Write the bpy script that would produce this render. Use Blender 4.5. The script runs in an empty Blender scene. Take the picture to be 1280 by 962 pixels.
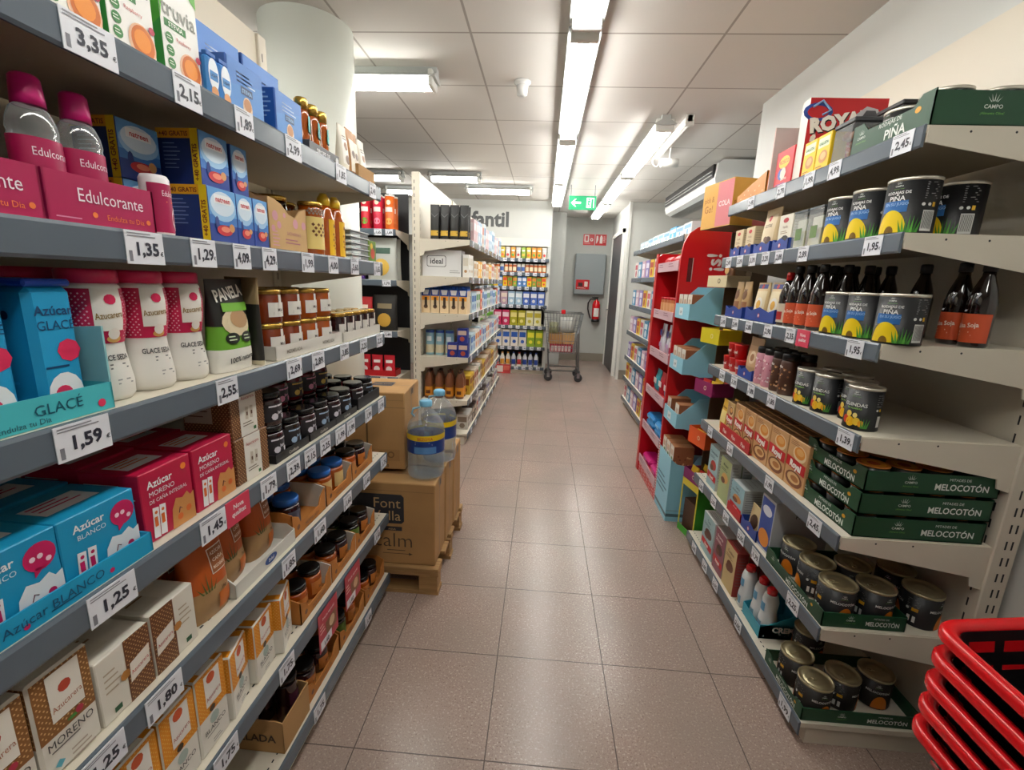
import bpy, math, random
from mathutils import Matrix, Vector
random.seed(7)
SC = bpy.context.scene
COL = SC.collection
PI = math.pi
# ------------------------------------------------------------------ camera
F, YAW, PITCH, ROLL = 573.9989, -0.0599, 0.2188, 0.037
CAM_Z = 1.4005
cyw, syw, cp, sp, cr, sr = math.cos(YAW), math.sin(YAW), math.cos(PITCH), math.sin(PITCH), math.cos(ROLL), math.sin(ROLL)
right = Vector((cyw, -syw, 0)); fwd = Vector((syw * cp, cyw * cp, -sp)); up = right.cross(fwd)
cam_x = cr * right + sr * up; cam_y = -sr * right + cr * up
cd = bpy.data.cameras.new('camera'); cam = bpy.data.objects.new('camera', cd); COL.objects.link(cam)
R3 = Matrix((cam_x, cam_y, -fwd)).transposed()
cam.matrix_world = Matrix.Translation((0, 0, CAM_Z)) @ R3.to_4x4()
cd.sensor_fit = 'HORIZONTAL'; cd.sensor_width = 36.0; cd.lens = F / 1280 * 36.0
cd.clip_start = 0.02; cd.clip_end = 100
SC.camera = cam
# ------------------------------------------------------------------ world, exposure
w = bpy.data.worlds.new('world'); SC.world = w; w.use_nodes = True
w.node_tree.nodes['Background'].inputs[0].default_value = (0.9, 0.93, 1.0, 1)
w.node_tree.nodes['Background'].inputs[1].default_value = 0.2
SC.view_settings.view_transform = 'Standard'; SC.view_settings.look = 'None'
SC.view_settings.gamma = 1.0; SC.view_settings.use_curve_mapping = False
SC.view_settings.exposure = 0.3
TUBE_POWER = 25.0
try:
    SC.cycles.use_denoising = True
    SC.cycles.max_bounces = 8; SC.cycles.transparent_max_bounces = 16
    SC.cycles.sample_clamp_indirect = 6.0
    SC.cycles.caustics_reflective = False; SC.cycles.caustics_refractive = False
except Exception:
    pass

# ------------------------------------------------------------------ materials
def lin(h):
    h = h.lstrip('#')
    out = []
    for i in (0, 2, 4):
        c = int(h[i:i + 2], 16) / 255
        out.append(c / 12.92 if c <= 0.04045 else ((c + 0.055) / 1.055) ** 2.4)
    return (*out, 1)
MATS = {}
def M(name, hexc, rough=0.5, metal=0.0, spec=0.5, coat=0.0, alpha=1.0, emis=0.0):
    m = bpy.data.materials.new(name); m.use_nodes = True
    b = m.node_tree.nodes['Principled BSDF']
    b.inputs['Base Color'].default_value = lin(hexc)
    b.inputs['Roughness'].default_value = rough
    b.inputs['Metallic'].default_value = metal
    b.inputs['Specular IOR Level'].default_value = spec
    b.inputs['Coat Weight'].default_value = coat
    b.inputs['Alpha'].default_value = alpha
    if emis:
        b.inputs['Emission Color'].default_value = lin(hexc); b.inputs['Emission Strength'].default_value = emis
    MATS[name] = m
    return m
def noise_tint(m, scale, amount, detail=3, dark=None, stretch=None):
    """mottles a material's own colour with a noise"""
    nt = m.node_tree; b = nt.nodes['Principled BSDF']; c = tuple(b.inputs['Base Color'].default_value)
    tc = nt.nodes.new('ShaderNodeTexCoord'); n = nt.nodes.new('ShaderNodeTexNoise')
    n.inputs['Scale'].default_value = scale; n.inputs['Detail'].default_value = detail
    src = tc.outputs['Object']
    if stretch:
        mp = nt.nodes.new('ShaderNodeMapping'); mp.inputs['Scale'].default_value = stretch
        nt.links.new(src, mp.inputs[0]); src = mp.outputs[0]
    nt.links.new(src, n.inputs['Vector'])
    r = nt.nodes.new('ShaderNodeValToRGB')
    d = dark or tuple(x * (1 - amount) for x in c[:3]) + (1,)
    r.color_ramp.elements[0].color = d; r.color_ramp.elements[0].position = 0.3
    r.color_ramp.elements[1].color = c; r.color_ramp.elements[1].position = 0.7
    nt.links.new(n.outputs['Fac'], r.inputs[0]); nt.links.new(r.outputs[0], b.inputs['Base Color'])
    return m
def clear(name, hexc, a=0.25, rough=0.05, k=0.6):
    """thin clear plastic: mostly see-through with a glossy skin"""
    m = bpy.data.materials.new(name); m.use_nodes = True; nt = m.node_tree
    nt.nodes.remove(nt.nodes['Principled BSDF'])
    out = nt.nodes['Material Output']
    tr = nt.nodes.new('ShaderNodeBsdfTransparent'); tr.inputs[0].default_value = lin(hexc)
    gl = nt.nodes.new('ShaderNodeBsdfGlossy'); gl.inputs['Roughness'].default_value = rough
    df = nt.nodes.new('ShaderNodeBsdfDiffuse'); df.inputs[0].default_value = lin(hexc)
    m1 = nt.nodes.new('ShaderNodeMixShader'); m1.inputs[0].default_value = 0.55
    lw = nt.nodes.new('ShaderNodeLayerWeight'); lw.inputs[0].default_value = 0.35
    mth = nt.nodes.new('ShaderNodeMath'); mth.operation = 'MULTIPLY_ADD'; mth.inputs[1].default_value = k; mth.inputs[2].default_value = a
    mth.use_clamp = True
    m2 = nt.nodes.new('ShaderNodeMixShader')
    nt.links.new(gl.outputs[0], m1.inputs[1]); nt.links.new(df.outputs[0], m1.inputs[2])
    nt.links.new(lw.outputs['Facing'], mth.inputs[0]); nt.links.new(mth.outputs[0], m2.inputs[0])
    nt.links.new(tr.outputs[0], m2.inputs[1]); nt.links.new(m1.outputs[0], m2.inputs[2])
    nt.links.new(m2.outputs[0], out.inputs['Surface'])
    MATS[name] = m
    return m
def mat(key):
    if key in MATS: return MATS[key]
    if key[0] == '#':                      # printed card in a plain colour
        return M(key, key[:7], rough=0.3 if key.endswith('g') else 0.45)
    raise KeyError(key)

M('metal_cream', '#d8d0bf', 0.42); M('rail_grey', '#5d6771', 0.24); M('rail_dark', '#1c1d20', 0.5)
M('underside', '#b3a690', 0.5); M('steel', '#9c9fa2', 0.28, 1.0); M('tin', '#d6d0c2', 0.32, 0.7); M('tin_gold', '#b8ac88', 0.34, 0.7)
M('white_paint', '#e6e6e0', 0.5); M('white_gloss', '#eef0ee', 0.2); M('black_plastic', '#141416', 0.35); M('black_gloss', '#121214', 0.15)
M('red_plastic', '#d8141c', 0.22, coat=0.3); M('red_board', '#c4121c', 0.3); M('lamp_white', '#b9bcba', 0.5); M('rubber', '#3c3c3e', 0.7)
M('gold', '#c9a24a', 0.25, 0.8); M('amber', '#7a2c08', 0.1, coat=0.6); M('honey', '#a34a0a', 0.1, coat=0.6)
M('dark_jam', '#2a0a12', 0.08, coat=0.8); M('red_jam', '#5a0a18', 0.08, coat=0.8); M('syrup', '#140806', 0.08, coat=0.8)
noise_tint(M('card', '#b98f5c', 0.8), 9, 0.12); noise_tint(M('card_light', '#caa572', 0.8), 9, 0.1)
noise_tint(M('card_orange', '#c07a34', 0.75), 9, 0.1)
noise_tint(M('pallet_wood', '#b28a58', 0.8), 6, 0.35, stretch=(1, 12, 12))
noise_tint(M('column_paint', '#f0f4ea', 0.3), 1.2, 0.04)
noise_tint(M('wall_paint', '#cfd0cb', 0.55), 1.5, 0.05); noise_tint(M('wall_back', '#bfc0bb', 0.55), 1.5, 0.05)
M('skirting_grey', '#8d8578', 0.5); M('door_grey', '#4e4d50', 0.45); M('grey_box', '#8f9698', 0.4)
M('green_sign', '#0b8a58', 0.4, emis=0.6); M('sign_white', '#f4fff8', 0.4, emis=0.8)
clear('clear_plastic', '#e9eef0', 0.12); clear('water_plastic', '#f4f8fb', 0.10, 0.04, 0.4); clear('clear_blue', '#eef5fb', 0.05, 0.2, 0.12); clear('glass_clear', '#e6e2d6', 0.2)
M('tube', '#fffaf0', 0.4)
tb = MATS['tube'].node_tree.nodes['Principled BSDF']; tb.inputs['Emission Color'].default_value = (1.0, 0.985, 0.945, 1); tb.inputs['Emission Strength'].default_value = TUBE_POWER

def grid_mat(name, base, joint, sx, sy, ox, oy, wid, rough, speck=None, bump=0.0):
    """tiles with thin joints from the surface's own metric coordinates"""
    m = M(name, base, rough); nt = m.node_tree; b = nt.nodes['Principled BSDF']; L = nt.links.new
    tc = nt.nodes.new('ShaderNodeTexCoord'); sep = nt.nodes.new('ShaderNodeSeparateXYZ'); L(tc.outputs['Object'], sep.inputs[0])
    def mth(op, a, bb=None, c=None):
        n = nt.nodes.new('ShaderNodeMath'); n.operation = op
        for i, x in enumerate((a, bb, c)):
            if x is None: continue
            if isinstance(x, (int, float)): n.inputs[i].default_value = x
            else: L(x, n.inputs[i])
        return n.outputs[0]
    def joint_fac(src, step, off):
        t = mth('DIVIDE', mth('SUBTRACT', src, off), step)
        fr = mth('FRACT', t)
        d = mth('MINIMUM', fr, mth('SUBTRACT', 1.0, fr))
        return mth('LESS_THAN', d, wid / step / 2), mth('FLOOR', t)
    jx, fx = joint_fac(sep.outputs[0], sx, ox); jy, fy = joint_fac(sep.outputs[1], sy, oy)
    j = mth('MAXIMUM', jx, jy)
    comb = nt.nodes.new('ShaderNodeCombineXYZ'); L(fx, comb.inputs[0]); L(fy, comb.inputs[1])
    wn = nt.nodes.new('ShaderNodeTexWhiteNoise'); wn.noise_dimensions = '2D'; L(comb.outputs[0], wn.inputs['Vector'])
    col = nt.nodes.new('ShaderNodeMix'); col.data_type = 'RGBA'
    c0 = lin(base); L(wn.outputs['Value'], col.inputs[0])
    col.inputs[6].default_value = tuple(x * 0.94 for x in c0[:3]) + (1,); col.inputs[7].default_value = c0
    cur = col.outputs[2]
    if speck:
        for sc, colr, lo, hi in speck:
            no = nt.nodes.new('ShaderNodeTexNoise'); no.inputs['Scale'].default_value = sc; no.inputs['Detail'].default_value = 2
            L(tc.outputs['Object'], no.inputs['Vector'])
            mr = nt.nodes.new('ShaderNodeMapRange'); mr.inputs[1].default_value = lo; mr.inputs[2].default_value = hi
            L(no.outputs['Fac'], mr.inputs[0])
            mx = nt.nodes.new('ShaderNodeMix'); mx.data_type = 'RGBA'; L(mr.outputs[0], mx.inputs[0]); L(cur, mx.inputs[6]); mx.inputs[7].default_value = lin(colr)
            cur = mx.outputs[2]
    mj = nt.nodes.new('ShaderNodeMix'); mj.data_type = 'RGBA'; L(j, mj.inputs[0]); L(cur, mj.inputs[6]); mj.inputs[7].default_value = lin(joint)
    L(mj.outputs[2], b.inputs['Base Color'])
    rr = mth('MULTIPLY_ADD', j, 0.4, rough); L(rr, b.inputs['Roughness'])
    return m

# ------------------------------------------------------------------ mesh builder
_text = {}
def glyphs(s, bold=0.02):
    k = (s, bold)
    if k in _text: return _text[k]
    c = bpy.data.curves.new('t', 'FONT'); c.body = s; c.size = 1; c.offset = bold; c.resolution_u = 2; c.align_x = 'LEFT'
    o = bpy.data.objects.new('t', c); COL.objects.link(o)
    dg = bpy.context.evaluated_depsgraph_get(); me = o.evaluated_get(dg).to_mesh()
    vs = [(v.co.x, v.co.y) for v in me.vertices]; fs = [tuple(p.vertices) for p in me.polygons]
    wd = max((x for x, y in vs), default=0.5)
    o.evaluated_get(dg).to_mesh_clear(); bpy.data.objects.remove(o); bpy.data.curves.remove(c)
    _text[k] = (vs, fs, wd)
    return _text[k]

class B:
    def __init__(s): s.v = []; s.f = []; s.m = []; s.sm = []; s.mats = []
    def k(s, m):
        if m not in s.mats: s.mats.append(m)
        return s.mats.index(m)
    def add(s, vs, fs, m, smooth=False):
        n = len(s.v); s.v += [tuple(v) for v in vs]; i = s.k(m)
        for f in fs: s.f.append(tuple(n + q for q in f)); s.m.append(i); s.sm.append(smooth)
        return s
    def box(s, x0, x1, y0, y1, z0, z1, m, c=0.0, faces=None):
        if c <= 0:
            vs = [(x, y, z) for x in (x0, x1) for y in (y0, y1) for z in (z0, z1)]
            fs = {'l': (0, 1, 3, 2), 'r': (4, 6, 7, 5), 'f': (0, 4, 5, 1), 'b': (2, 3, 7, 6), 'd': (0, 2, 6, 4), 'u': (1, 5, 7, 3)}
            if isinstance(m, dict):
                for k_, f in fs.items(): s.add([vs[i] for i in f], [(0, 1, 2, 3)], m.get(k_, m['*']))
                return s
            return s.add(vs, [f for k_, f in fs.items() if faces is None or k_ in faces], m)
        e = ((x0, x1), (y0, y1), (z0, z1)); vs = []; ix = {}
        for sx in (0, 1):
            for sy in (0, 1):
                for sz in (0, 1):
                    sg = (sx, sy, sz)
                    for a in range(3):
                        p = []
                        for q in range(3):
                            val = e[q][sg[q]]
                            if q != a: val += c if sg[q] == 0 else -c
                            p.append(val)
                        ix[(sg, a)] = len(vs); vs.append(tuple(p))
        fs = []
        for a in range(3):
            o = [q for q in range(3) if q != a]
            for q in (0, 1):
                loop = []
                for (u, v) in ((0, 0), (1, 0), (1, 1), (0, 1)):
                    g = [0, 0, 0]; g[a] = q; g[o[0]] = u; g[o[1]] = v
                    loop.append(ix[(tuple(g), a)])
                fs.append(loop)
            for u in (0, 1):
                for v in (0, 1):
                    g0 = [0, 0, 0]; g1 = [0, 0, 0]; g0[o[0]] = g1[o[0]] = u; g0[o[1]] = g1[o[1]] = v; g1[a] = 1
                    g0 = tuple(g0); g1 = tuple(g1)
                    fs.append([ix[(g0, o[0])], ix[(g1, o[0])], ix[(g1, o[1])], ix[(g0, o[1])]])
        for sx in (0, 1):
            for sy in (0, 1):
                for sz in (0, 1): fs.append([ix[((sx, sy, sz), a)] for a in range(3)])
        return s.add(vs, fs, m)
    def lathe(s, prof, m, cx=0, cy=0, n=20, sx=1.0, sy=1.0, smooth=True, cap=True, z0=0):
        """prof: (radius, z) upward; m one material or one per segment"""
        vs = []
        for r, z in prof:
            for i in range(n):
                a = 2 * PI * i / n; vs.append((cx + r * sx * math.sin(a), cy - r * sy * math.cos(a), z0 + z))
        N = len(s.v); s.v += vs
        for j in range(len(prof) - 1):
            mi = s.k(m[j] if isinstance(m, (list, tuple)) else m)
            for i in range(n):
                i2 = (i + 1) % n
                s.f.append((N + j * n + i, N + j * n + i2, N + (j + 1) * n + i2, N + (j + 1) * n + i)); s.m.append(mi); s.sm.append(smooth)
        if cap:
            m0 = s.k(m[0] if isinstance(m, (list, tuple)) else m); m1 = s.k(m[-1] if isinstance(m, (list, tuple)) else m)
            s.f.append(tuple(N + i for i in reversed(range(n)))); s.m.append(m0); s.sm.append(False)
            s.f.append(tuple(N + (len(prof) - 1) * n + i for i in range(n))); s.m.append(m1); s.sm.append(False)
        return s
    def prism(s, pts, a0, a1, m, axis='y'):
        """pts 2-D outline; extruded along axis"""
        def P(p, a):
            return {'y': (p[0], a, p[1]), 'x': (a, p[0], p[1]), 'z': (p[0], p[1], a)}[axis]
        n = len(pts); vs = [P(p, a0) for p in pts] + [P(p, a1) for p in pts]
        fs = [tuple(range(n)), tuple(reversed(range(n, 2 * n)))] + [(i, (i + 1) % n, n + (i + 1) % n, n + i) for i in range(n)]
        return s.add(vs, fs, m)
    def tube(s, path, r, m, n=8, closed=False):
        path = [Vector(p) for p in path]; vs = []; fs = []; L = len(path); prev = None
        for i, p in enumerate(path):
            if closed: t = path[(i + 1) % L] - path[i - 1]
            else: t = path[min(i + 1, L - 1)] - path[max(i - 1, 0)]
            t.normalize()
            if prev is None:
                a = Vector((0, 0, 1)) if abs(t.z) < 0.9 else Vector((1, 0, 0)); nrm = t.cross(a).normalized()
            else:
                nrm = (prev - t * prev.dot(t)).normalized()
            prev = nrm; bn = t.cross(nrm)
            for k_ in range(n):
                an = 2 * PI * k_ / n; vs.append(p + nrm * (r * math.cos(an)) + bn * (r * math.sin(an)))
        for i in range(L if closed else L - 1):
            for k_ in range(n):
                a, b_ = i * n + k_, i * n + (k_ + 1) % n; c, d = ((i + 1) % L) * n + k_, ((i + 1) % L) * n + (k_ + 1) % n
                fs.append((a, b_, d, c))
        if not closed: fs += [tuple(range(n)), tuple(range((L - 1) * n, L * n))]
        return s.add(vs, fs, m, True)
    # ---- printing on a surface: T(u, v, o) gives the point u across, v up, o outward
    def quad(s, T, u0, v0, u1, v1, m, o=0.0004, n=1, nv=1):
        vs = [T(u0 + (u1 - u0) * i / n, v0 + (v1 - v0) * j / nv, o) for j in range(nv + 1) for i in range(n + 1)]
        fs = [(j * (n + 1) + i, j * (n + 1) + i + 1, (j + 1) * (n + 1) + i + 1, (j + 1) * (n + 1) + i) for j in range(nv) for i in range(n)]
        return s.add(vs, fs, m, n > 1)
    def poly(s, T, pts, m, o=0.0006):
        return s.add([T(u, v, o) for u, v in pts], [tuple(range(len(pts)))], m)
    def disc(s, T, u, v, r, m, o=0.0007, rv=None, n=14, rings=1, a0=0, a1=2 * PI):
        rv = rv or r; full = abs(a1 - a0 - 2 * PI) < 1e-6
        vs = [T(u, v, o)]; fs = []
        K = n if full else n + 1
        for q in range(1, rings + 1):
            for i in range(K):
                a = a0 + (a1 - a0) * i / n; vs.append(T(u + r * q / rings * math.cos(a), v + rv * q / rings * math.sin(a), o))
        for i in range(n):
            i2 = (i + 1) % K; fs.append((0, 1 + i, 1 + i2))
            for q in range(1, rings): fs.append((1 + (q - 1) * K + i, 1 + q * K + i, 1 + q * K + i2, 1 + (q - 1) * K + i2))
        return s.add(vs, fs, m)
    def text(s, T, st, u, v, size, m, o=0.0009, al='c', maxw=None, rot=0.0, bold=0.02, sx=1.0):
        vs, fs, wd = glyphs(st, bold); k_ = size; kx = size * sx
        if maxw and wd * kx > maxw: kx = maxw / wd
        off = {'c': -wd * kx / 2, 'l': 0, 'r': -wd * kx}[al]; c, sn = math.cos(rot), math.sin(rot)
        out = []
        for x, y in vs:
            a, b_ = x * kx + off, y * k_
            out.append(T(u + a * c - b_ * sn, v + a * sn + b_ * c, o))
        return s.add(out, fs, m)
    def dots(s, T, u0, v0, u1, v1, step, r, m, o=0.0006):
        j = 0; v = v0 + step / 2
        vs = []; fs = []
        while v < v1 - r:
            u = u0 + step * (0.5 if j % 2 else 1.0) * 0.9
            while u < u1 - r:
                n = len(vs); vs += [T(u - r, v, o), T(u, v - r, o), T(u + r, v, o), T(u, v + r, o)]; fs.append((n, n + 1, n + 2, n + 3)); u += step
            v += step * 0.6; j += 1
        return s.add(vs, fs, m)
    def lines(s, T, u0, v1, wd, n, step, m, o=0.0007, h=None):
        for i in range(n):
            q = wd * (0.7 + 0.3 * ((i * 37) % 5) / 4)
            s.quad(T, u0, v1 - i * step - (h or step * 0.35), u0 + q, v1 - i * step, m, o)
        return s
    def mesh(s, name):
        me = bpy.data.meshes.new(name); me.from_pydata(s.v, [], s.f)
        for k_ in s.mats: me.materials.append(mat(k_))
        me.polygons.foreach_set('material_index', s.m); me.polygons.foreach_set('use_smooth', s.sm)
        me.update(); return me
def TF(x0=0, z0=0, y=0): return lambda u, v, o: (x0 + u, y - o, z0 + v)
def TLf(x, y1, z0=0): return lambda u, v, o: (x - o, y1 - u, z0 + v)          # left side, u runs from the back edge y1 to the front
def TRt(x, y0=0, z0=0): return lambda u, v, o: (x + o, y0 + u, z0 + v)        # right side, u runs from the front edge
def TT(x0, y0, z): return lambda u, v, o: (x0 + u, y0 + v, z + o)
def TC(r, cx=0, cy=0, z0=0):
    def t(u, v, o):
        rr = (r(v) if callable(r) else r); r0 = r(0) if callable(r) else r; a = u / max(r0, 1e-4)
        return (cx + (rr + o) * math.sin(a), cy - (rr + o) * math.cos(a), z0 + v)
    return t

# ------------------------------------------------------------------ objects
def props(o, label=None, cat=None, group=None, kind=None):
    if label: o['label'] = label
    if cat: o['category'] = cat
    if group: o['group'] = group
    if kind: o['kind'] = kind
    return o
def obj(name, b, parent=None, label=None, cat=None, group=None, kind=None, loc=None, rz=0.0):
    me = b.mesh(name) if isinstance(b, B) else b
    o = bpy.data.objects.new(name, me); COL.objects.link(o)
    if parent: o.parent = parent
    if loc: o.location = loc
    if rz: o.rotation_euler = (0, 0, rz)
    return props(o, label, cat, group, kind)
def empty(name, loc, rz=0.0, label=None, cat=None, group=None):
    o = bpy.data.objects.new(name, None); o.empty_display_size = 0.05; COL.objects.link(o); o.location = loc; o.rotation_euler = (0, 0, rz)
    return props(o, label, cat, group)
class Proto:
    """one kind of thing: a single mesh, or parts under an Empty; put() links a copy of the thing and of each part"""
    def __init__(s, name, cat, parts):
        s.name, s.cat = name, cat
        if isinstance(parts, B): parts = [(None, parts, [])]
        s.parts = [(p[0], p[1].mesh(p[0] or name), [(q, r.mesh(q)) for q, r in (p[2] if len(p) > 2 else [])]) for p in parts]
    def put(s, loc, rz, label, group=None, tilt=None, name=None, cat=None):
        nm = name or s.name
        if len(s.parts) == 1 and s.parts[0][0] is None:
            o = obj(nm, s.parts[0][1], None, label, cat or s.cat, group, None, loc, rz)
        else:
            o = empty(nm, loc, rz, label, cat or s.cat, group)
            for pn, me, subs in s.parts:
                p = obj(pn, me, o)
                for sn, sm in subs: obj(sn, sm, p)
        if tilt: o.rotation_euler = (tilt[0], tilt[1], rz)
        return o
ORD = ['nearest', 'second nearest', 'third nearest', 'fourth nearest', 'fifth nearest', 'sixth nearest', 'seventh nearest', 'eighth nearest', 'ninth nearest', 'tenth nearest', 'eleventh nearest', 'twelfth nearest', 'thirteenth nearest', 'fourteenth nearest', 'fifteenth nearest', 'sixteenth nearest']
LFT = ['leftmost'] + [x.split()[0] + ' from left' for x in ORD[1:]]
# ------------------------------------------------------------------ the room
H = 2.589
grid_mat('floor_tile', '#a58f85', '#4d3f37', 0.4, 0.4, -0.1069, 3.0947, 0.0035, 0.24,
         speck=[(140, '#c9b7a8', 0.58, 0.66), (170, '#7d6557', 0.60, 0.68), (420, '#8d766a', 0.5, 0.75), (2.5, '#93857b', 0.35, 0.9)])
grid_mat('ceiling_tile', '#dfdcd6', '#a9a49d', 0.61, 0.618, -0.42, 2.55, 0.012, 0.85)
def structure(name, b, loc=None): return obj(name, b, kind='structure', loc=loc)
structure('floor', B().box(-4, 3.4, -2.2, 9, -0.05, 0, 'floor_tile'))
structure('ceiling', B().box(-4, 3.4, -2.2, 9, H, H + 0.05, 'ceiling_tile'))
structure('wall_right', B().box(1.36, 1.46, -2.2, 3.4, 0, H, 'wall_paint'))
structure('wall_right_return', B().box(1.46, 3.4, 3.3, 3.4, 0, H, 'wall_paint'))
structure('wall_far_right', B().box(3.4, 3.5, -2.2, 9, 0, H, 'wall_paint'))
structure('wall_corner', B().box(1.19, 3.4, 7.07, 8.85, 0, H, 'wall_paint'))
structure('wall_back', B().box(0.33, 1.19, 8.75, 8.85, 0, H, 'wall_back'))
structure('wall_step', B().box(0.05, 0.33, 8.2, 8.85, 0, H, 'wall_back'))
structure('wall_left_back', B().box(-4, 0.05, 7.66, 7.76, 0, H, 'wall_paint'))
structure('wall_left', B().box(-4.1, -4, -2.2, 9, 0, H, 'wall_paint'))
structure('wall_behind', B().box(-4, 3.4, -2.3, -2.2, 0, H, 'wall_paint'))
structure('baseboard_right', B().box(1.175, 2.6, 7.055, 7.07, 0, 0.15, 'skirting_grey'))
structure('baseboard_back', B().box(0.33, 1.19, 8.735, 8.75, 0, 0.15, 'skirting_grey'))
structure('trim_corner', B().box(1.17, 1.21, 7.05, 7.09, 0, H, 'white_paint'))
d = structure('door_1', B().box(1.165, 1.19, 7.40, 8.42, 0.01, 2.2, 'door_grey'))
obj('door_handle', B().box(1.12, 1.135, 8.27, 8.36, 0.99, 1.01, 'steel').box(1.12, 1.165, 8.34, 8.36, 0.99, 1.01, 'steel'), d)
obj('door_frame', B().box(1.15, 1.19, 7.34, 7.40, 0, 2.26, 'white_paint').box(1.15, 1.19, 8.42, 8.48, 0, 2.26, 'white_paint').box(1.15, 1.19, 7.34, 8.48, 2.2, 2.26, 'white_paint'), d)
# bulkhead with the section name, over the far wall unit
b = B().box(-4, 0.03, 7.2, 7.3, 2.06, H, 'wall_paint')
b.text(lambda u, v, o: (u, 7.2 - o, v), 'Infantil', -0.57, 2.22, 0.29, '#4a4c4c', al='r', bold=0.035, sx=1.0)
structure('wall_bulkhead', b)
structure('trim_cheek', B().box(0.03, 0.08, 7.2, 7.66, 0, H, 'wall_paint'))
structure('column', B().lathe([(0.218, 0), (0.218, H)], 'column_paint', n=64), loc=(-1.23, 2.515, 0))

# ------------------------------------------------------------------ ceiling lamps
def lamp(loc, length, rz, label, group=None, twin=True):
    t = empty('tube_light', loc, rz, label, 'ceiling light', group); L2 = length / 2
    obj('housing', B().prism([(-0.03, 0), (-0.03, -0.03), (-0.076, -0.056), (-0.076, -0.060), (-0.022, -0.066), (0.022, -0.066), (0.076, -0.060), (0.076, -0.056), (0.03, -0.03), (0.03, 0)], -L2, L2, 'lamp_white'), t)  # body plus added side wings that keep the tubes' glow off the ceiling
    for q in ((-1, 1) if twin else (0,)):
        obj('tube', B().lathe([(0.015, -L2 + 0.045), (0.015, L2 - 0.045)], 'tube', n=12), t).matrix_local = Matrix.Translation((q * 0.042, 0, -0.085)) @ Matrix.Rotation(-PI / 2, 4, 'X')
    for e in (-1, 1):
        bb = B().box(-0.065, 0.065, e * (L2 - 0.03) - 0.014, e * (L2 - 0.03) + 0.014, -0.105, -0.02, 'white_paint', c=0.005)
        obj('end_cap', bb, t)
    return t
rowA = [(-0.75, 'behind the camera end'), (0.8, 'overhead'), (2.37, ''), (3.97, ''), (5.515, '')]
for i, (y0, _) in enumerate(rowA):
    lamp((0.13, y0 + 0.77, H), 1.53, 0, f'twin fluorescent batten lamp, {ORD[i]} in the long middle row above the aisle', 'aisle ceiling lamps')
for i, y0 in enumerate((3.6, 5.15, 6.7)):
    lamp((0.80, y0 + 0.76, H), 1.5, 0, f'twin fluorescent batten lamp, {ORD[i]} in the right row beside the air conditioner', 'right row ceiling lamps')
for x, y, L, lb in ((-1.44, 2.95, 1.53, 'crosswise twin tube lamp just behind the white column'), (-1.06, 5.5, 0.6, 'short crosswise tube lamp above the far left shelving'),
                    (-0.62, 6.15, 0.85, 'crosswise tube lamp right in front of the section name wall'), (-1.85, 6.35, 0.6, 'dim short tube lamp left of the section name wall'),
                    (-2.0, 5.5, 0.7, 'tube lamp above the snack shelves behind the tall post')):
    lamp((x, y, H), L, PI / 2, lb)
lamp((-1.78, 1.35, H), 1.53, 0, 'tube lamp over the neighbouring left aisle')
b = B().box(-0.02, 0.02, -0.5, 0.5, -0.05, 0, 'white_paint', c=0.004).box(-0.03, 0.03, -0.5, -0.47, -0.07, 0, 'white_paint')
obj('cable_channel', b, None, 'slim white cable channel beside the right row of lamps', 'cable channel', loc=(0.96, 4.1, H))
t = empty('spotlight', (0.98, 4.25, H), 0, 'small white cylinder spotlight with looped white cable under ceiling', 'spotlight')
obj('spotlight_body', B().lathe([(0.035, -0.07), (0.035, 0.07)], 'white_paint', n=16), t).matrix_local = Matrix.Translation((0.02, 0, -0.16)) @ Matrix.Rotation(PI / 2, 4, 'Y')
obj('arm', B().tube([(0.02, 0, 0), (0.02, 0, -0.13)], 0.008, 'white_paint'), t)
obj('cable', B().tube([(-0.09 + 0.03 * math.sin(a), 0, -0.15 + 0.04 * math.cos(a)) for a in [k * PI / 6 for k in range(12)]], 0.005, 'white_gloss', closed=True), t)
t = empty('smoke_detector', (-0.19, 3.1, H), 0, 'white conical smoke detector hanging from a ceiling tile', 'smoke detector')
obj('detector_base', B().lathe([(0.03, -0.025), (0.05, -0.012), (0.05, 0)], 'white_gloss', n=20), t)
obj('sensor_head', B().lathe([(0.012, -0.085), (0.03, -0.075), (0.036, -0.025)], 'white_gloss', n=20), t)
t = empty('emergency_exit_sign', (0.42, 6.0, 2.383), 0, 'green lit exit sign with white arrow and running figure', 'exit sign')
b = B().box(-0.165, 0.165, 0, 0.02, -0.08, 0.08, 'green_sign'); T = TF(0, 0, 0)
b.poly(T, [(-0.14, 0), (-0.09, 0.045), (-0.075, 0.045), (-0.105, 0.012), (-0.02, 0.012), (-0.02, -0.012), (-0.105, -0.012), (-0.075, -0.045), (-0.09, -0.045)], 'sign_white', 0.001)
b.quad(T, 0.05, -0.055, 0.14, 0.06, 'sign_white', 0.001).quad(T, 0.105, -0.055, 0.132, 0.045, 'green_sign', 0.0016)
b.disc(T, 0.08, 0.042, 0.011, 'green_sign', 0.0016)
b.poly(T, [(0.07, 0.03), (0.092, 0.03), (0.1, 0.0), (0.09, 0.0), (0.085, 0.015), (0.083, -0.01), (0.098, -0.03), (0.1, -0.052), (0.09, -0.052), (0.085, -0.034), (0.073, -0.02), (0.065, -0.045), (0.056, -0.045), (0.066, -0.012), (0.066, 0.015), (0.058, 0.0), (0.054, 0.006)], 'green_sign', 0.0016)
obj('sign_panel', b, t)
obj('hanger', B().box(-0.15, -0.14, 0.005, 0.015, 0.08, H - 2.383, 'steel').box(0.14, 0.15, 0.005, 0.015, 0.08, H - 2.383, 'steel'), t)

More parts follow.
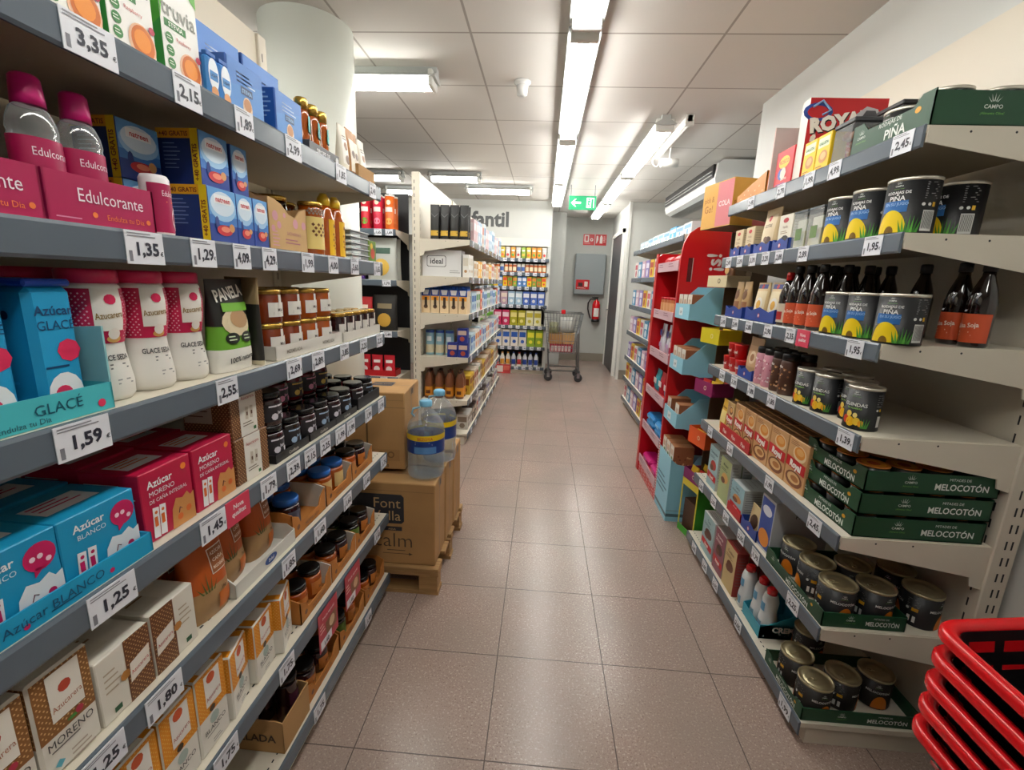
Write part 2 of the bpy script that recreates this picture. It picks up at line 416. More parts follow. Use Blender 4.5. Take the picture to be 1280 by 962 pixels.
# ------------------------------------------------------------------ air conditioner
t = empty('air_conditioner', (1.52, 5.55, 2.30), 0, 'long white ceiling air conditioner with dark outlet grille', 'air conditioner')
pr_ = [(0.0, 0.10), (0.02, 0.04), (0.10, 0.0), (0.45, 0.0), (0.62, 0.06), (0.62, 0.27), (0.06, 0.27), (0.02, 0.24)]
obj('casing', B().prism([(x, z) for x, z in pr_], -0.9, 0.9, 'white_gloss'), t)
obj('outlet_grille', B().box(-0.012, 0.012, -0.86, 0.86, 0.12, 0.235, 'black_plastic'), t)
for k in range(2): obj('louver', B().box(-0.022, -0.008, -0.84, 0.84, 0.14 + k * 0.032, 0.146 + k * 0.032, 'white_gloss'), t)
obj('lower_flap', B().prism([(0.05, 0.0), (0.12, -0.012), (0.2, -0.012), (0.2, 0.0)], -0.8, 0.8, 'grey_box'), t)

# ------------------------------------------------------------------ fire equipment on the back wall
t = empty('hose_cabinet', (0.82, 8.75, 1.6), 0, 'grey metal fire hose cabinet with red notice on its door', 'fire hose cabinet')
obj('cabinet_body', B().box(-0.27, 0.27, -0.13, 0, -0.36, 0.36, 'grey_box', c=0.008), t)
b = B().box(-0.25, 0.25, -0.137, -0.131, -0.34, 0.34, 'grey_box')
obj('cabinet_door', b, t)
b = B().box(-0.24, 0.0, -0.142, -0.138, -0.27, -0.1, 'red_board'); T = TF(0, 0, -0.142)
b.quad(T, -0.2, -0.22, -0.12, -0.15, '#3a1214').quad(T, -0.09, -0.22, -0.03, -0.13, '#e8d8d0').lines(T, -0.22, -0.235, 0.18, 2, 0.012, '#f4e8e0')
obj('notice', b, t, 'red notice')
obj('lock', B().box(0.2, 0.225, -0.145, -0.138, -0.02, 0.02, 'steel'), t)
b = B().box(-0.1, 0.1, -0.006, 0, -0.095, 0.095, 'red_board'); T = TF(0, 0, -0.006)
b.quad(T, -0.08, -0.04, 0.0, 0.08, '#f2e6e2').quad(T, -0.06, -0.02, -0.02, 0.06, 'red_board', 0.001).disc(T, 0.05, 0.0, 0.028, '#f2e6e2').disc(T, 0.05, 0, 0.014, 'red_board', 0.001).lines(T, -0.08, -0.06, 0.15, 1, 0.015, '#f2e6e2')
obj('fire_hose_sign', b, None, 'left red square fire hose sign above the grey cabinet', 'safety sign', loc=(0.77, 8.75, 2.21))
b = B().box(-0.1, 0.1, -0.006, 0, -0.095, 0.095, 'red_board')
b.quad(T, -0.02, -0.06, 0.03, 0.05, '#f2e6e2').disc(T, 0.005, 0.06, 0.018, '#f2e6e2').poly(T, [(-0.08, 0.07), (-0.05, 0.07), (-0.045, 0.0), (-0.07, -0.06), (-0.085, -0.06)], '#f2e6e2').lines(T, 0.045, 0.06, 0.04, 5, 0.022, '#f2e6e2')
obj('extinguisher_sign', b, None, 'right red square extinguisher sign above the grey cabinet', 'safety sign', loc=(0.985, 8.75, 2.21))
t = empty('fire_extinguisher', (0.98, 8.66, 0.76), 0, 'red fire extinguisher hung on the back wall under the cabinet', 'fire extinguisher')
b = B().lathe([(0.05, 0), (0.07, 0.02), (0.072, 0.3), (0.055, 0.36), (0.022, 0.385), (0.022, 0.40)], 'red_plastic', n=20)
T = TC(0.0725); b.quad(T, -0.05, 0.09, 0.05, 0.24, '#efe6e0', 0.0006, n=6).lines(T, -0.035, 0.22, 0.07, 6, 0.02, '#7a2020', 0.0012)
obj('cylinder', b, t)
obj('valve', B().box(-0.02, 0.02, -0.02, 0.02, 0.39, 0.43, 'black_plastic').box(-0.09, 0.03, -0.008, 0.008, 0.425, 0.44, 'black_plastic'), t)
obj('hose', B().tube([(-0.02, 0, 0.41), (-0.11, 0, 0.40), (-0.15, 0, 0.33), (-0.15, 0, 0.22), (-0.12, 0, 0.12), (-0.09, 0, 0.05)], 0.012, 'black_plastic'), t)
obj('base_ring', B().lathe([(0.074, 0.0), (0.075, 0.05)], 'black_plastic', n=20, z0=-0.01), t)
obj('wall_bracket', B().box(-0.03, 0.03, 0.06, 0.09, 0.22, 0.36, 'steel'), t)

# ------------------------------------------------------------------ shelving
RAIL_H = 0.046
def LX(s): return -0.625 + 0.012 * (s - 1.785)
LRZ = PI / 2 - 0.012
def LP(s, d, z): return (LX(s) - d, s + 0.012 * d, z)
RX = 0.87
def RP(s, d, z): return (RX + d, s, z)
LZ = [1.725, 1.457, 1.19, 0.93, 0.685, 0.405, 0.115]
RZ = [1.795, 1.555, 1.28, 1.03, 0.733, 0.43, 0.085]
def price_tag(txt, wd=0.062):
    b = B().box(-wd / 2, wd / 2, -0.0045, -0.0032, -0.026, 0.024, '#e9ebf2'); T = TF(0, 0, -0.0045)
    b.lines(T, -wd / 2 + 0.004, 0.021, wd - 0.01, 2, 0.004, '#8b8b93', h=0.0016)
    b.quad(T, -wd / 2 + 0.004, -0.022, -wd / 2 + 0.010, -0.006, '#7c7d86')
    b.text(T, txt, 0.002, -0.012, 0.027, '#2c2e3c', o=0.0006, al='c', maxw=wd - 0.018, bold=0.035)
    b.text(T, '€', wd / 2 - 0.005, -0.012, 0.009, '#2c2e3c', o=0.0006)
    return b
_tags = {}
def tag_mesh(txt, wd):
    k = (txt, wd)
    if k not in _tags: _tags[k] = price_tag(txt, wd).mesh('price_tag')
    return _tags[k]
def promo_tag(lines_, wd=0.075, hh=0.03, col='#d23a55'):
    b = B().box(-wd / 2, wd / 2, -0.0048, -0.003, -hh, hh - 0.004, col); T = TF(0, 0, -0.0048)
    for i, l in enumerate(lines_): b.text(T, l, 0, 0.004 - i * 0.016, 0.015, '#f6e6e6', o=0.0006, maxw=wd - 0.01, bold=0.03)
    return b
def gondola(loc, rz, length, zs, label, depth=0.42, top=2.215, near='l', tags=None, perf=(), modules=(0.0, 1.0), rail='rail_grey', cat='shelving unit', plain_tags=True, back='metal_cream'):
    """local frame: x along the shelf from 0 to length, y = depth behind the rail, z up. near: the local end whose upright shows"""
    g = empty('gondola_shelving', loc, rz, label, cat)
    obj('base', B().box(0.01, length - 0.01, 0.03, depth, 0, zs[-1] - 0.03, 'metal_cream'), g)
    b = B().box(0, length, depth, depth + 0.012, 0.02, top, back)
    obj('back_panel', b, g)
    for x in sorted({round(m * length, 4) for m in modules}):
        x0 = min(max(x - 0.03, 0.0), length - 0.06) if 0 < x < length else (-0.01 if x == 0 else length - 0.035)
        b = B().box(x0, x0 + 0.045, depth - 0.012, depth + 0.05, 0, top, 'metal_cream', c=0.003)
        for zz in range(int((top - 0.1) / 0.05)):                           # slots punched down the upright
            z_ = 0.08 + zz * 0.05
            b.quad(TLf(x0, depth + 0.044, 0), 0.012, z_, 0.017, z_ + 0.026, 'rail_dark', 0.0005)
            b.quad(TRt(x0 + 0.045, depth, 0), 0.012, z_, 0.017, z_ + 0.026, 'rail_dark', 0.0005).quad(TRt(x0 + 0.045, depth, 0), 0.028, z_, 0.033, z_ + 0.026, 'rail_dark', 0.0005)
            b.quad(TF(x0, 0, depth - 0.012), 0.012, z_, 0.017, z_ + 0.026, 'rail_dark', 0.0005)
        obj('upright', b, g)
    for i, z in enumerate(zs):
        base = i == len(zs) - 1
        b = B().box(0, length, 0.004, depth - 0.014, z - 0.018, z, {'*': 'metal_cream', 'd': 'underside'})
        if i in perf:
            for q in range(int(length / 0.022)): b.quad(TT(q * 0.022 + 0.004, 0, z), 0, 0.03, 0.009, 0.034, 'rail_dark', 0.0004)
        s_ = obj('shelf', b, g)
        r_ = B().prism([(0.0, z + 0.002), (0.004, z + 0.002), (0.004, z - RAIL_H - 0.002), (0.0, z - RAIL_H - 0.002), (-0.003, z - RAIL_H + 0.003), (-0.003, z - 0.003)], 0, length, rail, axis='x')
        obj('price_rail', r_, s_, 'grey plastic price rail')
        if not base:
            for x in (0.0, length):
                q = -0.004 if x == 0 else 0.0
                pts = [(0.006, z - 0.002), (depth - 0.012, z - 0.002), (depth - 0.012, z - 0.135), (depth - 0.045, z - 0.125), (depth - 0.05, z - 0.098), (0.03, z - 0.042), (0.006, z - 0.038)]
                bb = B().prism(pts, x + q, x + q + 0.004, 'metal_cream', axis='x')
                for hx in (0.1, 0.2): bb.disc((TLf(x + q, hx, 0) if x == 0 else TRt(x + q + 0.004, hx, 0)), 0, z - 0.014, 0.003, 'rail_dark', 0.0004, n=6)
                obj('bracket', bb, s_)
        for tg in (tags[i] if tags else ()):
            x, txt = tg[0], tg[1]
            if txt.startswith('!'): o = obj('promotion_tag', promo_tag(txt[1:].split('|')), s_, 'red promotion tag')
            else: o = obj('price_tag', tag_mesh(txt, tg[2] if len(tg) > 2 else 0.062), s_)
            o.location = (x, -0.0005 if not base else -0.0005, z - RAIL_H / 2)
    return g
# left run: local x = s + 0.6 (starts behind the camera)
LS0 = -0.6
def lt(*a): return [(s - LS0,) + tuple(r) for s, *r in a]
LT = [lt((0.44, '3,35', 0.08), (0.672, '3,35', 0.078), (0.846, '2,15'), (0.998, '1,89', 0.058), (1.184, '2,99', 0.07), (1.448, '1,85', 0.07), (1.70, '2,49')),
      lt((0.47, '1,35', 0.075), (0.717, '1,35', 0.07), (0.844, '1,29'), (0.953, '4,09', 0.055), (1.05, '4,29', 0.055), (1.221, '1,99'), (1.368, '4,00'), (1.522, '3,60'), (1.723, '1,65')),
      lt((0.574, '1,59', 0.078), (0.87, '2,55'), (1.122, '2,69', 0.07), (1.247, '2,89', 0.07), (1.418, '3,85'), (1.573, '2,25'), (1.728, '2,25')),
      lt((0.576, '1,25', 0.078), (0.792, '1,45', 0.07), (0.866, '!Nova|qualitat'), (0.977, '1,79'), (1.086, '2,39'), (1.172, '2,15'), (1.261, '2,25'), (1.363, '1,99', 0.07), (1.442, '1,99'), (1.595, '1,99'), (1.726, '1,99')),
      lt((0.519, '1,25', 0.075), (0.635, '1,80', 0.078), (1.033, '1,85'), (1.201, '1,60', 0.07), (1.392, '1,60'), (1.559, '1,60'), (1.736, '1,75')),
      lt((0.754, '1,75', 0.075), (0.989, '1,75', 0.07), (1.645, '1,60')),
      lt((1.135, '1,75', 0.07), (1.527, '1,45'))]
gondola((LX(LS0), LS0, 0), LRZ, 1.785 - LS0, LZ, 'long cream steel shelving run with seven stocked shelves, left side', near='r', tags=LT, perf=(4, 5, 6), modules=(0, 0.44, 1.0))
# right run: local x runs towards the camera; far end s = 2.40, near end s = 1.24
def rt(*a): return [(2.40 - s,) + tuple(r) for s, *r in a]
RT = [rt((1.3, '2,45', 0.07), (1.571, '4,99'), (1.71, '1,99'), (1.896, '2,79'), (2.15, '2,49')),
      rt((1.334, '1,95', 0.07), (1.671, '2,89'), (1.833, '2,89', 0.058), (1.941, '3,29'), (2.055, '3,39'), (2.184, '3,39'), (2.311, '2,49')),
      rt((1.324, '1,95', 0.07), (1.584, '!Nova|qualitat'), (1.665, '2,35'), (1.828, '2,90'), (1.998, '2,80'), (2.139, '2,49'), (2.28, '2,49')),
      rt((1.29, '1,39', 0.07), (1.72, '1,89'), (1.892, '1,89'), (2.064, '3,39'), (2.205, '2,99')),
      rt((1.348, '2,45', 0.07), (1.639, '1,99'), (2.006, '2,39'), (2.257, '2,39')),
      rt((1.378, '2,25', 0.07), (1.65, '1,79'), (1.784, '2,05'), (1.945, '2,05'), (2.101, '2,05'), (2.278, '2,05')),
      rt((1.318, '1,99', 0.07), (1.696, '2,05'), (1.953, '2,05'), (2.098, '2,05'), (2.261, '2,05'))]
gondola((RX, 2.40, 0), -PI / 2, 1.16, RZ, 'cream steel shelving run with seven part-empty shelves, nearest on right side', tags=RT, perf=(5, 6), modules=(0, 1.0))
# middle run, beyond the pallet: near end s = 3.78
MZ = [1.72, 1.43, 1.13, 0.77, 0.40, 0.10]
MX0 = -0.60
def MP(s, d, z): return (MX0 + 0.012 * (s - 3.78) - d, s, z)
MT = [[(0.12 + 0.32 * k + 0.03 * ((k * 7 + i) % 3), ['1,25', '0,99', '2,10', '1,45'][(k + i) % 4], 0.07) for k in range(7)] for i in range(6)]
gondola((MX0, 3.78, 0), LRZ, 2.6, MZ, 'cream shelving run behind the pallet with slotted tall post', tags=MT, modules=(0, 0.5, 1.0))
# snack shelves crossing behind the left run, facing the camera
SZ = [1.775, 1.385, 0.975, 0.59, 0.12]
ST = [[(0.64 - 0.0, '1,65', 0.06), (0.73, '1,69', 0.06)], [(0.70, '1,79', 0.07)], [(0.70, '1,49', 0.07)], [(0.66, '1,55', 0.06)], []]
gondola((-1.96, 3.70, 0), 0, 0.78, SZ, 'dark-backed snack shelving facing the camera left of the tall post', depth=0.36, tags=ST, modules=(0,), back='rail_dark', top=2.1)
# far wall unit under the section name
IZ = [1.766, 1.558, 1.349, 1.075, 0.758, 0.431, 0.112]
IT = [[(0.08 + 0.115 * k, '1,%d5' % ((k + i) % 9), 0.06) for k in range(15)] for i in range(7)]
g = gondola((-1.72, 7.15, 0), 0, 1.78, IZ, 'dark-backed baby food shelving against the far wall', depth=0.38, tags=IT, modules=(0, 0.5, 1.0), back='rail_dark', top=1.80)
obj('top_board', B().box(0, 1.78, 0.045, 0.055, 1.945, 2.06, '#efe9d8'), g, 'cream board above the top shelf')
# white run beyond the red display on the right
FZ = [1.80, 1.50, 1.2, 0.9, 0.6, 0.35, 0.1]
def FP(s, d, z): return (1.02 + d, s, z)
gondola((1.02, 5.6, 0), -PI / 2, 1.95, FZ, 'cream shelving run on the right beyond the red display', tags=None, modules=(0, 0.5, 1.0), depth=0.34, top=1.86)
# ------------------------------------------------------------------ left run: products
def PL_(p, s, z, d, label, group=None, rz=0.0, **k): return p.put(LP(s, d, z + 0.0009), LRZ + rz, label, group, **k)
def rowL(p, ss, z, d, desc, where, group, dz=0.0, rz=0.0, jit=0.0):
    for i, s in enumerate(ss):
        lab = f'{ORD[i]} {desc}, {where}' if len(ss) > 1 else f'{desc}, {where}'
        PL_(p, s, z + dz, d + (random.uniform(-jit, jit) if jit else 0), lab, group, rz + (random.uniform(-0.03, 0.03) if jit else 0))
L = ['top left shelf', 'second left shelf', 'third left shelf', 'fourth left shelf', 'fifth left shelf', 'sixth left shelf', 'bottom left shelf']

# ---- generic shapes
def carton(w, d, h, col, c=0.0015): return B().box(-w / 2, w / 2, 0, d, 0, h, col, c=c)
def open_tray(w, d, hf, hs, hb, col, t=0.003, inner=None):
    """shallow display tray: front, side and back heights"""
    b = B().box(-w / 2, w / 2, 0, d, 0, t, col)
    b.box(-w / 2, w / 2, 0, t, t, hf, col).box(-w / 2, w / 2, d - t, d, t, hb, inner or col)
    for x in (-w / 2, w / 2 - t):
        b.prism([(0, 0), (d, 0), (d, hb), (d - 0.03, hb), (d * 0.6, hs), (0.02, hs), (0, hf)], x, x + t, col, axis='x')
    return b
def pouch(w, h, t, col, n=18, m=10, top=0.006, bands=None):
    """stand-up bag: full at the bottom, flat sealed top"""
    b = B(); vs = []
    def half(v): return max(t / 2 * (1 - v ** 2.2) * (0.75 + 0.25 * min(1, v * 6)), top / 2)
    def wid(v): return w / 2 * (1 - 0.05 * math.sin(v * PI))
    for j in range(m + 1):
        v = j / m
        for i in range(n):
            a = 2 * PI * i / n; x = math.sin(a); y = -math.cos(a)
            vs.append((wid(v) * math.copysign(abs(x) ** 0.7, x), t / 2 + half(v) * math.copysign(abs(y) ** 0.8, y), v * h))
    fs = [(j * n + i, j * n + (i + 1) % n, (j + 1) * n + (i + 1) % n, (j + 1) * n + i) for j in range(m) for i in range(n)]
    if bands:
        for k, (v1, bc) in enumerate(bands):
            v0 = bands[k - 1][0] if k else 0
            b.add(vs, [f for f in fs if v0 <= (f[0] // n + 0.5) / m < v1], bc, True)
    else: b.add(vs, fs, col, True)
    b.add([vs[m * n + i] for i in range(n)], [tuple(range(n))], col); b.add([vs[i] for i in range(n)], [tuple(range(n))], col)
    def T(u, v, o):
        q = max(min(v / h, 1), 0); k = min(abs(u) / wid(q), 0.97)
        return (u, t / 2 - half(q) * (1 - k ** (2 / 0.7)) ** 0.4 - o - 0.0006, v)
    return b, T
def cap_mesh(r, h, z, col, n=18, sx=1, sy=1, cy=0.0, ridg=True):
    return B().lathe([(r, 0), (r, h * 0.85), (r * 0.9, h)], col, n=n, z0=z, sx=sx, sy=sy, cy=cy)

# ---- top left shelf
w_, d_, h_ = 0.086, 0.055, 0.165
b = carton(w_, d_, h_, '#f2f1ec'); T = TF()
b.poly(T, [(-w_ / 2, h_), (-w_ / 2, 0.09), (-0.036, 0.125), (-0.01, 0.15), (0.02, 0.156), (w_ / 2, 0.14), (w_ / 2, h_)], '#5fae3a')
b.poly(T, [(-w_ / 2, h_), (-w_ / 2, 0.118), (-0.02, 0.158), (w_ / 2, 0.162), (w_ / 2, h_)], '#2f8a3a', 0.0009)
b.text(T, 'truvia', -0.002, 0.100, 0.036, '#8d9088', maxw=0.076, bold=0.01)
b.quad(T, -0.036, 0.082, 0.012, 0.094, '#2c7a36').text(T, 'STEVIA', -0.012, 0.084, 0.0105, '#f0f6ec', o=0.0014)
for i in range(3): b.disc(T, -0.028, 0.066 - i * 0.0195, 0.0085, '#2f7d38').lines(T, -0.034, 0.069 - i * 0.0195, 0.012, 2, 0.004, '#e8f2e4', o=0.0012)
b.text(T, 'Raspberry', 0.004, 0.067, 0.008, '#c2504a', bold=0.0)
b.disc(T, 0.016, 0.029, 0.026, '#e4b594', rv=0.028, n=22).disc(T, 0.017, 0.031, 0.022, '#c9681a', 0.001, rv=0.024, n=22).disc(T, 0.016, 0.033, 0.016, '#e58a26', 0.0013, rv=0.016)
b.disc(T, 0.036, 0.056, 0.006, '#b5324c', 0.0016, n=8).poly(T, [(0.03, 0.03), (-0.002, 0.006), (0.03, 0.006), (0.04, 0.016)], '#d8d2c4', 0.0005)
S = TLf(-w_ / 2, d_); b.quad(S, 0, 0, d_, h_, '#2f8a3a').poly(S, [(0, 0.05), (d_, 0.09), (d_, h_), (0, h_)], '#4b9f35', 0.0007)
P_tru = Proto('sweetener_carton', 'sweetener', b)
rowL(P_tru, [0.60, 0.69, 0.785, 0.888], LZ[0], 0.03, 'white and green sweetener carton', L[0], 'stevia sweetener cartons')
b = carton(0.032, 0.014, 0.075, '#2f7ec4', c=0.004); T = TF()
b.disc(T, 0, 0.045, 0.014, '#e8f0f6', rv=0.028, n=18).quad(T, -0.011, 0.034, 0.011, 0.05, '#3d86c8', 0.001).text(T, 'LIGHT', 0, 0.04, 0.007, '#0e2a55', o=0.0014).disc(T, 0, 0.014, 0.01, '#c98a50', 0.001)
b.box(-0.013, 0.013, 0.002, 0.012, 0.075, 0.083, '#1f5da8', c=0.001)
P_disp = Proto('tablet_dispenser', 'sweetener', b)
rowL(P_disp, [0.951, 0.986], LZ[0], 0.02, 'slim blue sweetener dispenser', L[0], 'tablet dispensers')
def bluebox(w, d, h):
    b = carton(w, d, h, '#2256a4', c=0.002); T = TF()
    b.quad(T, -w / 2 + 0.003, 0.002, w / 2 - 0.003, h - 0.002, '#4583c6').poly(T, [(-w / 2 + .003, h - .002), (w / 2 - .003, h - .002), (w / 2 - .003, h * .75), (-w / 2 + .003, h * .5)], '#3f78c0', 0.0007)
    b.lines(T, -w / 4, h * 0.8, w / 2, 3, 0.008, '#d9e6f4').quad(T, -w * 0.16, h * 0.44, w * 0.16, h * 0.58, '#17315e', 0.0009).text(T, 'STEVIA', 0, h * 0.47, h * 0.1, '#9cc4ec', 0.0013, maxw=w * .28)
    b.disc(T, 0, h * 0.22, h * 0.15, '#e6cdb2', rv=h * 0.2).disc(T, 0, h * 0.27, h * 0.12, '#b98050', 0.0011)
    b.lines(TLf(-w / 2, d), 0.01, h - 0.01, d - 0.02, 6, 0.01, '#9fc0e4'); return b
P_bb = Proto('sweetener_box', 'sweetener', bluebox(0.122, 0.06, 0.108))
PL_(P_bb, 1.066, LZ[0] + 0.0, 0.03, 'front blue shiny sweetener box after the dispensers, top left shelf')
PL_(P_bb, 1.235, LZ[0], 0.03, 'second front blue sweetener box before the syrup tray, top left shelf')
P_bb2 = Proto('sweetener_box', 'sweetener', bluebox(0.15, 0.08, 0.178))
PL_(P_bb2, 1.083, LZ[0], 0.10, 'taller blue box behind the dispensers on the top left shelf')
PL_(P_bb2, 1.243, LZ[0], 0.10, 'taller blue box in the back row beside the column')
# grey tray of syrup bottles
b = open_tray(0.18, 0.14, 0.032, 0.032, 0.032, '#4a4a4c'); b.text(TF(), 'SIROPE DE', -0.01, 0.009, 0.017, '#e8e8e8', maxw=0.13, o=0.001).disc(TF(), 0.075, 0.016, 0.01, '#d8d8d8', 0.001)
PL_(Proto('display_tray', 'tray', b), 1.40, LZ[0], 0.02, 'dark grey printed tray holding gold-capped syrup bottles, top left shelf')
prof = [(0.017, 0), (0.02, 0.006), (0.02, 0.045), (0.015, 0.065), (0.02, 0.095), (0.017, 0.108), (0.014, 0.112)]
bb = B().lathe(prof, 'honey', n=18, cy=0.021); T = TC(0.0205, 0, 0.021)
lb = B().quad(T, 0.0, 0.01, 0.03, 0.05, '#e8d6a8', 0.0008, n=5).quad(T, -0.004, 0.055, 0.028, 0.095, '#3fa8a0', 0.0012, n=5).quad(T, 0.002, 0.015, 0.024, 0.028, '#4fb0a6', 0.0016, n=4).lines(T, 0.006, 0.045, 0.02, 3, 0.006, '#5a3a1a', 0.0014)
P_syr = Proto('syrup_bottle', 'bottle', [('bottle_body', bb), ('label', lb), ('cap', B().lathe([(0.017, 0), (0.018, 0.025), (0.014, 0.03)], 'gold', n=18, cy=0.021, z0=0.11))])
rowL(P_syr, [1.345, 1.40, 1.455], LZ[0] + 0.004, 0.035, 'gold-capped syrup bottle', 'grey tray front', 'syrup bottles on the top shelf')
rowL(P_syr, [1.35, 1.405, 1.46], LZ[0] + 0.004, 0.09, 'gold-capped syrup bottle', 'grey tray back', 'syrup bottles on the top shelf')
b, T = pouch(0.062, 0.145, 0.035, '#e9e2d2'); b.quad(T, -0.022, 0.03, 0.022, 0.11, '#f6f2ea', 0.0006, n=4, nv=3).disc(T, 0, 0.085, 0.012, '#8a5a34', 0.0012).disc(T, 0.004, 0.045, 0.014, '#6e4526', 0.0012).lines(T, -0.015, 0.115, 0.03, 2, 0.008, '#4a3a30', 0.0012)
P_bag = Proto('sugar_bag', 'bag', b)
b, T = pouch(0.062, 0.15, 0.035, '#b07c46'); b.quad(T, -0.018, 0.02, 0.022, 0.12, '#efe6d6', 0.0006, n=4, nv=3).disc(T, 0.002, 0.075, 0.012, '#5a3a24', 0.0012)
P_bag2 = Proto('sugar_bag', 'bag', b)
PL_(P_bag, 1.575, LZ[0], 0.03, 'white paper bag next to the syrup tray, top left shelf')
PL_(P_bag2, 1.63, LZ[0], 0.03, 'brown and white bag beside the cardboard tray, top left shelf')
PL_(P_bag2, 1.682, LZ[0] + 0.0035, 0.04, 'brown bag in the small tray at the top shelf end, nearer')
PL_(P_bag, 1.747, LZ[0] + 0.0035, 0.04, 'white bag in the small tray at the top shelf end')
PL_(Proto('cardboard_tray', 'tray', open_tray(0.145, 0.12, 0.05, 0.05, 0.05, 'card')), 1.712, LZ[0], 0.02, 'small brown cardboard tray at the far end, top left shelf')

# ---- second left shelf
def magenta_tray(w):
    b = open_tray(w, 0.2, 0.068, 0.06, 0.06, '#a8104e'); T = TF()
    b.text(T, 'Edulcorante', 0.01, 0.033, 0.026, '#f3e6ee', maxw=w * 0.62, bold=0.0).text(T, 'Endulza tu Dia', 0.03, 0.012, 0.011, '#e87a3a', maxw=0.07, bold=0.0)
    b.disc(T, -0.02, 0.017, 0.004, '#e87a3a').disc(T, w / 2 - 0.015, 0.017, 0.004, '#e87a3a').lines(T, -w / 2 + 0.01, 0.01, 0.05, 1, 0.005, '#d890b0'); return b
P_mt = Proto('display_tray', 'tray', magenta_tray(0.172))
PL_(P_mt, 0.685, LZ[1], 0.02, 'magenta printed tray of liquid sweetener, second left shelf')
PL_(P_mt, 0.51, LZ[1], 0.02, 'magenta sweetener tray cut by the left picture edge')
cy = 0.028
pb = [(0.026, 0), (0.030, 0.006), (0.030, 0.106), (0.0285, 0.110), (0.030, 0.115), (0.028, 0.128), (0.022, 0.142), (0.015, 0.148)]
body = B().lathe(pb, 'clear_plastic', n=22, cy=cy, sy=0.75)
T = lambda u, v, o: (lambda a: ((0.0304 + o) * math.sin(a), cy - (0.0304 + o) * 0.77 * math.cos(a), v))(u / 0.0304)
lb = B().quad(T, -0.075, 0.03, 0.075, 0.105, '#a8104e', 0.0004, n=24).text(T, 'Edulcorante', 0.006, 0.082, 0.015, '#f3e6ee', o=0.0006, maxw=0.058, bold=0.0)
P_edu = Proto('sweetener_bottle', 'bottle', [('bottle_body', body), ('label', lb), ('cap', B().lathe([(0.018, 0), (0.0175, 0.012), (0.016, 0.034), (0.013, 0.038)], '#c21870g', n=20, cy=cy, z0=0.146))])
rowL(P_edu, [0.462, 0.53, 0.636, 0.70], LZ[1] + 0.004, 0.035, 'magenta-capped clear sweetener bottle', L[1] + ' tray', 'sweetener bottles')
body = B().lathe([(0.021, 0), (0.022, 0.004), (0.022, 0.094), (0.019, 0.1)], '#f2eef0g', n=20, cy=0.022); T = TC(0.0222, 0, 0.022)
body.quad(T, -0.03, 0.006, 0.055, 0.086, '#a8104e', 0.0004, n=12).text(T, 'Edulcorante', 0.008, 0.066, 0.013, '#f3e6ee', maxw=0.036, bold=0.0).disc(T, 0.018, 0.03, 0.014, '#f2e6ea', 0.0008, rv=0.02).lines(T, -0.004, 0.058, 0.02, 1, 0.006, '#e87a3a', 0.0009)
P_cyl = Proto('sweetener_tub', 'sweetener', body)
PL_(P_cyl, 0.803, LZ[1], 0.02, 'white and magenta sweetener tube standing beside the tray')
rowL(P_cyl, [0.698, 0.744], LZ[1] + 0.004, 0.105, 'white magenta sweetener tube inside the tray', L[1], 'sweetener tubes in the tray')
def natreen(w, d, h, stripe=True):
    b = carton(w, d, h, '#1d3f92'); T = TF()
    b.quad(T, -w / 2 + 0.001, h * 0.34, w / 2 - 0.001, h - 0.001, '#3a78c4').quad(T, -w / 2 + 0.001, h * 0.5, w / 2 - 0.001, h - 0.001, '#5f9fda', 0.0006).disc(T, 0, h * 0.66, w * 0.47, '#9cc8ea', 0.0008, rv=h * 0.26, n=20).disc(T, 0, h * 0.72, w * 0.42, '#d6e8f6', 0.001, rv=h * 0.22, n=20).disc(T, -w * 0.25, h * 0.36, w * 0.07, '#1c3a86', 0.0012, rv=h * 0.13, n=8)
    b.quad(T, -w * 0.3, h * 0.72, w * 0.3, h * 0.88, '#f4f6fa', 0.0013).text(T, 'natreen', 0, h * 0.75, h * 0.13, '#c02a3a', 0.0017, maxw=w * 0.52)
    b.disc(T, 0, h * 0.24, w * 0.28, '#c8323c', 0.0013, rv=h * 0.1).disc(T, w * 0.02, h * 0.26, w * 0.16, '#ef8a70', 0.0016, rv=h * 0.055).disc(T, w * 0.26, h * 0.3, w * 0.1, '#d89a60', 0.0015)
    S = TLf(-w / 2, d); b.quad(S, 0.004, 0.004, d - 0.002, h - 0.004, '#16306f', 0.0003).lines(S, 0.012, h * 0.75, d * 0.4, 7, h * 0.07, '#8aa0d0', h=0.0015)
    if stripe:
        b.quad(S, d - 0.016, 0, d, h, '#f2d21c', 0.0008).quad(S, 0, h - 0.018, d - 0.016, h, '#e8a81c', 0.0008)
        b.text(S, '+40 GRATIS', d - 0.004, 0.01, 0.013, '#7a2a1a', 0.0012, al='l', maxw=h * 0.85, rot=PI / 2).text(S, '+40 GRATIS', 0.006, h - 0.014, 0.012, '#7a2a1a', 0.0012, al='l', maxw=d * 0.7)
    return b
P_nat = Proto('sweetener_box', 'sweetener', natreen(0.082, 0.085, 0.105))
P_nat2 = Proto('sweetener_box', 'sweetener', natreen(0.054, 0.04, 0.105, False))
PL_(P_nat, 0.941, LZ[1], 0.02, 'lower blue sweetener box with yellow bonus stripe, second left shelf')
PL_(P_nat2, 1.01, LZ[1], 0.02, 'small blue sweetener box, nearer of the lower pair')
PL_(P_nat2, 1.066, LZ[1], 0.02, 'small blue sweetener box, further of the lower pair')
PL_(P_nat, 0.965, LZ[1] + 0.1055, 0.045, 'upper blue sweetener box with yellow bonus stripe, stacked on top')
PL_(P_nat2, 1.05, LZ[1] + 0.1055, 0.05, 'small blue sweetener box alone on the upper layer')
P_nat3 = Proto('sweetener_box', 'sweetener', natreen(0.09, 0.085, 0.1))
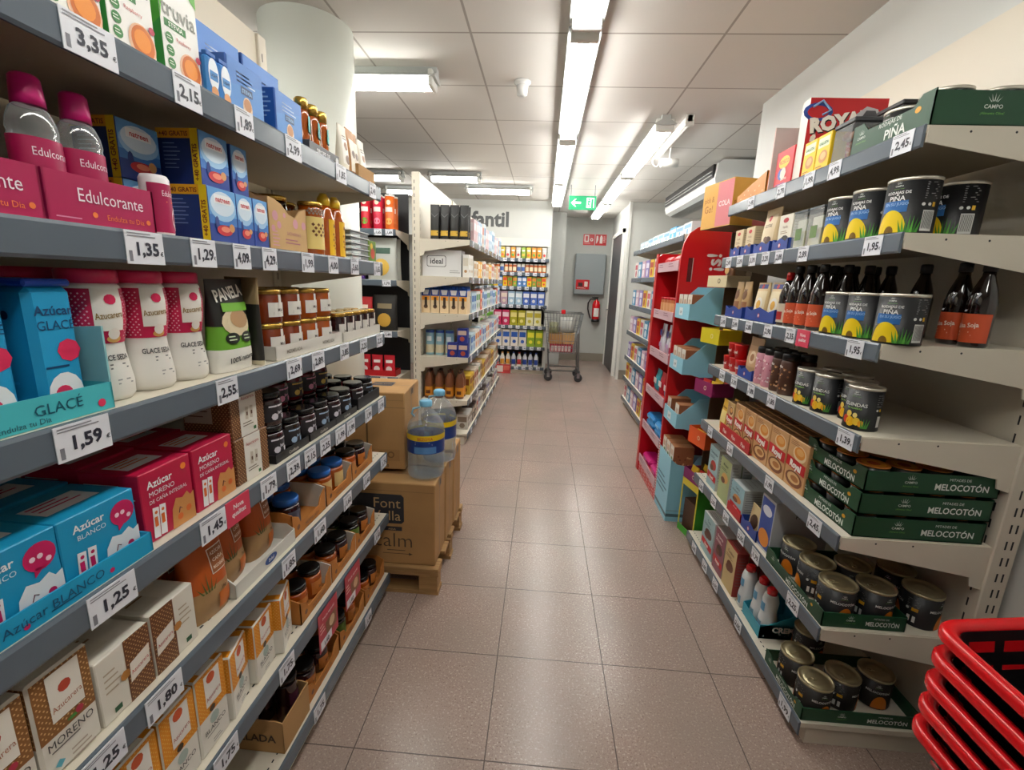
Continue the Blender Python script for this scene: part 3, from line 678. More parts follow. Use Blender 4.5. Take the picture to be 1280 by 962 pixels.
PL_(P_nat3, 0.87, LZ[1], 0.12, 'shaded blue sweetener box behind the magenta tube, lower')
PL_(P_nat3, 0.87, LZ[1] + 0.1005, 0.12, 'shaded blue sweetener box behind the magenta tube, upper')
PL_(P_nat3, 0.76, LZ[1], 0.23, 'dark blue sweetener box deep behind the magenta tray')
# kraft display case with a curved cut front
b = B().box(-0.087, 0.087, 0, 0.2, 0, 0.004, 'card')
out = [(-0.087, 0), (0.087, 0), (0.087, 0.115), (0.055, 0.105), (0.03, 0.085), (0.0, 0.09), (-0.03, 0.11), (-0.06, 0.118), (-0.087, 0.12)]
b.prism(out, 0, 0.003, 'card_light').prism([(0.0, 0), (0.2, 0), (0.2, 0.17), (0.12, 0.165), (0.06, 0.14), (0.03, 0.12), (0, 0.12)], -0.087, -0.084, 'card', axis='x')
b.prism([(0.0, 0), (0.2, 0), (0.2, 0.17), (0.12, 0.15), (0.05, 0.11), (0, 0.115)], 0.084, 0.087, 'card', axis='x').box(-0.087, 0.087, 0.197, 0.2, 0, 0.17, 'card')
T = TF()
for u, v, r in ((-0.06, 0.08, 0.012), (-0.045, 0.06, 0.009), (-0.07, 0.05, 0.008), (0.07, 0.07, 0.01), (0.03, 0.07, 0.012), (-0.02, 0.085, 0.006)): b.disc(T, u, v, r, '#c9909a')
b.text(T, 'SACHARINAS', 0.02, 0.04, 0.011, '#a0606a', maxw=0.08, bold=0.0).lines(T, -0.02, 0.03, 0.08, 2, 0.008, '#a0606a').lines(T, -0.075, 0.045, 0.03, 5, 0.008, '#c9909a')
PL_(Proto('display_case', 'cardboard display', b), 1.183, LZ[1], 0.02, 'brown kraft case with pink print and curved cut front')
b = carton(0.05, 0.05, 0.1, 'card_light')
P_kb = Proto('sugar_packet', 'sugar', b)
for i, (s, d) in enumerate(((1.14, 0.06), (1.20, 0.06), (1.17, 0.13))): PL_(P_kb, s, LZ[1] + 0.005, d, f'{ORD[i]} brown packet inside the kraft case', 'brown packets inside the kraft case')
def jar(r, h, glass, lid, lidh=0.016, lab=None, labc='#efeae0', neck=0.9, n=20, labw=1.3, txt=None, tcol='#3a2a20'):
    prof = [(r * 0.92, 0), (r, 0.005), (r, h * 0.72), (r * neck, h * 0.84), (r * neck, h - lidh)]
    parts = [('glass_jar', B().lathe(prof, glass, n=n, cy=r)), ('lid', B().lathe([(r * neck * 1.06, 0), (r * neck * 1.06, lidh * 0.85), (r * neck * 0.98, lidh)], lid, n=n, cy=r, z0=h - lidh))]
    if lab:
        T = TC(r, 0, r); l = B().quad(T, -r * labw, h * lab[0], r * labw, h * lab[1], labc, 0.0005, n=10)
        if txt: l.text(T, txt, 0, h * (lab[0] + lab[1]) / 2 - h * 0.05, h * 0.13, tcol, 0.001, maxw=r * labw * 1.3).lines(T, -r * 0.5, h * (lab[0] + lab[1]) / 2 - h * 0.08, r, 2, h * 0.05, tcol, 0.001)
        parts.append(('label', l))
    return parts
def with_strap(parts, r, h, col):
    parts[2][1].quad(TC(r, 0, r), -0.005, h * 0.3, 0.005, h * 0.84, col, 0.001, n=2); return parts
p = jar(0.042, 0.155, 'syrup', 'gold', 0.014, (0.2, 0.75), '#3a2620', labw=1.4); T = TC(0.042, 0, 0.042)
p[2][1].dots(T, -0.055, 0.08, 0.055, 0.115, 0.012, 0.004, '#8a7a68', 0.0012)
P_hj = Proto('honey_jar', 'jar', p)
PL_(P_hj, 1.285, LZ[1], 0.235, 'large dark honey jar with gold lid behind the kraft case')
PL_(P_hj, 1.315, LZ[1], 0.10, 'large dark honey jar with gold lid beside the kraft case')
p = jar(0.036, 0.15, 'honey', 'gold', 0.012, (0.12, 0.72), '#e8cf80', labw=1.5); T = TC(0.036, 0, 0.036)
p[2][1].dots(T, -0.04, 0.05, 0.04, 0.1, 0.016, 0.005, '#6a3a14', 0.0012); p[1][1].dots(T, -0.05, 0.112, 0.05, 0.134, 0.01, 0.004, '#8a7a68', 0.002)
P_hj2 = Proto('honey_jar', 'jar', p)
PL_(P_hj2, 1.382, LZ[1], 0.03, 'honey jar with yellow bee label, second left shelf')
PL_(P_hj2, 1.40, LZ[1], 0.12, 'honey jar with bee label hidden in the second row')
pb = [(0.026, 0), (0.03, 0.008), (0.03, 0.11), (0.022, 0.14), (0.017, 0.155)]
bb = B().lathe(pb, 'honey', n=20, cy=0.03); T = TC(0.03, 0, 0.03)
lb = B().quad(T, -0.02, 0.006, 0.045, 0.112, '#e8b824', 0.0006, n=10).dots(T, -0.01, 0.02, 0.04, 0.08, 0.014, 0.0045, '#a8640c', 0.0012).text(T, 'MIEL', 0.012, 0.088, 0.016, '#8a4a08', 0.0012)
P_hb = Proto('honey_bottle', 'bottle', [('bottle_body', bb), ('label', lb), ('cap', B().lathe([(0.019, 0), (0.019, 0.02), (0.01, 0.035)], '#e6bc30g', n=18, cy=0.03, z0=0.152))])
PL_(P_hb, 1.455, LZ[1], 0.03, 'amber squeeze bottle of honey, nearer of two with yellow label')
PL_(P_hb, 1.515, LZ[1], 0.025, 'amber squeeze bottle of honey, further one with yellow label')
b = B().box(-0.075, 0.075, 0, 0.09, 0, 0.016, 'clear_plastic', c=0.003).box(-0.078, 0.078, -0.003, 0.093, 0.016, 0.019, '#e4e6e6')
P_ct = Proto('plastic_portion_tray', 'food tray', b)
for k in range(5): PL_(P_ct, 1.63, LZ[1] + k * 0.0195, 0.02, f"clear plastic portion tray, {['bottom', 'second', 'third', 'fourth', 'topmost'][k]} of its stack, second left shelf", 'stacked portion trays')
b = carton(0.07, 0.03, 0.075, '#6a8a2a'); T = TF(); b.disc(T, 0, 0.03, 0.02, '#c8442a').disc(T, -0.01, 0.055, 0.012, '#e8c23a').disc(T, 0.015, 0.05, 0.012, '#3f6a1c')
PL_(Proto('snack_packet', 'snack', b), 1.745, LZ[1], 0.02, 'small green and red packet at the far end, second left shelf')

# ---- third left shelf
b = open_tray(0.25, 0.16, 0.04, 0.04, 0.04, '#47b7c0'); T = TF()
b.text(T, 'Azúcar', -0.06, 0.015, 0.022, '#12566a', maxw=0.08, bold=0.01).text(T, 'GLACÉ', 0.045, 0.015, 0.021, '#12566a', maxw=0.07, bold=0.0).disc(T, -0.115, 0.012, 0.006, '#d82a58').disc(T, 0.105, 0.012, 0.006, '#d82a58').text(T, 'Endulza tu Dia', 0.0, 0.004, 0.011, '#1b4a5a', maxw=0.09, bold=0.0)
b.prism([(0, 0.04), (0.06, 0.04), (0.06, 0.10), (0.045, 0.122), (0.0, 0.125)], 0.122, 0.125, '#8fc6cc', axis='x')
PL_(Proto('display_tray', 'tray', b), 0.52, LZ[2], 0.015, 'cyan printed icing sugar tray with pale side flap')
b = carton(0.062, 0.085, 0.178, '#1796c8', c=0.008); T = TF()
b.text(T, 'Azúcar', 0, 0.14, 0.018, '#0e4470', maxw=0.05).text(T, 'GLACÉ', 0, 0.12, 0.018, '#0e4470', maxw=0.05, bold=0.0).disc(T, 0.012, 0.09, 0.016, '#d82a58', n=8).disc(T, 0, 0.03, 0.024, '#f0f4f6', rv=0.03).disc(T, -0.004, 0.03, 0.012, '#d82a58', 0.0012).lines(T, -0.022, 0.07, 0.044, 1, 0.008, '#0e4470')
S = TLf(-0.031, 0.085); b.disc(S, 0.03, 0.045, 0.006, '#1060a8').lines(S, 0.02, 0.06, 0.04, 2, 0.01, '#2aa6d6').disc(S, 0.05, 0.14, 0.006, '#0a2a5a')
P_az = Proto('icing_sugar_bottle', 'sugar', [('bottle_body', b), ('cap', B().box(-0.031, 0.031, 0.0, 0.085, 0.178, 0.188, '#1a48b8g', c=0.003))])
rowL(P_az, [0.43, 0.505, 0.592], LZ[2] + 0.004, 0.03, 'cyan icing sugar bottle with blue lid', L[2] + ' tray', 'icing sugar bottles in the cyan tray')
# white flask with pink dotted shoulder
cy = 0.04
fp = [(0.035, 0), (0.0405, 0.008), (0.041, 0.03), (0.035, 0.075), (0.034, 0.09), (0.040, 0.125), (0.0415, 0.155), (0.039, 0.18), (0.034, 0.187)]
def rad(v):
    for (r0, z0), (r1, z1) in zip(fp, fp[1:]):
        if v <= z1: return r0 + (r1 - r0) * max(0, (v - z0)) / (z1 - z0)
    return fp[-1][0]
flask = B().lathe(fp, '#ece9e2g', n=26, cy=cy)
def T(u, v, o):
    a = u / 0.04; r = rad(v) + o; return (r * math.sin(a), cy - r * math.cos(a), v)
lb = B().quad(T, -0.12, 0.093, 0.12, 0.178, '#c9184e', 0.0005, n=24, nv=12).dots(T, -0.11, 0.095, -0.031, 0.176, 0.0075, 0.0015, '#f2c8d4', 0.001).dots(T, 0.011, 0.095, 0.11, 0.176, 0.0075, 0.0015, '#f2c8d4', 0.001)
lb.quad(T, -0.03, 0.113, 0.01, 0.179, '#f1ede4', 0.0018, n=8, nv=12).disc(T, -0.008, 0.162, 0.008, '#c9184e', 0.0028, n=10).text(T, 'Azucarera', -0.010, 0.133, 0.014, '#8a6a1a', 0.0030, maxw=0.036, bold=0.01, rot=0.1)
lb.disc(T, -0.006, 0.1, 0.011, '#d9a45c', 0.0022, rv=0.006, rings=2).disc(T, -0.006, 0.108, 0.009, '#efe6dc', 0.0026, rv=0.009, rings=2).text(T, 'GLACE SEDA', -0.01, 0.066, 0.012, '#3a3a3c', 0.001, maxw=0.055).lines(T, -0.018, 0.06, 0.036, 2, 0.006, '#6a6a6a', 0.001).lines(T, -0.012, 0.035, 0.03, 2, 0.006, '#9a9a9a', 0.001)
P_fl = Proto('sugar_flask', 'sugar', [('flask_body', flask), ('label', lb), ('cap', B().lathe([(0.038, 0), (0.038, 0.018), (0.035, 0.021)], '#d8285ag', n=26, cy=cy, z0=0.186))])
rowL(P_fl, [0.689, 0.775, 0.861], LZ[2], 0.035, 'white sugar flask with pink dotted shoulder', L[2] + ' front', 'white sugar flasks, front row')
rowL(P_fl, [0.695, 0.782, 0.869], LZ[2], 0.14, 'white sugar flask with pink lid', L[2] + ' second row', 'white sugar flasks, second row')
b, T = pouch(0.115, 0.195, 0.06, '#1e1d1b', m=20, bands=[(0.25, '#eceae2'), (0.5, '#6aa82e'), (1.01, '#1e1d1b')])
b.disc(T, 0.0, 0.105, 0.042, '#d8c8a4', 0.0014, rv=0.03, rings=3).disc(T, 0.008, 0.112, 0.028, '#b08a60', 0.002, rv=0.02, rings=3)
b.text(T, 'PANELA', 0.0, 0.155, 0.034, '#e8e4da', 0.0016, maxw=0.09, rot=0.15, bold=0.03).quad(T, -0.035, 0.128, 0.05, 0.146, '#6fae32', 0.0022, n=6)
for u in (-0.022, 0.022): b.disc(T, u, 0.072, 0.019, '#20241c', 0.0018, rv=0.012, rings=2).lines(T, u - 0.012, 0.077, 0.024, 2, 0.007, '#cfe0b8', 0.0024)
b.text(T, '100% natural', 0.0, 0.022, 0.016, '#2a2a28', 0.0014, maxw=0.075, rot=0.1)
P_pan = Proto('panela_pouch', 'sugar', b)
PL_(P_pan, 0.962, LZ[2], 0.02, 'black and green cane sugar pouch facing the aisle, third left shelf', rz=0.0)
b2, T2 = pouch(0.11, 0.2, 0.03, '#25231f', m=20, bands=[(0.06, '#c9bfa4'), (0.72, '#25231f'), (1.01, '#a8906a')]); b2.lines(T2, -0.03, 0.12, 0.05, 6, 0.012, '#6a6458', 0.0014)
Proto('panela_pouch', 'sugar', b2).put(LP(1.058, 0.062, LZ[2] + 0.0009), LRZ + 1.25, 'dark sugar pouch with kraft top standing edgeways beside the green one')
PL_(P_pan, 0.97, LZ[2], 0.15, 'black sugar pouch in the row behind, third left shelf')
b = open_tray(0.37, 0.13, 0.035, 0.035, 0.035, '#d9d5cc')
b.text(TF(), 'MERMELADA', -0.1, 0.012, 0.013, '#8a8478', maxw=0.09).text(TF(), 'MERMELADA', 0.09, 0.012, 0.013, '#8a8478', maxw=0.09)
PL_(Proto('display_tray', 'tray', b), 1.262, LZ[2], 0.015, 'pale grey tray under two tiers of amber marmalade jars')
P_mj = Proto('marmalade_jar', 'jar', with_strap(jar(0.041, 0.084, 'amber', 'gold', 0.012, (0.2, 0.62), '#e9e5dc', labw=0.8, txt='Miel'), 0.041, 0.084, '#e9e5dc'))
P_mj2 = Proto('marmalade_jar', 'jar', with_strap(jar(0.041, 0.084, 'honey', 'gold', 0.012, (0.2, 0.62), '#e9e5dc', labw=0.8, txt='Miel'), 0.041, 0.084, '#e9e5dc'))
for i, s in enumerate((1.125, 1.213, 1.301, 1.389)):
    for lay in (0, 1):
        for q, d in enumerate((0.025, 0.12)):
            if q and not lay: continue
            PL_(P_mj if i < 2 else P_mj2, s, LZ[2] + 0.004 + lay * 0.0845, d, f"{ORD[i]} amber marmalade jar, {'upper' if lay else 'lower'} tier, {'second' if q else 'front'} row", 'amber marmalade jars')
PL_(Proto('display_tray', 'tray', open_tray(0.33, 0.12, 0.03, 0.03, 0.03, '#d9d5cc')), 1.622, LZ[2], 0.015, 'pale tray under small dark jars, end of third left shelf')
P_sj = Proto('jam_jar', 'jar', with_strap(jar(0.029, 0.088, 'dark_jam', 'gold', 0.012, (0.12, 0.6), '#dedad2', labw=0.9, txt='Jam'), 0.029, 0.088, '#dedad2'))
rowL(P_sj, [1.49, 1.555, 1.62, 1.685, 1.75], LZ[2] + 0.004, 0.022, 'small dark jam jar with white label', L[2] + ' end', 'small dark jam jars, front row')
rowL(P_sj, [1.49, 1.555, 1.62, 1.685, 1.75], LZ[2] + 0.004, 0.085, 'small dark jam jar', L[2] + ' end, second row', 'small dark jam jars, second row')

# ---- fourth left shelf
b = open_tray(0.39, 0.14, 0.034, 0.034, 0.034, '#1699c4'); T = TF()
b.text(T, 'Azúcar BLANCO', 0.04, 0.011, 0.019, '#0d4f73', maxw=0.15, bold=0.0).lines(T, 0.03, 0.01, 0.06, 1, 0.006, '#0d4f73').disc(T, 0.0, 0.01, 0.004, '#c2185a').disc(T, 0.12, 0.012, 0.004, '#c2185a')
PL_(Proto('display_tray', 'tray', b), 0.472, LZ[3], 0.008, 'bright cyan white-sugar tray on the fourth left shelf')
def sugarbox(w, d, h, col, l1, l2, face, blob, mark):
    b = carton(w, d, h, col); T = TF()
    b.text(T, l1, -w * 0.14, h * 0.76, h * 0.15, '#eef2f4', maxw=w * 0.48, bold=0.02).text(T, l2[0], -w * 0.12, h * 0.64, h * 0.1, '#e6eef2', maxw=w * 0.5, bold=0.0)
    if len(l2) > 1: b.text(T, l2[1], 0.0, h * 0.54, h * 0.075, '#e6eef2', maxw=w * 0.75, bold=0.0)
    for q in (-0.3, -0.17):
        x = w * q; b.poly(T, [(x - 0.007, 0.006), (x + 0.006, 0.004), (x + 0.009, h * 0.46), (x - 0.004, h * 0.48)], '#efeef0', 0.0008).quad(T, x - 0.003, h * 0.2, x + 0.004, h * 0.34, mark, 0.0012).disc(T, x + 0.002, h * 0.4, 0.003, mark, 0.0012)
    b.poly(T, [(w * 0.0, 0.0), (w * 0.5, 0.0), (w * 0.5, h * 0.42), (w * 0.42, h * 0.38), (w * 0.36, h * 0.46), (w * 0.25, h * 0.4), (w * 0.12, h * 0.44), (w * 0.03, h * 0.3)], face, 0.0006)
    b.disc(T, w * 0.17, h * 0.14, h * 0.05, mark, 0.001).disc(T, w * 0.36, h * 0.2, h * 0.05, mark, 0.001).tube([(w * 0.15, -0.001, h * 0.2), (w * 0.18, -0.001, h * 0.28), (w * 0.22, -0.001, h * 0.25)], 0.0008, '#5a1a2a', n=4)
    if blob: b.disc(T, w * 0.3, h * 0.72, w * 0.17, '#c2185a', 0.0008, rv=h * 0.18, n=18).poly(T, [(w * .22, h * .6), (w * .34, h * .58), (w * .22, h * .47)], '#c2185a', 0.0008)
    if blob:
        for q in (0.22, 0.3, 0.38): b.disc(T, w * q, h * (0.7 + 0.06 * math.sin(q * 30)), h * 0.035, '#f6d6e2', 0.0013, n=8)
    else: b.disc(T, w * 0.34, h * 0.86, h * 0.05, '#e8842a', 0.0008, n=8)
    b.quad(TT(-w / 2, 0, h), w * 0.15, d * 0.3, w * 0.8, d * 0.75, '#e6e8ea', 0.0005).lines(TT(-w / 2, 0, h), w * 0.2, d * 0.7, w * 0.5, 3, d * 0.1, mark, 0.001)
    S = TLf(-w / 2, d); b.lines(S, 0.01, h * 0.85, d - 0.02, 4, 0.012, '#dbe6ea', h=0.002); return b
P_bl = Proto('white_sugar_box', 'sugar', sugarbox(0.122, 0.11, 0.112, '#1590bd', 'Azúcar', ['BLANCO'], '#e9ecee', True, '#c2185a'))
rowL(P_bl, [0.354, 0.4775, 0.601], LZ[3] + 0.004, 0.025, 'cyan white-sugar box with pink speech bubble', L[3] + ' front', 'cyan sugar boxes, front row')
rowL(P_bl, [0.49, 0.615], LZ[3], 0.155, 'cyan white-sugar box', L[3] + ' second row', 'cyan sugar boxes, second row')
P_mo = Proto('brown_sugar_box', 'sugar', sugarbox(0.112, 0.11, 0.13, '#b8123f', 'Azúcar', ['MORENO', 'DE CAÑA INTEGRAL'], '#c98a4c', False, '#d86a2a'))
rowL(P_mo, [0.73, 0.848], LZ[3], 0.025, 'crimson brown-sugar box with caramel face print', L[3] + ' front', 'crimson sugar boxes, front row')
rowL(P_mo, [0.74, 0.856], LZ[3], 0.145, 'crimson brown-sugar box', L[3] + ' second row', 'crimson sugar boxes, second row')
def dotbox(w, d, h):
    b = carton(w, d, h, '#6d4426'); T = TF()
    b.dots(T, -w / 2, 0, w / 2, h, 0.008, 0.0017, '#c9a070', 0.0004).quad(T, -w * 0.25, 0.0, w * 0.25, h, '#e6e2d8', 0.0008)
    b.text(T, 'Azucarera', 0, h * 0.78, 0.011, '#b03a2a', 0.0012, maxw=w * 0.4, bold=0.0)
    for q in (-0.012, 0.004): b.poly(T, [(q, h * 0.35), (q + 0.01, h * 0.33), (q + 0.012, h * 0.6), (q + 0.002, h * 0.62)], '#c9bfae', 0.0012).quad(T, q + 0.004, h * 0.42, q + 0.009, h * 0.5, '#5a3a24', 0.0016)
    b.lines(T, -w * 0.18, h * 0.28, w * 0.36, 2, 0.006, '#6a5a48', 0.0012).quad(T, w * 0.12, 0.006, w * 0.2, 0.014, '#2a6a3a', 0.0013)
    S = TLf(-w / 2, d); b.dots(S, 0, 0, d, h, 0.008, 0.0017, '#c9a070', 0.0004).quad(S, 0.004, h * 0.35, d * 0.62, h * 0.98, '#b9ada0', 0.0008).lines(S, 0.01, h * 0.85, d * 0.45, 4, 0.012, '#6a5040', 0.0012, h=0.0025); return b
P_db = Proto('sugar_stick_box', 'sugar', dotbox(0.118, 0.11, 0.107))
PL_(P_db, 0.972, LZ[3], 0.025, 'brown dotted sugar stick box, lower of the stacked pair')
PL_(P_db, 0.972, LZ[3] + 0.1075, 0.028, 'brown dotted sugar stick box, upper of the stacked pair')
def jar_fruit(p, t):
    T = TC(0.036, 0, 0.036); p[2][1].disc(T, -0.016, 0.025, 0.009, t, 0.0012, n=8).disc(T, 0.012, 0.022, 0.007, t, 0.0012, n=8).quad(T, -0.03, 0.05, 0.03, 0.054, t, 0.0012, n=4); return p
P_bj = [Proto('jam_jar', 'jar', jar_fruit(jar(0.036, 0.088, c, 'black_gloss', 0.016, (0.14, 0.66), '#2a272b', labw=1.2, txt='Jam', tcol=t), t)) for c, t in (('dark_jam', '#e6e2ea'), ('red_jam', '#e8a0c0'), ('syrup', '#a8c4e0'), ('red_jam', '#e0c060'))]
for i, s in enumerate((1.09, 1.17, 1.258, 1.34, 1.424, 1.506, 1.615, 1.71)):
    for q, d in enumerate((0.025, 0.105, 0.185)):
        for lay in ((0, 1) if (q > 0 or i == 0) and i < 6 else (0,)):
            PL_(P_bj[(i * 2 + q) % 4], s, LZ[3] + 0.004 + lay * 0.0885, d if i < 6 else d - 0.0, f"{ORD[i]} black-lidded jam jar, {['front', 'middle', 'back'][q]} row, {'upper' if lay else 'lower'} tier, fourth left shelf", 'black-lidded jam jars')
for i, s in enumerate((1.13, 1.30, 1.465)):
    b = open_tray(0.163, 0.16, 0.022, 0.022, 0.022, '#1b1b1c'); b.text(TF(), 'Confitura', 0.0, 0.006, 0.012, '#b8b4ac', maxw=0.09)
    PL_(Proto('display_tray', 'tray', b), s, LZ[3], 0.018, f'{ORD[i]} low black jam tray on the fourth left shelf', 'low black jam trays')
b = open_tray(0.21, 0.26, 0.04, 0.04, 0.05, '#1b1b1c'); b.box(-0.002, 0.001, 0.003, 0.236, 0.003, 0.05, '#1b1b1c')
PL_(Proto('display_tray', 'tray', b), 1.665, LZ[3], 0.018, 'deeper black tray at the far end, fourth left shelf')

# ---- fifth left shelf
def moreno(w, d, h):
    b = carton(w, d, h, '#e4ded2', c=0.004); T = TF()
    b.quad(T, -w / 2 + 0.003, h * 0.38, w / 2 - 0.003, h - 0.003, '#8a5a2c', 0.0004).dots(T, -w / 2 + 0.003, h * 0.4, w / 2 - 0.003, h, 0.008, 0.0017, '#d9ae74', 0.0008)
    b.quad(T, -w * 0.24, h * 0.5, w * 0.3, h * 0.96, '#ece6da', 0.0012).disc(T, 0.002, h * 0.78, 0.009, '#b8442c', 0.0016, n=10).text(T, 'Azucarera', 0.003, h * 0.6, 0.014, '#b06a4a', 0.0016, maxw=w * 0.5, bold=0.0, rot=0.12)
    b.text(T, 'MORENO', 0, h * 0.27, 0.018, '#3c3836', 0.0008, maxw=w * 0.78, bold=0.0).lines(T, -w * 0.34, h * 0.25, w * 0.68, 1, 0.006, '#6a6460').disc(T, 0.015, h * 0.45, 0.006, '#b8304a', 0.0018, n=8).disc(T, 0.005, h * 0.43, 0.008, '#4a8a3a', 0.0017, rv=0.003)
    b.disc(T, -w * 0.25, h * 0.1, 0.007, '#5fb2c4', n=4).lines(T, -w * 0.05, h * 0.13, w * 0.4, 3, 0.008, '#b8a898')
    S = TLf(-w / 2, d); b.quad(S, 0.003, h * 0.38, d - 0.003, h - 0.003, '#8a5a2c', 0.0004).dots(S, 0.003, h * 0.4, d - 0.003, h, 0.008, 0.0017, '#d9ae74', 0.0008); return b
P_mor = Proto('cane_sugar_pack', 'sugar', moreno(0.084, 0.055, 0.165))
rowL(P_mor, [0.33, 0.418, 0.505], LZ[4], 0.02, 'brown dotted cane sugar pack', L[4], 'brown dotted cane sugar packs')
def caneb(w, d, h, flip):
    b = carton(w, d, h, '#e2dccf'); T = TF(); a = (-w / 2, -0.0) if flip else (0.0, w / 2); c = (0.0, w / 2) if flip else (-w / 2, 0.0)
    b.quad(T, a[0], 0, a[1], h, '#6d4022', 0.0004).dots(T, a[0], 0, a[1], h, 0.0075, 0.0016, '#c69a68', 0.0008)
    m_ = (a[0] + a[1]) / 2; n_ = (c[0] + c[1]) / 2
    b.poly(T, [(m_ - 0.02, h * 0.3), (m_ + 0.018, h * 0.38), (m_ + 0.02, h * 0.68), (m_ - 0.018, h * 0.6)], '#e8e0d4', 0.0012).text(T, 'Azucarera', m_, h * 0.44, 0.011, '#c23a3a', 0.0016, maxw=0.034, rot=0.2, bold=0.0)
    b.lines(T, n_ - 0.014, h * 0.75, 0.028, 4, 0.011, '#b8a890', 0.0007, h=0.003).disc(T, 0.004 if flip else -0.004, h * 0.5, 0.009, '#b87a34', 0.0016, n=7).quad(T, n_ - 0.005, h * 0.08, n_ + 0.008, h * 0.16, '#2a5a3a', 0.0008)
    S = TLf(-w / 2, d); b.lines(S, 0.012, h * 0.8, d * 0.6, 4, 0.014, '#b0a088', h=0.003); b.quad(TT(-w / 2, 0, h), 0.01, d * 0.2, w * 0.5, d * 0.8, '#d6cfc0', 0.0004).lines(TT(-w / 2, 0, h), 0.014, d * 0.7, w * 0.35, 3, 0.012, '#8a6a4a', 0.0008); return b
P_cb = Proto('cane_sugar_box', 'sugar', caneb(0.096, 0.12, 0.118, False)); P_cb2 = Proto('cane_sugar_box', 'sugar', caneb(0.098, 0.12, 0.122, True))
PL_(P_cb, 0.598, LZ[4], 0.02, 'white and brown dotted sugar box, nearer of two, fifth left shelf')
PL_(P_cb2, 0.70, LZ[4], 0.02, 'white and brown dotted sugar box, further one beside orange bag')
PL_(P_cb2, 0.66, LZ[4], 0.145, 'white and brown sugar box in the row behind, fifth left shelf')
b, T = pouch(0.105, 0.2, 0.07, '#b8541a', m=20, bands=[(0.35, '#a8845a'), (1.01, '#b8541a')])
b.disc(T, -0.002, 0.178, 0.018, '#2a4a9a', 0.0012, rv=0.01, rings=2).text(T, 'Sidul', -0.002, 0.174, 0.011, '#e8e8f0', 0.002, maxw=0.03)
b.quad(T, 0.0, 0.095, 0.042, 0.15, '#e8ddd0', 0.001, n=4, nv=3).quad(T, 0.002, 0.097, 0.04, 0.148, '#9a5a30', 0.0014, n=4, nv=3)
for k, st in enumerate(('AZÚCAR', 'CAÑA', 'MASCABADO')): b.text(T, st, 0.021, 0.135 - k * 0.015, 0.01, '#f0dcc8', 0.002, maxw=0.032)
for k in range(5): b.poly(T, [(-0.03 + k * 0.006, 0.065), (-0.026 + k * 0.006, 0.065), (-0.04 + k * 0.012, 0.11 - abs(k - 2) * 0.012)], '#4a5a28', 0.0014)
b.quad(T, 0.005, 0.012, 0.04, 0.05, '#c86a24', 0.0014, n=4, nv=2).text(T, '1kg', 0.02, 0.055, 0.01, '#5a3a1a', 0.0016)
P_ob = Proto('cane_sugar_bag', 'sugar', b)
PL_(P_ob, 0.81, LZ[4], 0.02, 'orange cane sugar bag at the rail, fifth left shelf', rz=-0.1)
PL_(P_ob, 0.922, LZ[4] + 0.0035, 0.05, 'orange cane sugar bag in white tray, nearer one', rz=0.08)
PL_(P_ob, 1.036, LZ[4] + 0.0035, 0.05, 'orange cane sugar bag in white tray, further one', rz=0.05)
PL_(P_ob, 0.80, LZ[4] + 0.0, 0.11, 'orange cane sugar bag in the row behind, fifth left shelf')
b = open_tray(0.245, 0.15, 0.035, 0.05, 0.05, '#d6d4cc'); b.disc(TF(), 0.01, 0.018, 0.025, '#2a4a8a', rv=0.011).text(TF(), 'Sidul', 0.01, 0.014, 0.012, '#e8e8f0', 0.0014)
PL_(Proto('display_tray', 'tray', b), 0.98, LZ[4], 0.015, 'white tray with blue oval mark holding orange bags')
def otray(w, d=0.17, hf=0.045, hs=0.08, div=True):
    b = B().box(-w / 2, w / 2, 0, d, 0, 0.003, 'card_orange')
    q = w / 6
    b.prism([(-w / 2, 0), (w / 2, 0), (w / 2, hf * 1.6), (w / 2 - q, hf * 1.2), (w / 2 - 1.4 * q, hf * 0.7), (-w / 2 + 1.4 * q, hf * 0.7), (-w / 2 + q, hf * 1.2), (-w / 2, hf * 1.6)], 0, 0.003, 'card_orange')
    b.prism([(0, 0), (d, 0), (d, hs), (0.03, hs), (0, hf * 1.6)], -w / 2, -w / 2 + 0.003, 'card_orange', axis='x').prism([(0, 0), (d, 0), (d, hs), (0.03, hs), (0, hf * 1.6)], w / 2 - 0.003, w / 2, '#d8d2c6' if div else 'card_orange', axis='x')
    b.box(-w / 2, w / 2, d - 0.003, d, 0, hs, '#d8d2c6' if div else 'card_orange')
    b.disc(TF(), -w / 2 + q * 0.9, hf * 0.55, 0.008, '#6a3a14', n=8).text(TF(), 'MERMELADA', 0.01, 0.01, 0.014, '#6a3a14', maxw=w * 0.5, bold=0.0); return b
P_blue = Proto('jam_jar', 'jar', jar(0.036, 0.1, 'dark_jam', '#1a62b8g', 0.018, (0.15, 0.65), '#4a4a5a', labw=0.9))
P_blue2 = Proto('jam_jar', 'jar', jar(0.036, 0.1, 'honey', '#1a62b8g', 0.018, (0.15, 0.65), '#d8b878', labw=0.9))
P_amb = Proto('jam_jar', 'jar', jar(0.035, 0.095, 'honey', 'black_gloss', 0.016, (0.15, 0.6), '#c87a34', labw=0.9, txt='Jam'))
P_dk = Proto('jam_jar', 'jar', jar(0.035, 0.095, 'dark_jam', 'black_gloss', 0.016, (0.15, 0.6), '#c87a34', labw=0.9, txt='Jam'))
P_gr = Proto('jam_jar', 'jar', jar(0.035, 0.095, 'syrup', 'black_gloss', 0.016, (0.1, 0.7), '#5a7a2a', labw=1.1))
P_ot = Proto('cardboard_tray', 'tray', otray(0.19)); P_otb = Proto('cardboard_tray', 'tray', otray(0.215, hs=0.09, div=False))
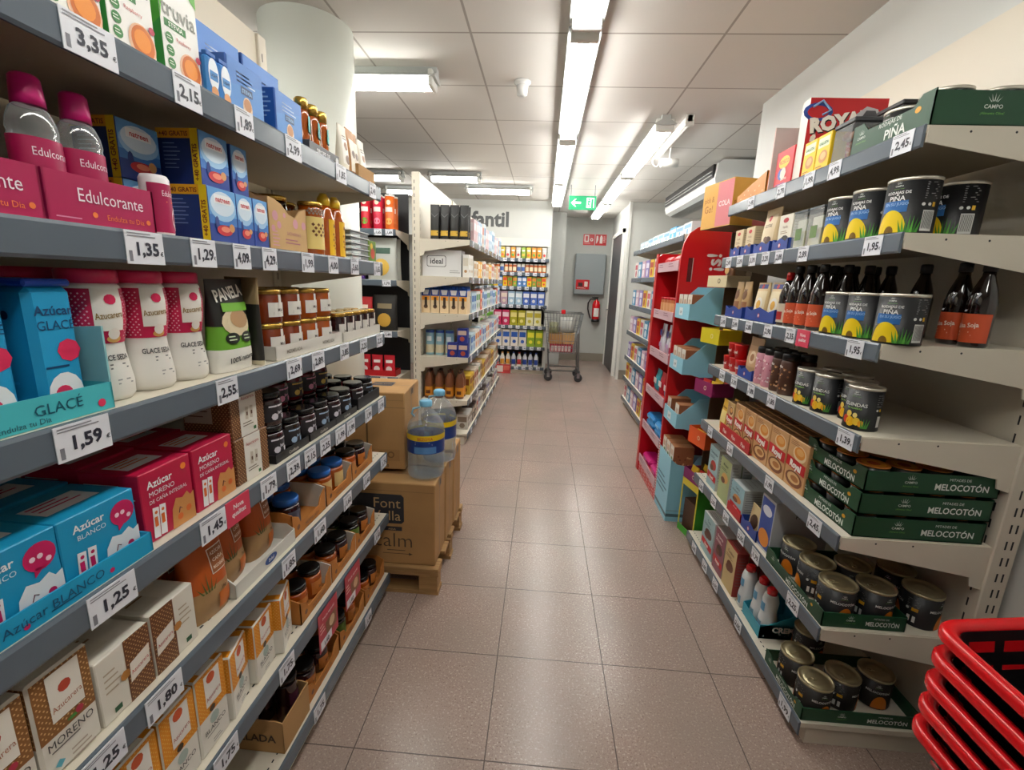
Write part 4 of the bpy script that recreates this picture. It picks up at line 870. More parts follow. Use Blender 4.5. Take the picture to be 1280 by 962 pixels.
for i, (s, z, jars) in enumerate(((1.196, 4, (P_blue, None)), (1.392, 4, (P_blue2, P_blue2)), (1.585, 4, (P_amb, P_dk)),
                                  (1.205, 5, (P_amb, P_amb)), (1.40, 5, (P_amb, P_dk)), (1.59, 5, (P_gr, P_dk)),
                                  (1.218, 6, (P_dk, P_dk)), (1.442, 6, (P_gr, P_amb)), (1.667, 6, (P_amb, P_dk)))):
    PL_(P_ot if z != 6 else P_otb, s, LZ[z], 0.02, f"orange cardboard jam tray, {ORD[[0, 1, 2, 0, 1, 2, 0, 1, 2, 3][i]]} of those on the {L[z]}", 'orange cardboard jam trays', )
    for k, P in enumerate(jars):
        for q, d in enumerate((0.03, 0.105)):
            if P is None and q == 0: continue
            pp = P or P_blue2
            PL_(pp, s - 0.045 + 0.085 * k, LZ[z] + 0.0035, d, f"jam jar on the {L[z]}, {ORD[[0, 1, 2, 0, 1, 2, 0, 1, 2, 3][i]]} orange tray, {'near' if k == 0 else 'far'} {'back' if q else 'front'} corner", 'jam jars in orange trays')

# ---- sixth left shelf
def blanco(w, d, h):
    b = carton(w, d, h, '#e8e4da', c=0.003); T = TF(); hh = h * 0.45
    b.quad(T, -w / 2 + 0.002, hh, w / 2 - 0.002, h - 0.002, '#e6921e', 0.0004).dots(T, -w / 2 + 0.002, hh, w / 2 - 0.002, h, 0.008, 0.0016, '#f2c060', 0.0008)
    b.quad(T, -w * 0.22, h * 0.55, w * 0.3, h * 0.95, '#eeeae2', 0.0012).disc(T, 0.0, h * 0.88, 0.012, '#c8542a', 0.0016, n=10).text(T, 'Azucarera', 0.004, h * 0.63, 0.014, '#b04a3a', 0.0016, maxw=w * 0.48, rot=0.15, bold=0.0)
    b.disc(T, -0.004, h * 0.5, 0.008, '#4a3a24', 0.0018, n=8).disc(T, 0.0, h * 0.36, 0.013, '#a8b8b0', 0.0007).text(T, 'BLANCO', 0, h * 0.23, 0.015, '#3c3836', 0.0007, maxw=w * 0.75, bold=0.0).lines(T, -w * 0.3, h * 0.2, w * 0.6, 1, 0.005, '#7a7670').lines(T, -0.01, h * 0.1, 0.03, 2, 0.006, '#9a9690')
    S = TLf(-w / 2, d); b.quad(S, 0.002, hh, d - 0.002, h - 0.002, '#e6921e', 0.0004).dots(S, 0.002, hh, d - 0.002, h, 0.008, 0.0016, '#f2c060', 0.0008)
    b.quad(TT(-w / 2, 0, h), 0.004, 0.004, w - 0.004, d - 0.004, '#e6921e', 0.0004).quad(TT(-w / 2, 0, h), w * 0.25, 0.004, w * 0.75, d * 0.6, '#eeeae2', 0.0008); return b
P_wh = Proto('white_sugar_carton', 'sugar', blanco(0.084, 0.06, 0.19)); P_wh2 = Proto('white_sugar_carton', 'sugar', blanco(0.09, 0.06, 0.165))
rowL(P_wh, [0.50, 0.588, 0.676, 0.763], LZ[5], 0.02, 'orange-topped white sugar carton', L[5] + ' front', 'orange-topped sugar cartons, front row')
for i, (s, r) in enumerate(((0.857, 0.25), (0.952, 0.1), (1.05, 0.3))): PL_(P_wh2, s, LZ[5], 0.025, f'{ORD[i]} of the shorter turned white sugar cartons, sixth left shelf', 'shorter turned sugar cartons', rz=r)
rowL(P_wh, [0.68, 0.77, 0.86, 0.95, 1.04], LZ[5], 0.11, 'orange-topped white sugar carton', L[5] + ' second row', 'orange-topped sugar cartons, second row')
# hanging promotion cards on the sixth rail
def promo(): 
    b = B().box(-0.062, 0.062, -0.001, 0.0, -0.13, 0.0, '#b83a48'); T = TF(0, 0, -0.001)
    b.text(T, 'Precio especial', 0, -0.03, 0.013, '#f0dcdc', maxw=0.1).poly(T, [(-0.02, -0.05), (0.05, -0.045), (0.052, -0.1), (-0.015, -0.105)], '#8a5a3a').disc(T, 0.02, -0.07, 0.018, '#d8b890', 0.001).quad(T, -0.055, -0.125, 0.015, -0.095, '#e8e8ee', 0.001).text(T, '1,60', -0.02, -0.119, 0.02, '#2c2e3c', 0.0014, bold=0.04).lines(T, -0.055, -0.04, 0.03, 3, 0.012, '#e8c0b8')
    return b
P_pc = Proto('promotion_card', 'promotion card', promo())
PL_(P_pc, 1.215, LZ[5] - 0.008, -0.0055, 'red promotion card hung on the sixth left rail, nearer one')
PL_(P_pc, 1.40, LZ[5] - 0.005, -0.0055, 'red promotion card hung on the sixth left rail, further one')
# ---- bottom left shelf: carton seen from its side
b = open_tray(0.135, 0.26, 0.10, 0.105, 0.105, 'card'); b.text(TLf(-0.0675, 0.26), 'MERMELADA', 0.14, 0.035, 0.034, '#3a2412', maxw=0.22, bold=0.02)
PL_(Proto('cardboard_case', 'cardboard box', b), 1.037, LZ[6], 0.01, 'brown cardboard case with bold side lettering, bottom left shelf')
P_big = Proto('jam_jar', 'jar', jar(0.031, 0.155, 'dark_jam', 'black_gloss', 0.018, (0.3, 0.7), '#4a2030', labw=0.8))
for i, (s, d) in enumerate(((1.004, 0.11), (1.069, 0.025), (1.004, 0.18), (1.069, 0.10))): PL_(P_big, s, LZ[6] + 0.0035, d, f"tall dark jam jar in the brown case, {['left middle', 'right front', 'left back', 'right middle'][i]} one, bottom left shelf", 'tall dark jars in the brown case')
# ------------------------------------------------------------------ right run: products (s = distance ahead of the camera, d = depth behind the rail)
RRZ = -PI / 2
def PR_(p, s, z, d, label, group=None, rz=0.0, **k):
    x, y, zz = RP(s, d, z + 0.0009); r = getattr(p, 'r', 0)          # round things turn about their own centre
    if r and rz: x, y = x + r * (math.cos(RRZ + PI / 2) - math.cos(RRZ + rz + PI / 2)), y + r * (math.sin(RRZ + PI / 2) - math.sin(RRZ + rz + PI / 2))
    return p.put((x, y, zz), RRZ + rz, label, group, **k)
def rowR(p, ss, z, d, desc, where, group, dz=0.0, rz=0.0):
    for i, s in enumerate(ss): PR_(p, s, z + dz, d, f'{ORD[i]} {desc}, {where}' if len(ss) > 1 else f'{desc}, {where}', group, rz)
R = ['top right shelf', 'second right shelf', 'third right shelf', 'fourth right shelf', 'fifth right shelf', 'sixth right shelf', 'bottom right shelf']
GREEN = '#17472c'
def crest(b, T, u, v, k, o=0.0008):
    """small white leafy crest with a brand line under it"""
    for a in (-0.9, -0.45, 0, 0.45, 0.9):
        c, s_ = math.sin(a), math.cos(a); b.poly(T, [(u + c * 0.2 * k - 0.03 * k, v + s_ * 0.1 * k), (u + c * 0.2 * k + 0.03 * k, v + s_ * 0.1 * k), (u + c * 0.5 * k, v + s_ * 0.55 * k)], '#e6ece4', o)
    b.text(T, 'CAMPO', u, v - 0.28 * k, 0.3 * k, '#e6ece4', o, bold=0.01).text(T, '¡Alimento Oliva!', u, v - 0.6 * k, 0.2 * k, '#6fb04a', o, bold=0.0)
def can(r, h, art, n=26, wrap='#0f1013', lidm='tin', tall=True):
    body = B().lathe([(r * 0.985, 0), (r, 0.003), (r * 0.985, 0.006), (r * 0.985, h - 0.008)], wrap, n=n, cy=r)
    lid = B().lathe([(r * 0.985, h - 0.008), (r * 1.0, h - 0.005), (r * 1.0, h), (r * 0.94, h), (r * 0.92, h - 0.004), (r * 0.7, h - 0.005), (r * 0.68, h - 0.0035), (r * 0.4, h - 0.0045)], lidm, n=n, cy=r)
    lid.tube([(r * 0.12 * math.sin(a), r * 0.62 - r * 0.2 * math.cos(a), h - 0.001) for a in [k * PI / 5 for k in range(10)]], r * 0.025, lidm, n=5, closed=True)
    lid.box(-r * 0.05, r * 0.05, r * 0.75, r * 1.0, h - 0.003, h - 0.001, lidm)
    art(body, TC(r * 0.987, 0, r), r, h)
    return [('can_body', body), ('lid', lid)]
def art_pine(b, T, r, h):
    for c in (0.05, 3.3):                         # the picture repeats round the tin
        u = c * r
        b.quad(T, u - r * 0.6, h * 0.40, u + r * 0.45, h * 0.6, '#2a6ab0', 0.0006, n=6)
        b.text(T, 'RODAJAS DE', u, h * 0.72, h * 0.07, '#f0f0ee', 0.001).text(T, 'PIÑA', u, h * 0.6, h * 0.12, '#f0f0ee', 0.001).text(T, 'EN SU JUGO', u, h * 0.52, h * 0.07, '#9cc0ea', 0.0012)
        crest(b, T, u, h * 0.88, h * 0.13)
        b.disc(T, u - r * 0.1, h * 0.04, r * 0.62, '#f0cf10', 0.001, rv=h * 0.4, a0=0, a1=PI, n=16, rings=3).disc(T, u - r * 0.1, h * 0.04, r * 0.2, '#7a5a10', 0.0014, rv=h * 0.12, a0=0, a1=PI, n=10, rings=1)
        for k in range(7):
            x = u + r * (0.35 + 0.09 * k); b.poly(T, [(x - 0.003, h * 0.03), (x + 0.003, h * 0.03), (x + r * 0.05 * (k - 3), h * (0.36 - 0.03 * abs(k - 3)))], ['#3f8a2c', '#5aa83a', '#2f6e24'][k % 3], 0.0014)
    for c in (1.35, -1.6):
        u = c * r; b.quad(T, u - r * 0.26, h * 0.06, u + r * 0.26, h * 0.42, '#d9d9d6', 0.0006, n=3)
        for k in range(9): b.quad(T, u - r * 0.22 + k * r * 0.05, h * 0.1, u - r * 0.2 + k * r * 0.05, h * 0.4, '#202022', 0.001)
        b.disc(T, u - r * 0.3, h * 0.52, h * 0.03, '#d9d9d6', n=8).disc(T, u - r * 0.05, h * 0.52, h * 0.03, '#d9d9d6', n=8).quad(T, u + r * 0.08, h * 0.48, u + r * 0.22, h * 0.56, '#e0b020')
        b.lines(T, u - r * 0.3, h * 0.9, r * 0.6, 8, h * 0.038, '#8a8a8c', h=h * 0.012)
P_pine = Proto('pineapple_tin', 'tin', can(0.056, 0.137, art_pine)); P_pine2 = Proto('pineapple_tin', 'tin', can(0.053, 0.128, art_pine))
def art_mix(b, T, r, h):
    for c in (0.0, 3.1):
        u = c * r; b.text(T, 'GUINDAS', u, h * 0.55, h * 0.11, '#f0f0ee', 0.001).text(T, 'EN ALMÍBAR', u, h * 0.48, h * 0.055, '#8ac05a', 0.001); crest(b, T, u, h * 0.85, h * 0.14)
        for k, (x, y, cc, q) in enumerate(((-.35, .22, '#d83a1c', .17), (-.1, .18, '#f0b81c', .2), (.2, .2, '#f0c83a', .16), (-.2, .36, '#f2d060', .13), (.4, .16, '#e8a01c', .13), (.1, .34, '#f6e08a', .1))): b.disc(T, u + r * x * 1.2, h * y, r * q * 1.3, cc, 0.0010 + k * 0.0002, rv=h * q * .6, n=9)
        for k in range(4): b.poly(T, [(u + r * (.5 + .08 * k), h * .06), (u + r * (.6 + .08 * k), h * .06), (u + r * (.62 + .16 * (k - 1)), h * .3)], '#3f8a2c', 0.0022)
    u = 1.3 * r; b.quad(T, u + r * 0.1, h * 0.1, u + r * 0.4, h * 0.36, '#d9d9d6', 0.0006).lines(T, u - r * 0.1, h * 0.85, r * 0.5, 6, h * 0.05, '#8a8a8c', h=h * 0.014).disc(T, u, h * 0.5, h * 0.03, '#d9d9d6', n=8).quad(T, u + r * .15, h * .47, u + r * .3, h * .53, '#e0b020')
P_mix = Proto('cherry_tin', 'tin', can(0.043, 0.122, art_mix)); P_pine.r = 0.056; P_pine2.r = 0.053; P_mix.r = 0.043
def art_peach(b, T, r, h):
    for c in (0.0, -2.6):
        u = c * r; b.lines(T, u - r * 0.3, h * 0.8, r * 0.6, 7, h * 0.05, '#7a7a78', h=h * 0.014).quad(T, u - r * .2, h * 0.12, u + r * 0.2, h * 0.3, '#d9d9d6', 0.0006).quad(T, u - r * 0.05, h * 0.45, u + r * 0.25, h * 0.55, '#d8a01c').disc(T, u - r * 0.25, h * 0.5, h * 0.04, '#d9d9d6', n=8)
    for c in (-1.2, 1.4):
        u = c * r; crest(b, T, u, h * 0.8, h * 0.14); b.disc(T, u + r * 0.2, h * 0.02, r * 0.45, '#d87818', 0.0008, rv=h * 0.45, a0=0, a1=PI, rings=2).text(T, 'MELOCOTÓN', u, h * 0.55, h * 0.1, '#e8e8e4', 0.001, maxw=r * 1.3)
P_pch = Proto('peach_tin', 'tin', can(0.052, 0.108, art_peach, lidm='tin_gold')); P_pch2 = Proto('peach_tin', 'tin', can(0.051, 0.105, art_peach, lidm='tin_gold', wrap='#17120f'))
P_pch.r = 0.052; P_pch2.r = 0.051
def gtray(w, d, h, t1, t2, cut=True, floor=True):
    """dark green product tray: long front to the aisle, end to the camera (local +x)"""
    b = B().box(-w / 2, w / 2, 0, d if floor else 0.012, 0, 0.003, GREEN); hf = h * 0.72 if cut else h
    b.prism([(-w / 2, 0), (w / 2, 0), (w / 2, h), (w * 0.36, h), (w * 0.28, hf), (-w * 0.28, hf), (-w * 0.36, h), (-w / 2, h)], 0, 0.003, GREEN).box(-w / 2, w / 2, d - 0.003, d, 0, h, GREEN)
    b.box(w / 2 - 0.003, w / 2, 0, d, 0, h * 0.94, GREEN).box(-w / 2, -w / 2 + 0.003, 0, d, 0, h * 0.94, GREEN)
    T = TF(); b.text(T, t2, w * 0.1, h * 0.12, h * 0.42, '#e6ece6', maxw=w * 0.5).text(T, t1, w * 0.02, h * 0.56, h * 0.18, '#e6ece6', maxw=w * 0.3, bold=0.0).disc(T, w * 0.34, h * 0.6, h * 0.12, '#e0a020', rv=h * 0.09)
    crest(b, T, -w * 0.36, h * 0.6, h * 0.4)
    S = TRt(w / 2); b.text(S, t2, d * 0.72, h * 0.25, h * 0.4, '#e6ece6', maxw=d * 0.4).text(S, t1, d * 0.70, h * 0.68, h * 0.16, '#e6ece6', maxw=d * 0.2, bold=0.0); crest(b, S, d * 0.34, h * 0.6, h * 0.5)
    return b
# ---- top right shelf
PR_(Proto('printed_tray', 'tray', gtray(0.29, 0.385, 0.08, 'RODAJAS DE', 'PIÑA')), 1.39, RZ[0], 0.012, 'dark green pineapple tray at the near end, top right shelf')
P_low = Proto('pineapple_tin', 'tin', can(0.052, 0.088, art_pine))
for i, (s, d) in enumerate([(s, d) for s in (1.31, 1.43) for d in (0.03, 0.145, 0.26)]):
    PR_(P_low, s, RZ[0] + 0.0035, d, f"pineapple tin in the top green tray, {['near', 'far'][i // 3]} column, {['front', 'middle', 'back'][i % 3]} place", 'pineapple tins in the top green tray')
def tub(w, d, h, fill, lidc):
    b = B().box(-w / 2, w / 2, 0, d, 0, h, 'clear_plastic', c=0.004); f = B()
    rnd = random.Random(3)
    for k in range(26): f.lathe([(0.004, 0), (0.016, 0.006), (0.018, 0.016), (0.01, 0.026)], fill[k % len(fill)], cx=rnd.uniform(-w / 2 + .022, w / 2 - .022), cy=rnd.uniform(.022, d - .022), z0=rnd.uniform(0.003, h * .72), n=8, sx=1.1)
    return [('tub', b), ('biscuits', f), ('lid', B().box(-w / 2 - 0.002, w / 2 + 0.002, -0.002, d + 0.002, h, h + 0.014, lidc, c=0.003))]
PR_(Proto('biscuit_tub', 'food tub', tub(0.095, 0.11, 0.105, ['#a8714a', '#c79a70', '#8a5636'], '#3c3e42')), 1.60, RZ[0], 0.02, 'clear biscuit tub with dark grey lid, top right shelf rail')
PR_(Proto('biscuit_tub', 'food tub', tub(0.11, 0.11, 0.155, ['#c86a60', '#d88a7a', '#b8504c'], '#1b1c1e')), 1.615, RZ[0], 0.15, 'taller clear tub of pink sweets with black lid behind')
b = carton(0.075, 0.05, 0.115, '#ecc41a'); T = TF(); b.quad(T, -0.03, 0.075, 0.03, 0.105, '#dfe8c8').text(T, 'GALLETA', 0, 0.083, 0.012, '#3a6a2a', 0.001, maxw=0.05).disc(T, 0.005, 0.045, 0.024, '#c88a4a', rv=0.02).disc(T, 0.005, 0.047, 0.015, '#e0b070', 0.001, rv=0.012).lines(T, -0.03, 0.018, 0.05, 2, 0.007, '#a03a1a')
P_yel = Proto('biscuit_box', 'biscuits', b)
rowR(P_yel, [1.70, 1.78], RZ[0], 0.02, 'yellow biscuit box with round biscuit picture', R[0], 'yellow biscuit boxes')
# big red gift box, its face to the camera
w_, t_, h_ = 0.26, 0.05, 0.27
b = B().box(-w_ / 2, w_ / 2, 0, t_, 0, h_, {'*': '#c01a22', 'l': '#ddd6cc', 'b': '#b01820'}); T = TF()
b.text(T, 'ROYAL', -0.02, 0.175, 0.062, '#f4efe6', 0.0012, maxw=0.2, rot=0.16, bold=0.06).text(T, 'ROYAL', -0.017, 0.172, 0.062, '#1a1a1c', 0.0006, maxw=0.2, rot=0.16, bold=0.08)
b.disc(T, -0.10, 0.225, 0.05, '#2a4a9a', 0.0006, rv=0.03).disc(T, -0.10, 0.225, 0.036, '#c01a22', 0.001, rv=0.02).tube([(-0.12, -0.003, 0.24), (-0.09, -0.003, 0.26), (-0.06, -0.003, 0.23), (-0.085, -0.003, 0.215)], 0.004, '#8ab4e0', n=5)
b.disc(T, 0.07, 0.20, 0.045, '#b8b8bc', 0.0014, n=7).disc(T, 0.075, 0.205, 0.03, '#4a4a50', 0.0017, n=6).poly(T, [(-0.115, 0.13), (-0.10, 0.13), (-0.095, 0.145), (-0.10, 0.165), (-0.108, 0.15), (-0.113, 0.145)], '#f4efe6').lines(T, -0.09, 0.12, 0.18, 3, 0.02, '#e8b0a8')
Proto('biscuit_gift_box', 'biscuits', b).put((RX + 0.155, 1.84, RZ[0] + 0.001), 0.0, 'large red biscuit box standing tall with arched white lettering')
b = carton(0.13, 0.045, 0.135, '#cc1f2c'); T = TF(); b.disc(T, 0, 0.09, 0.04, '#e8c040', rv=0.022).text(T, 'ROSCO', 0, 0.085, 0.02, '#c01a22', 0.001, maxw=0.07)
b.disc(T, -0.01, 0.05, 0.03, '#3a5aa8', rv=0.022).disc(T, 0.0, 0.05, 0.022, '#e8e0d0', 0.001, n=7).text(T, 'ibérica', 0.01, 0.025, 0.016, '#f0e8d8', 0.0012, maxw=0.07).lines(T, -0.05, 0.015, 0.1, 2, 0.006, '#3a5aa8')
PR_(Proto('cake_box', 'cakes', b), 1.955, RZ[0], 0.02, 'red cake box with yellow and blue print, top right shelf')
b = B().box(-0.003, 0.003, 0, 0.24, 0, 0.235, {'*': '#d9b0a4', 'r': '#cfc9c2', 'l': '#d84a4a'})
PR_(Proto('shelf_divider', 'divider board', b), 2.045, RZ[0], 0.01, 'upright pale divider board with pink edge behind the cake box')
b = B().box(-0.14, 0.14, 0, 0.17, 0, 0.003, '#c8781e').prism([(-0.14, 0), (0.14, 0), (0.14, 0.085), (-0.14, 0.03)], 0, 0.003, '#cf8424').box(-0.14, 0.14, 0.167, 0.17, 0, 0.085, '#c8781e').box(0.137, 0.14, 0, 0.17, 0, 0.085, '#cf8424').box(-0.14, -0.137, 0, 0.17, 0, 0.03, '#cf8424')
for k in range(7): b.poly(TF(), [(-0.1 + k * 0.035, 0.012 + (k % 3) * 0.012), (-0.092 + k * 0.035, 0.01 + (k % 3) * 0.012), (-0.09 + k * 0.035, 0.018 + (k % 3) * 0.012)], '#f2dcae')
PR_(Proto('display_tray', 'tray', b), 2.20, RZ[0], 0.007, 'ochre cardboard tray with confetti print, top right shelf far end')
PR_(Proto('snack_packet', 'snack', carton(0.1, 0.06, 0.11, '#c8cfc8')), 2.13, RZ[0] + 0.0035, 0.06, 'pale grey green box inside the ochre tray')
# ---- second right shelf
for x, (px, py, lab) in enumerate(((0.935, 1.585, 'smallest-looking pineapple tin, furthest of four on the second right shelf'), (0.935, 1.465, 'pineapple tin, third from the shelf end, second right shelf'), (0.93, 1.325, 'pineapple tin, second from the shelf end, barcode showing, second right shelf'), (1.075, 1.36, 'pineapple tin standing deepest and nearest the wall, second right shelf'))):
    PR_(P_pine, py, RZ[1], max(px - RX - 0.056, 0.008), lab, 'pineapple tins on the second right shelf', rz=(0.25, 0.3, 0.35, 0.0)[x])
def smallbox(w, d, h, col, band='#b8242c', pic='#8a5a34', txt='Vainilla'):
    b = carton(w, d, h, col); T = TF(); b.disc(T, 0, h * 0.84, w * 0.2, band, rv=h * 0.07, n=10).text(T, txt, 0, h * 0.62, h * 0.1, '#7a3a2a', maxw=w * 0.8, bold=0.0).disc(T, w * 0.05, h * 0.28, w * 0.3, pic, rv=h * 0.14, n=10).disc(T, -w * 0.15, h * 0.2, w * 0.18, '#5a3420', 0.001, rv=h * 0.09, n=8).lines(T, -w * 0.3, h * 0.54, w * 0.6, 2, h * 0.05, '#9a7a5a')
    b.lines(TRt(w / 2), 0.006, h * 0.85, d - 0.012, 5, h * 0.08, '#a89a84', h=0.002); return b
P_b1 = Proto('baking_mix_box', 'baking', smallbox(0.085, 0.04, 0.12, '#d9c6a0')); P_b2 = Proto('baking_mix_box', 'baking', smallbox(0.1, 0.04, 0.13, '#e2dccb', pic='#2a2624'))
b, T = pouch(0.132, 0.175, 0.05, '#cdb48a'); b.quad(T, -0.05, 0.04, 0.05, 0.15, '#dcc8a4', 0.0006, n=6, nv=3).disc(T, 0.0, 0.135, 0.012, '#b8242c', 0.0014, n=10).text(T, 'GOTAS', 0, 0.1, 0.018, '#5a3a20', 0.0014, maxw=0.06).disc(T, 0.02, 0.05, 0.022, '#4a2a18', 0.0014, rv=0.014).disc(T, 0.0, 0.055, 0.014, '#6a4020', 0.0018, rv=0.01)
P_po = Proto('baking_pouch', 'baking', b)
def bluetray(w, d=0.1, h=0.045, col='#1f3f94'):
    b = B().box(-w / 2, w / 2, 0, d, 0, 0.002, col).prism([(-w / 2, 0), (w / 2, 0), (w / 2, h), (w * .3, h * .75), (0, h * 1.05), (-w * .3, h * .75), (-w / 2, h)], 0, 0.002, col).box(w / 2 - .002, w / 2, 0, d, 0, h, col).box(-w / 2, -w / 2 + .002, 0, d, 0, h, col)
    b.disc(TF(), 0, h * 0.45, 0.009, '#c8303a', n=10).disc(TF(), 0, h * .45, 0.006, '#e8e0e0', 0.001, n=8); return b
P_bt1 = Proto('display_tray', 'tray', bluetray(0.105)); P_bt2 = Proto('display_tray', 'tray', bluetray(0.14)); P_bt3 = Proto('display_tray', 'tray', bluetray(0.12))
for i, (s, P, nm) in enumerate(((2.32, P_b1, 'cream baking mix box'), (2.2, P_b1, 'small cream baking box'), (2.05, P_po, 'beige chocolate drops pouch'), (1.895, P_b2, 'white icing pen box with dark swatches'))):
    PR_({0: P_bt1, 1: P_bt1, 2: P_bt2, 3: P_bt3}[i], s, RZ[1], 0.02, f'blue crested tray under the {nm}, second right shelf')
    PR_(P, s, RZ[1] + 0.0035, 0.032, f'{nm} in a blue tray, second right shelf')
    PR_(P, s, RZ[1] + 0.0035, 0.14 if P is P_po else 0.125, f'{nm} in the row behind, second right shelf')
b = carton(0.085, 0.06, 0.125, 'clear_plastic'); b.box(-0.035, 0.035, 0.006, 0.05, 0.004, 0.06, '#d8cba0').box(-0.03, 0.03, 0.01, 0.045, 0.062, 0.1, '#e2dcc4').quad(TF(), -0.02, 0.03, 0.02, 0.07, '#5a7a3a').box(-0.043, 0.043, -0.001, 0.061, 0.125, 0.131, '#4a545a')
P_acr = Proto('cake_topper_case', 'baking', b)
rowR(P_acr, [1.79, 1.695], RZ[1], 0.03, 'clear case of cake decorations with grey lid', R[1], 'clear cases of cake decorations')
# ---- third right shelf
for i, (s, r) in enumerate(((1.275, 0.45), (1.40, 0.35), (1.515, 0.3))): PR_(P_pine2, s, RZ[2], 0.010, f'{ORD[i]} black pineapple tin at the rail, third right shelf', 'pineapple tins on the third right shelf', rz=r)
sb = B().lathe([(0.027, 0), (0.03, 0.006), (0.03, 0.115), (0.024, 0.145), (0.013, 0.18), (0.012, 0.196)], 'syrup', n=18, cy=0.03); T = TC(0.03, 0, 0.03)
lb = B().quad(T, -0.045, 0.012, 0.045, 0.085, '#c8502a', 0.0006, n=10).text(T, 'Salsa Soja', -0.004, 0.05, 0.016, '#f0e4d8', 0.0012, maxw=0.05, rot=0.1).lines(T, -0.02, 0.04, 0.035, 2, 0.008, '#f0c8a8', 0.0012).poly(T, [(-0.02, 0.09), (-0.012, 0.09), (0.012, 0.135), (0.008, 0.138)], '#c9ccd4', 0.001)
P_soy = Proto('sauce_bottle', 'bottle', [('bottle_body', sb), ('label', lb), ('cap', B().lathe([(0.0145, 0), (0.0145, 0.022), (0.012, 0.026)], 'black_plastic', n=14, cy=0.03, z0=0.19))])
sb2 = B().lathe([(0.026, 0), (0.028, 0.006), (0.028, 0.11), (0.02, 0.145), (0.012, 0.17)], 'syrup', n=16, cy=0.03); lb2 = B().quad(TC(.028, 0, .03), -0.04, 0.01, 0.04, 0.08, '#cfc4b0', 0.0006, n=8).quad(TC(.028, 0, .03), -0.02, 0.02, 0.02, 0.05, '#a82a2a', 0.001, n=4)
P_soy2 = Proto('sauce_bottle', 'bottle', [('bottle_body', sb2), ('label', lb2), ('cap', B().lathe([(0.0135, 0), (0.0135, 0.026), (0.011, 0.03)], 'red_plastic', n=14, cy=0.03, z0=0.165))])
PR_(P_soy2, 1.835, RZ[2], 0.022, 'red-capped dark syrup bottle, third right shelf')
k = 0
for q, d in enumerate((0.022, 0.088, 0.154, 0.22)):
    ss = [1.615, 1.69, 1.765] if q == 0 else ([1.60, 1.675, 1.75] if q < 3 else [1.26, 1.33, 1.46, 1.60, 1.67])
    for i, s in enumerate(ss): PR_(P_soy, s, RZ[2], d, f"{ORD[i]} dark syrup bottle with orange label, {['front', 'second', 'third', 'back'][q]} row, third right shelf", 'syrup bottles on the third right shelf', rz=0.3)
b, T = pouch(0.11, 0.155, 0.045, '#d8bd8c'); b.quad(T, -0.045, 0.03, 0.045, 0.12, '#e4d4b0', 0.0006, n=6, nv=3).disc(T, 0.005, 0.065, 0.03, '#e8e2d8', 0.0014, rings=2).disc(T, 0.005, 0.065, 0.018, '#d8a23a', 0.002, rings=2).quad(T, -0.04, 0.13, 0.04, 0.148, '#2a3a7a', 0.001, n=4).disc(T, 0, 0.139, 0.01, '#b8242c', 0.0016, n=8)
P_po2 = Proto('baking_pouch', 'baking', b)
b, T = pouch(0.075, 0.16, 0.04, '#b89668'); b.disc(T, 0, 0.1, 0.022, '#6a4428', 0.001, rings=2).quad(T, -0.03, 0.02, 0.03, 0.07, '#8a5a38', 0.001, n=4, nv=2).text(T, 'Pepitas', 0, 0.12, 0.012, '#3a2416', 0.0014, maxw=0.05)
P_po3 = Proto('baking_pouch', 'baking', b)
P_bt4 = Proto('display_tray', 'tray', bluetray(0.26, 0.12, 0.055)); P_bt5 = Proto('display_tray', 'tray', bluetray(0.19, 0.12, 0.05))
PR_(P_bt4, 1.975, RZ[2], 0.018, 'dark blue crested tray of cream pouches, third right shelf'); PR_(P_bt5, 2.235, RZ[2], 0.018, 'dark blue crested tray at the far end, third right shelf')
PR_(P_po2, 1.915, RZ[2] + 0.0035, 0.035, 'cream pouch with biscuit picture, nearer one in the blue tray', 'cream biscuit pouches'); PR_(P_po2, 2.04, RZ[2] + 0.0035, 0.035, 'cream pouch with biscuit picture, further one in the blue tray', 'cream biscuit pouches')
PR_(P_po3, 2.19, RZ[2] + 0.0035, 0.035, 'tall brown pouch at the front of the far blue tray'); PR_(P_po3, 2.285, RZ[2] + 0.0035, 0.04, 'second brown pouch, far corner of the far blue tray')
# ---- fourth right shelf
for i, (s, d, r) in enumerate(((1.33, 0.008, 0.5), (1.42, 0.05, 0.3), (1.503, 0.012, 0.4), (1.60, 0.006, 0.3), (1.53, 0.11, 0.2), (1.63, 0.11, 0.0))):
    PR_(P_mix, s, RZ[3], d + 0.004, f"cherry tin with fruit picture, {ORD[i if i < 4 else i - 4]} in the {'front' if i < 4 else 'second'} row, fourth right shelf", 'cherry tins on the fourth right shelf', rz=r)
def spr(col, lidc, cc):
    b = B().lathe([(0.026, 0), (0.028, 0.005), (0.028, 0.12), (0.024, 0.128)], col, n=18, cy=0.028); T = TC(0.028, 0, 0.028)
    rr = random.Random(5)
    for k in range(22): b.disc(T, rr.uniform(-0.035, 0.035), rr.uniform(0.012, 0.1), 0.004, cc[k % len(cc)], 0.0006, n=6)
    b.text(T, 'Mix', 0, 0.1, 0.014, '#f4ece8', 0.0012, rot=0.0)
    return [('jar_body', b), ('cap', B().lathe([(0.0265, 0), (0.0265, 0.02), (0.024, 0.024)], lidc, n=18, cy=0.028, z0=0.128))]
P_sp1 = Proto('sprinkles_jar', 'jar', spr('#c98a9a', 'black_plastic', ['#e8c8d0', '#a8506a', '#f0e4e8'])); P_sp2 = Proto('sprinkles_jar', 'jar', spr('#4a2a1c', 'black_plastic', ['#b8804a', '#8a5a34', '#d8b088']))
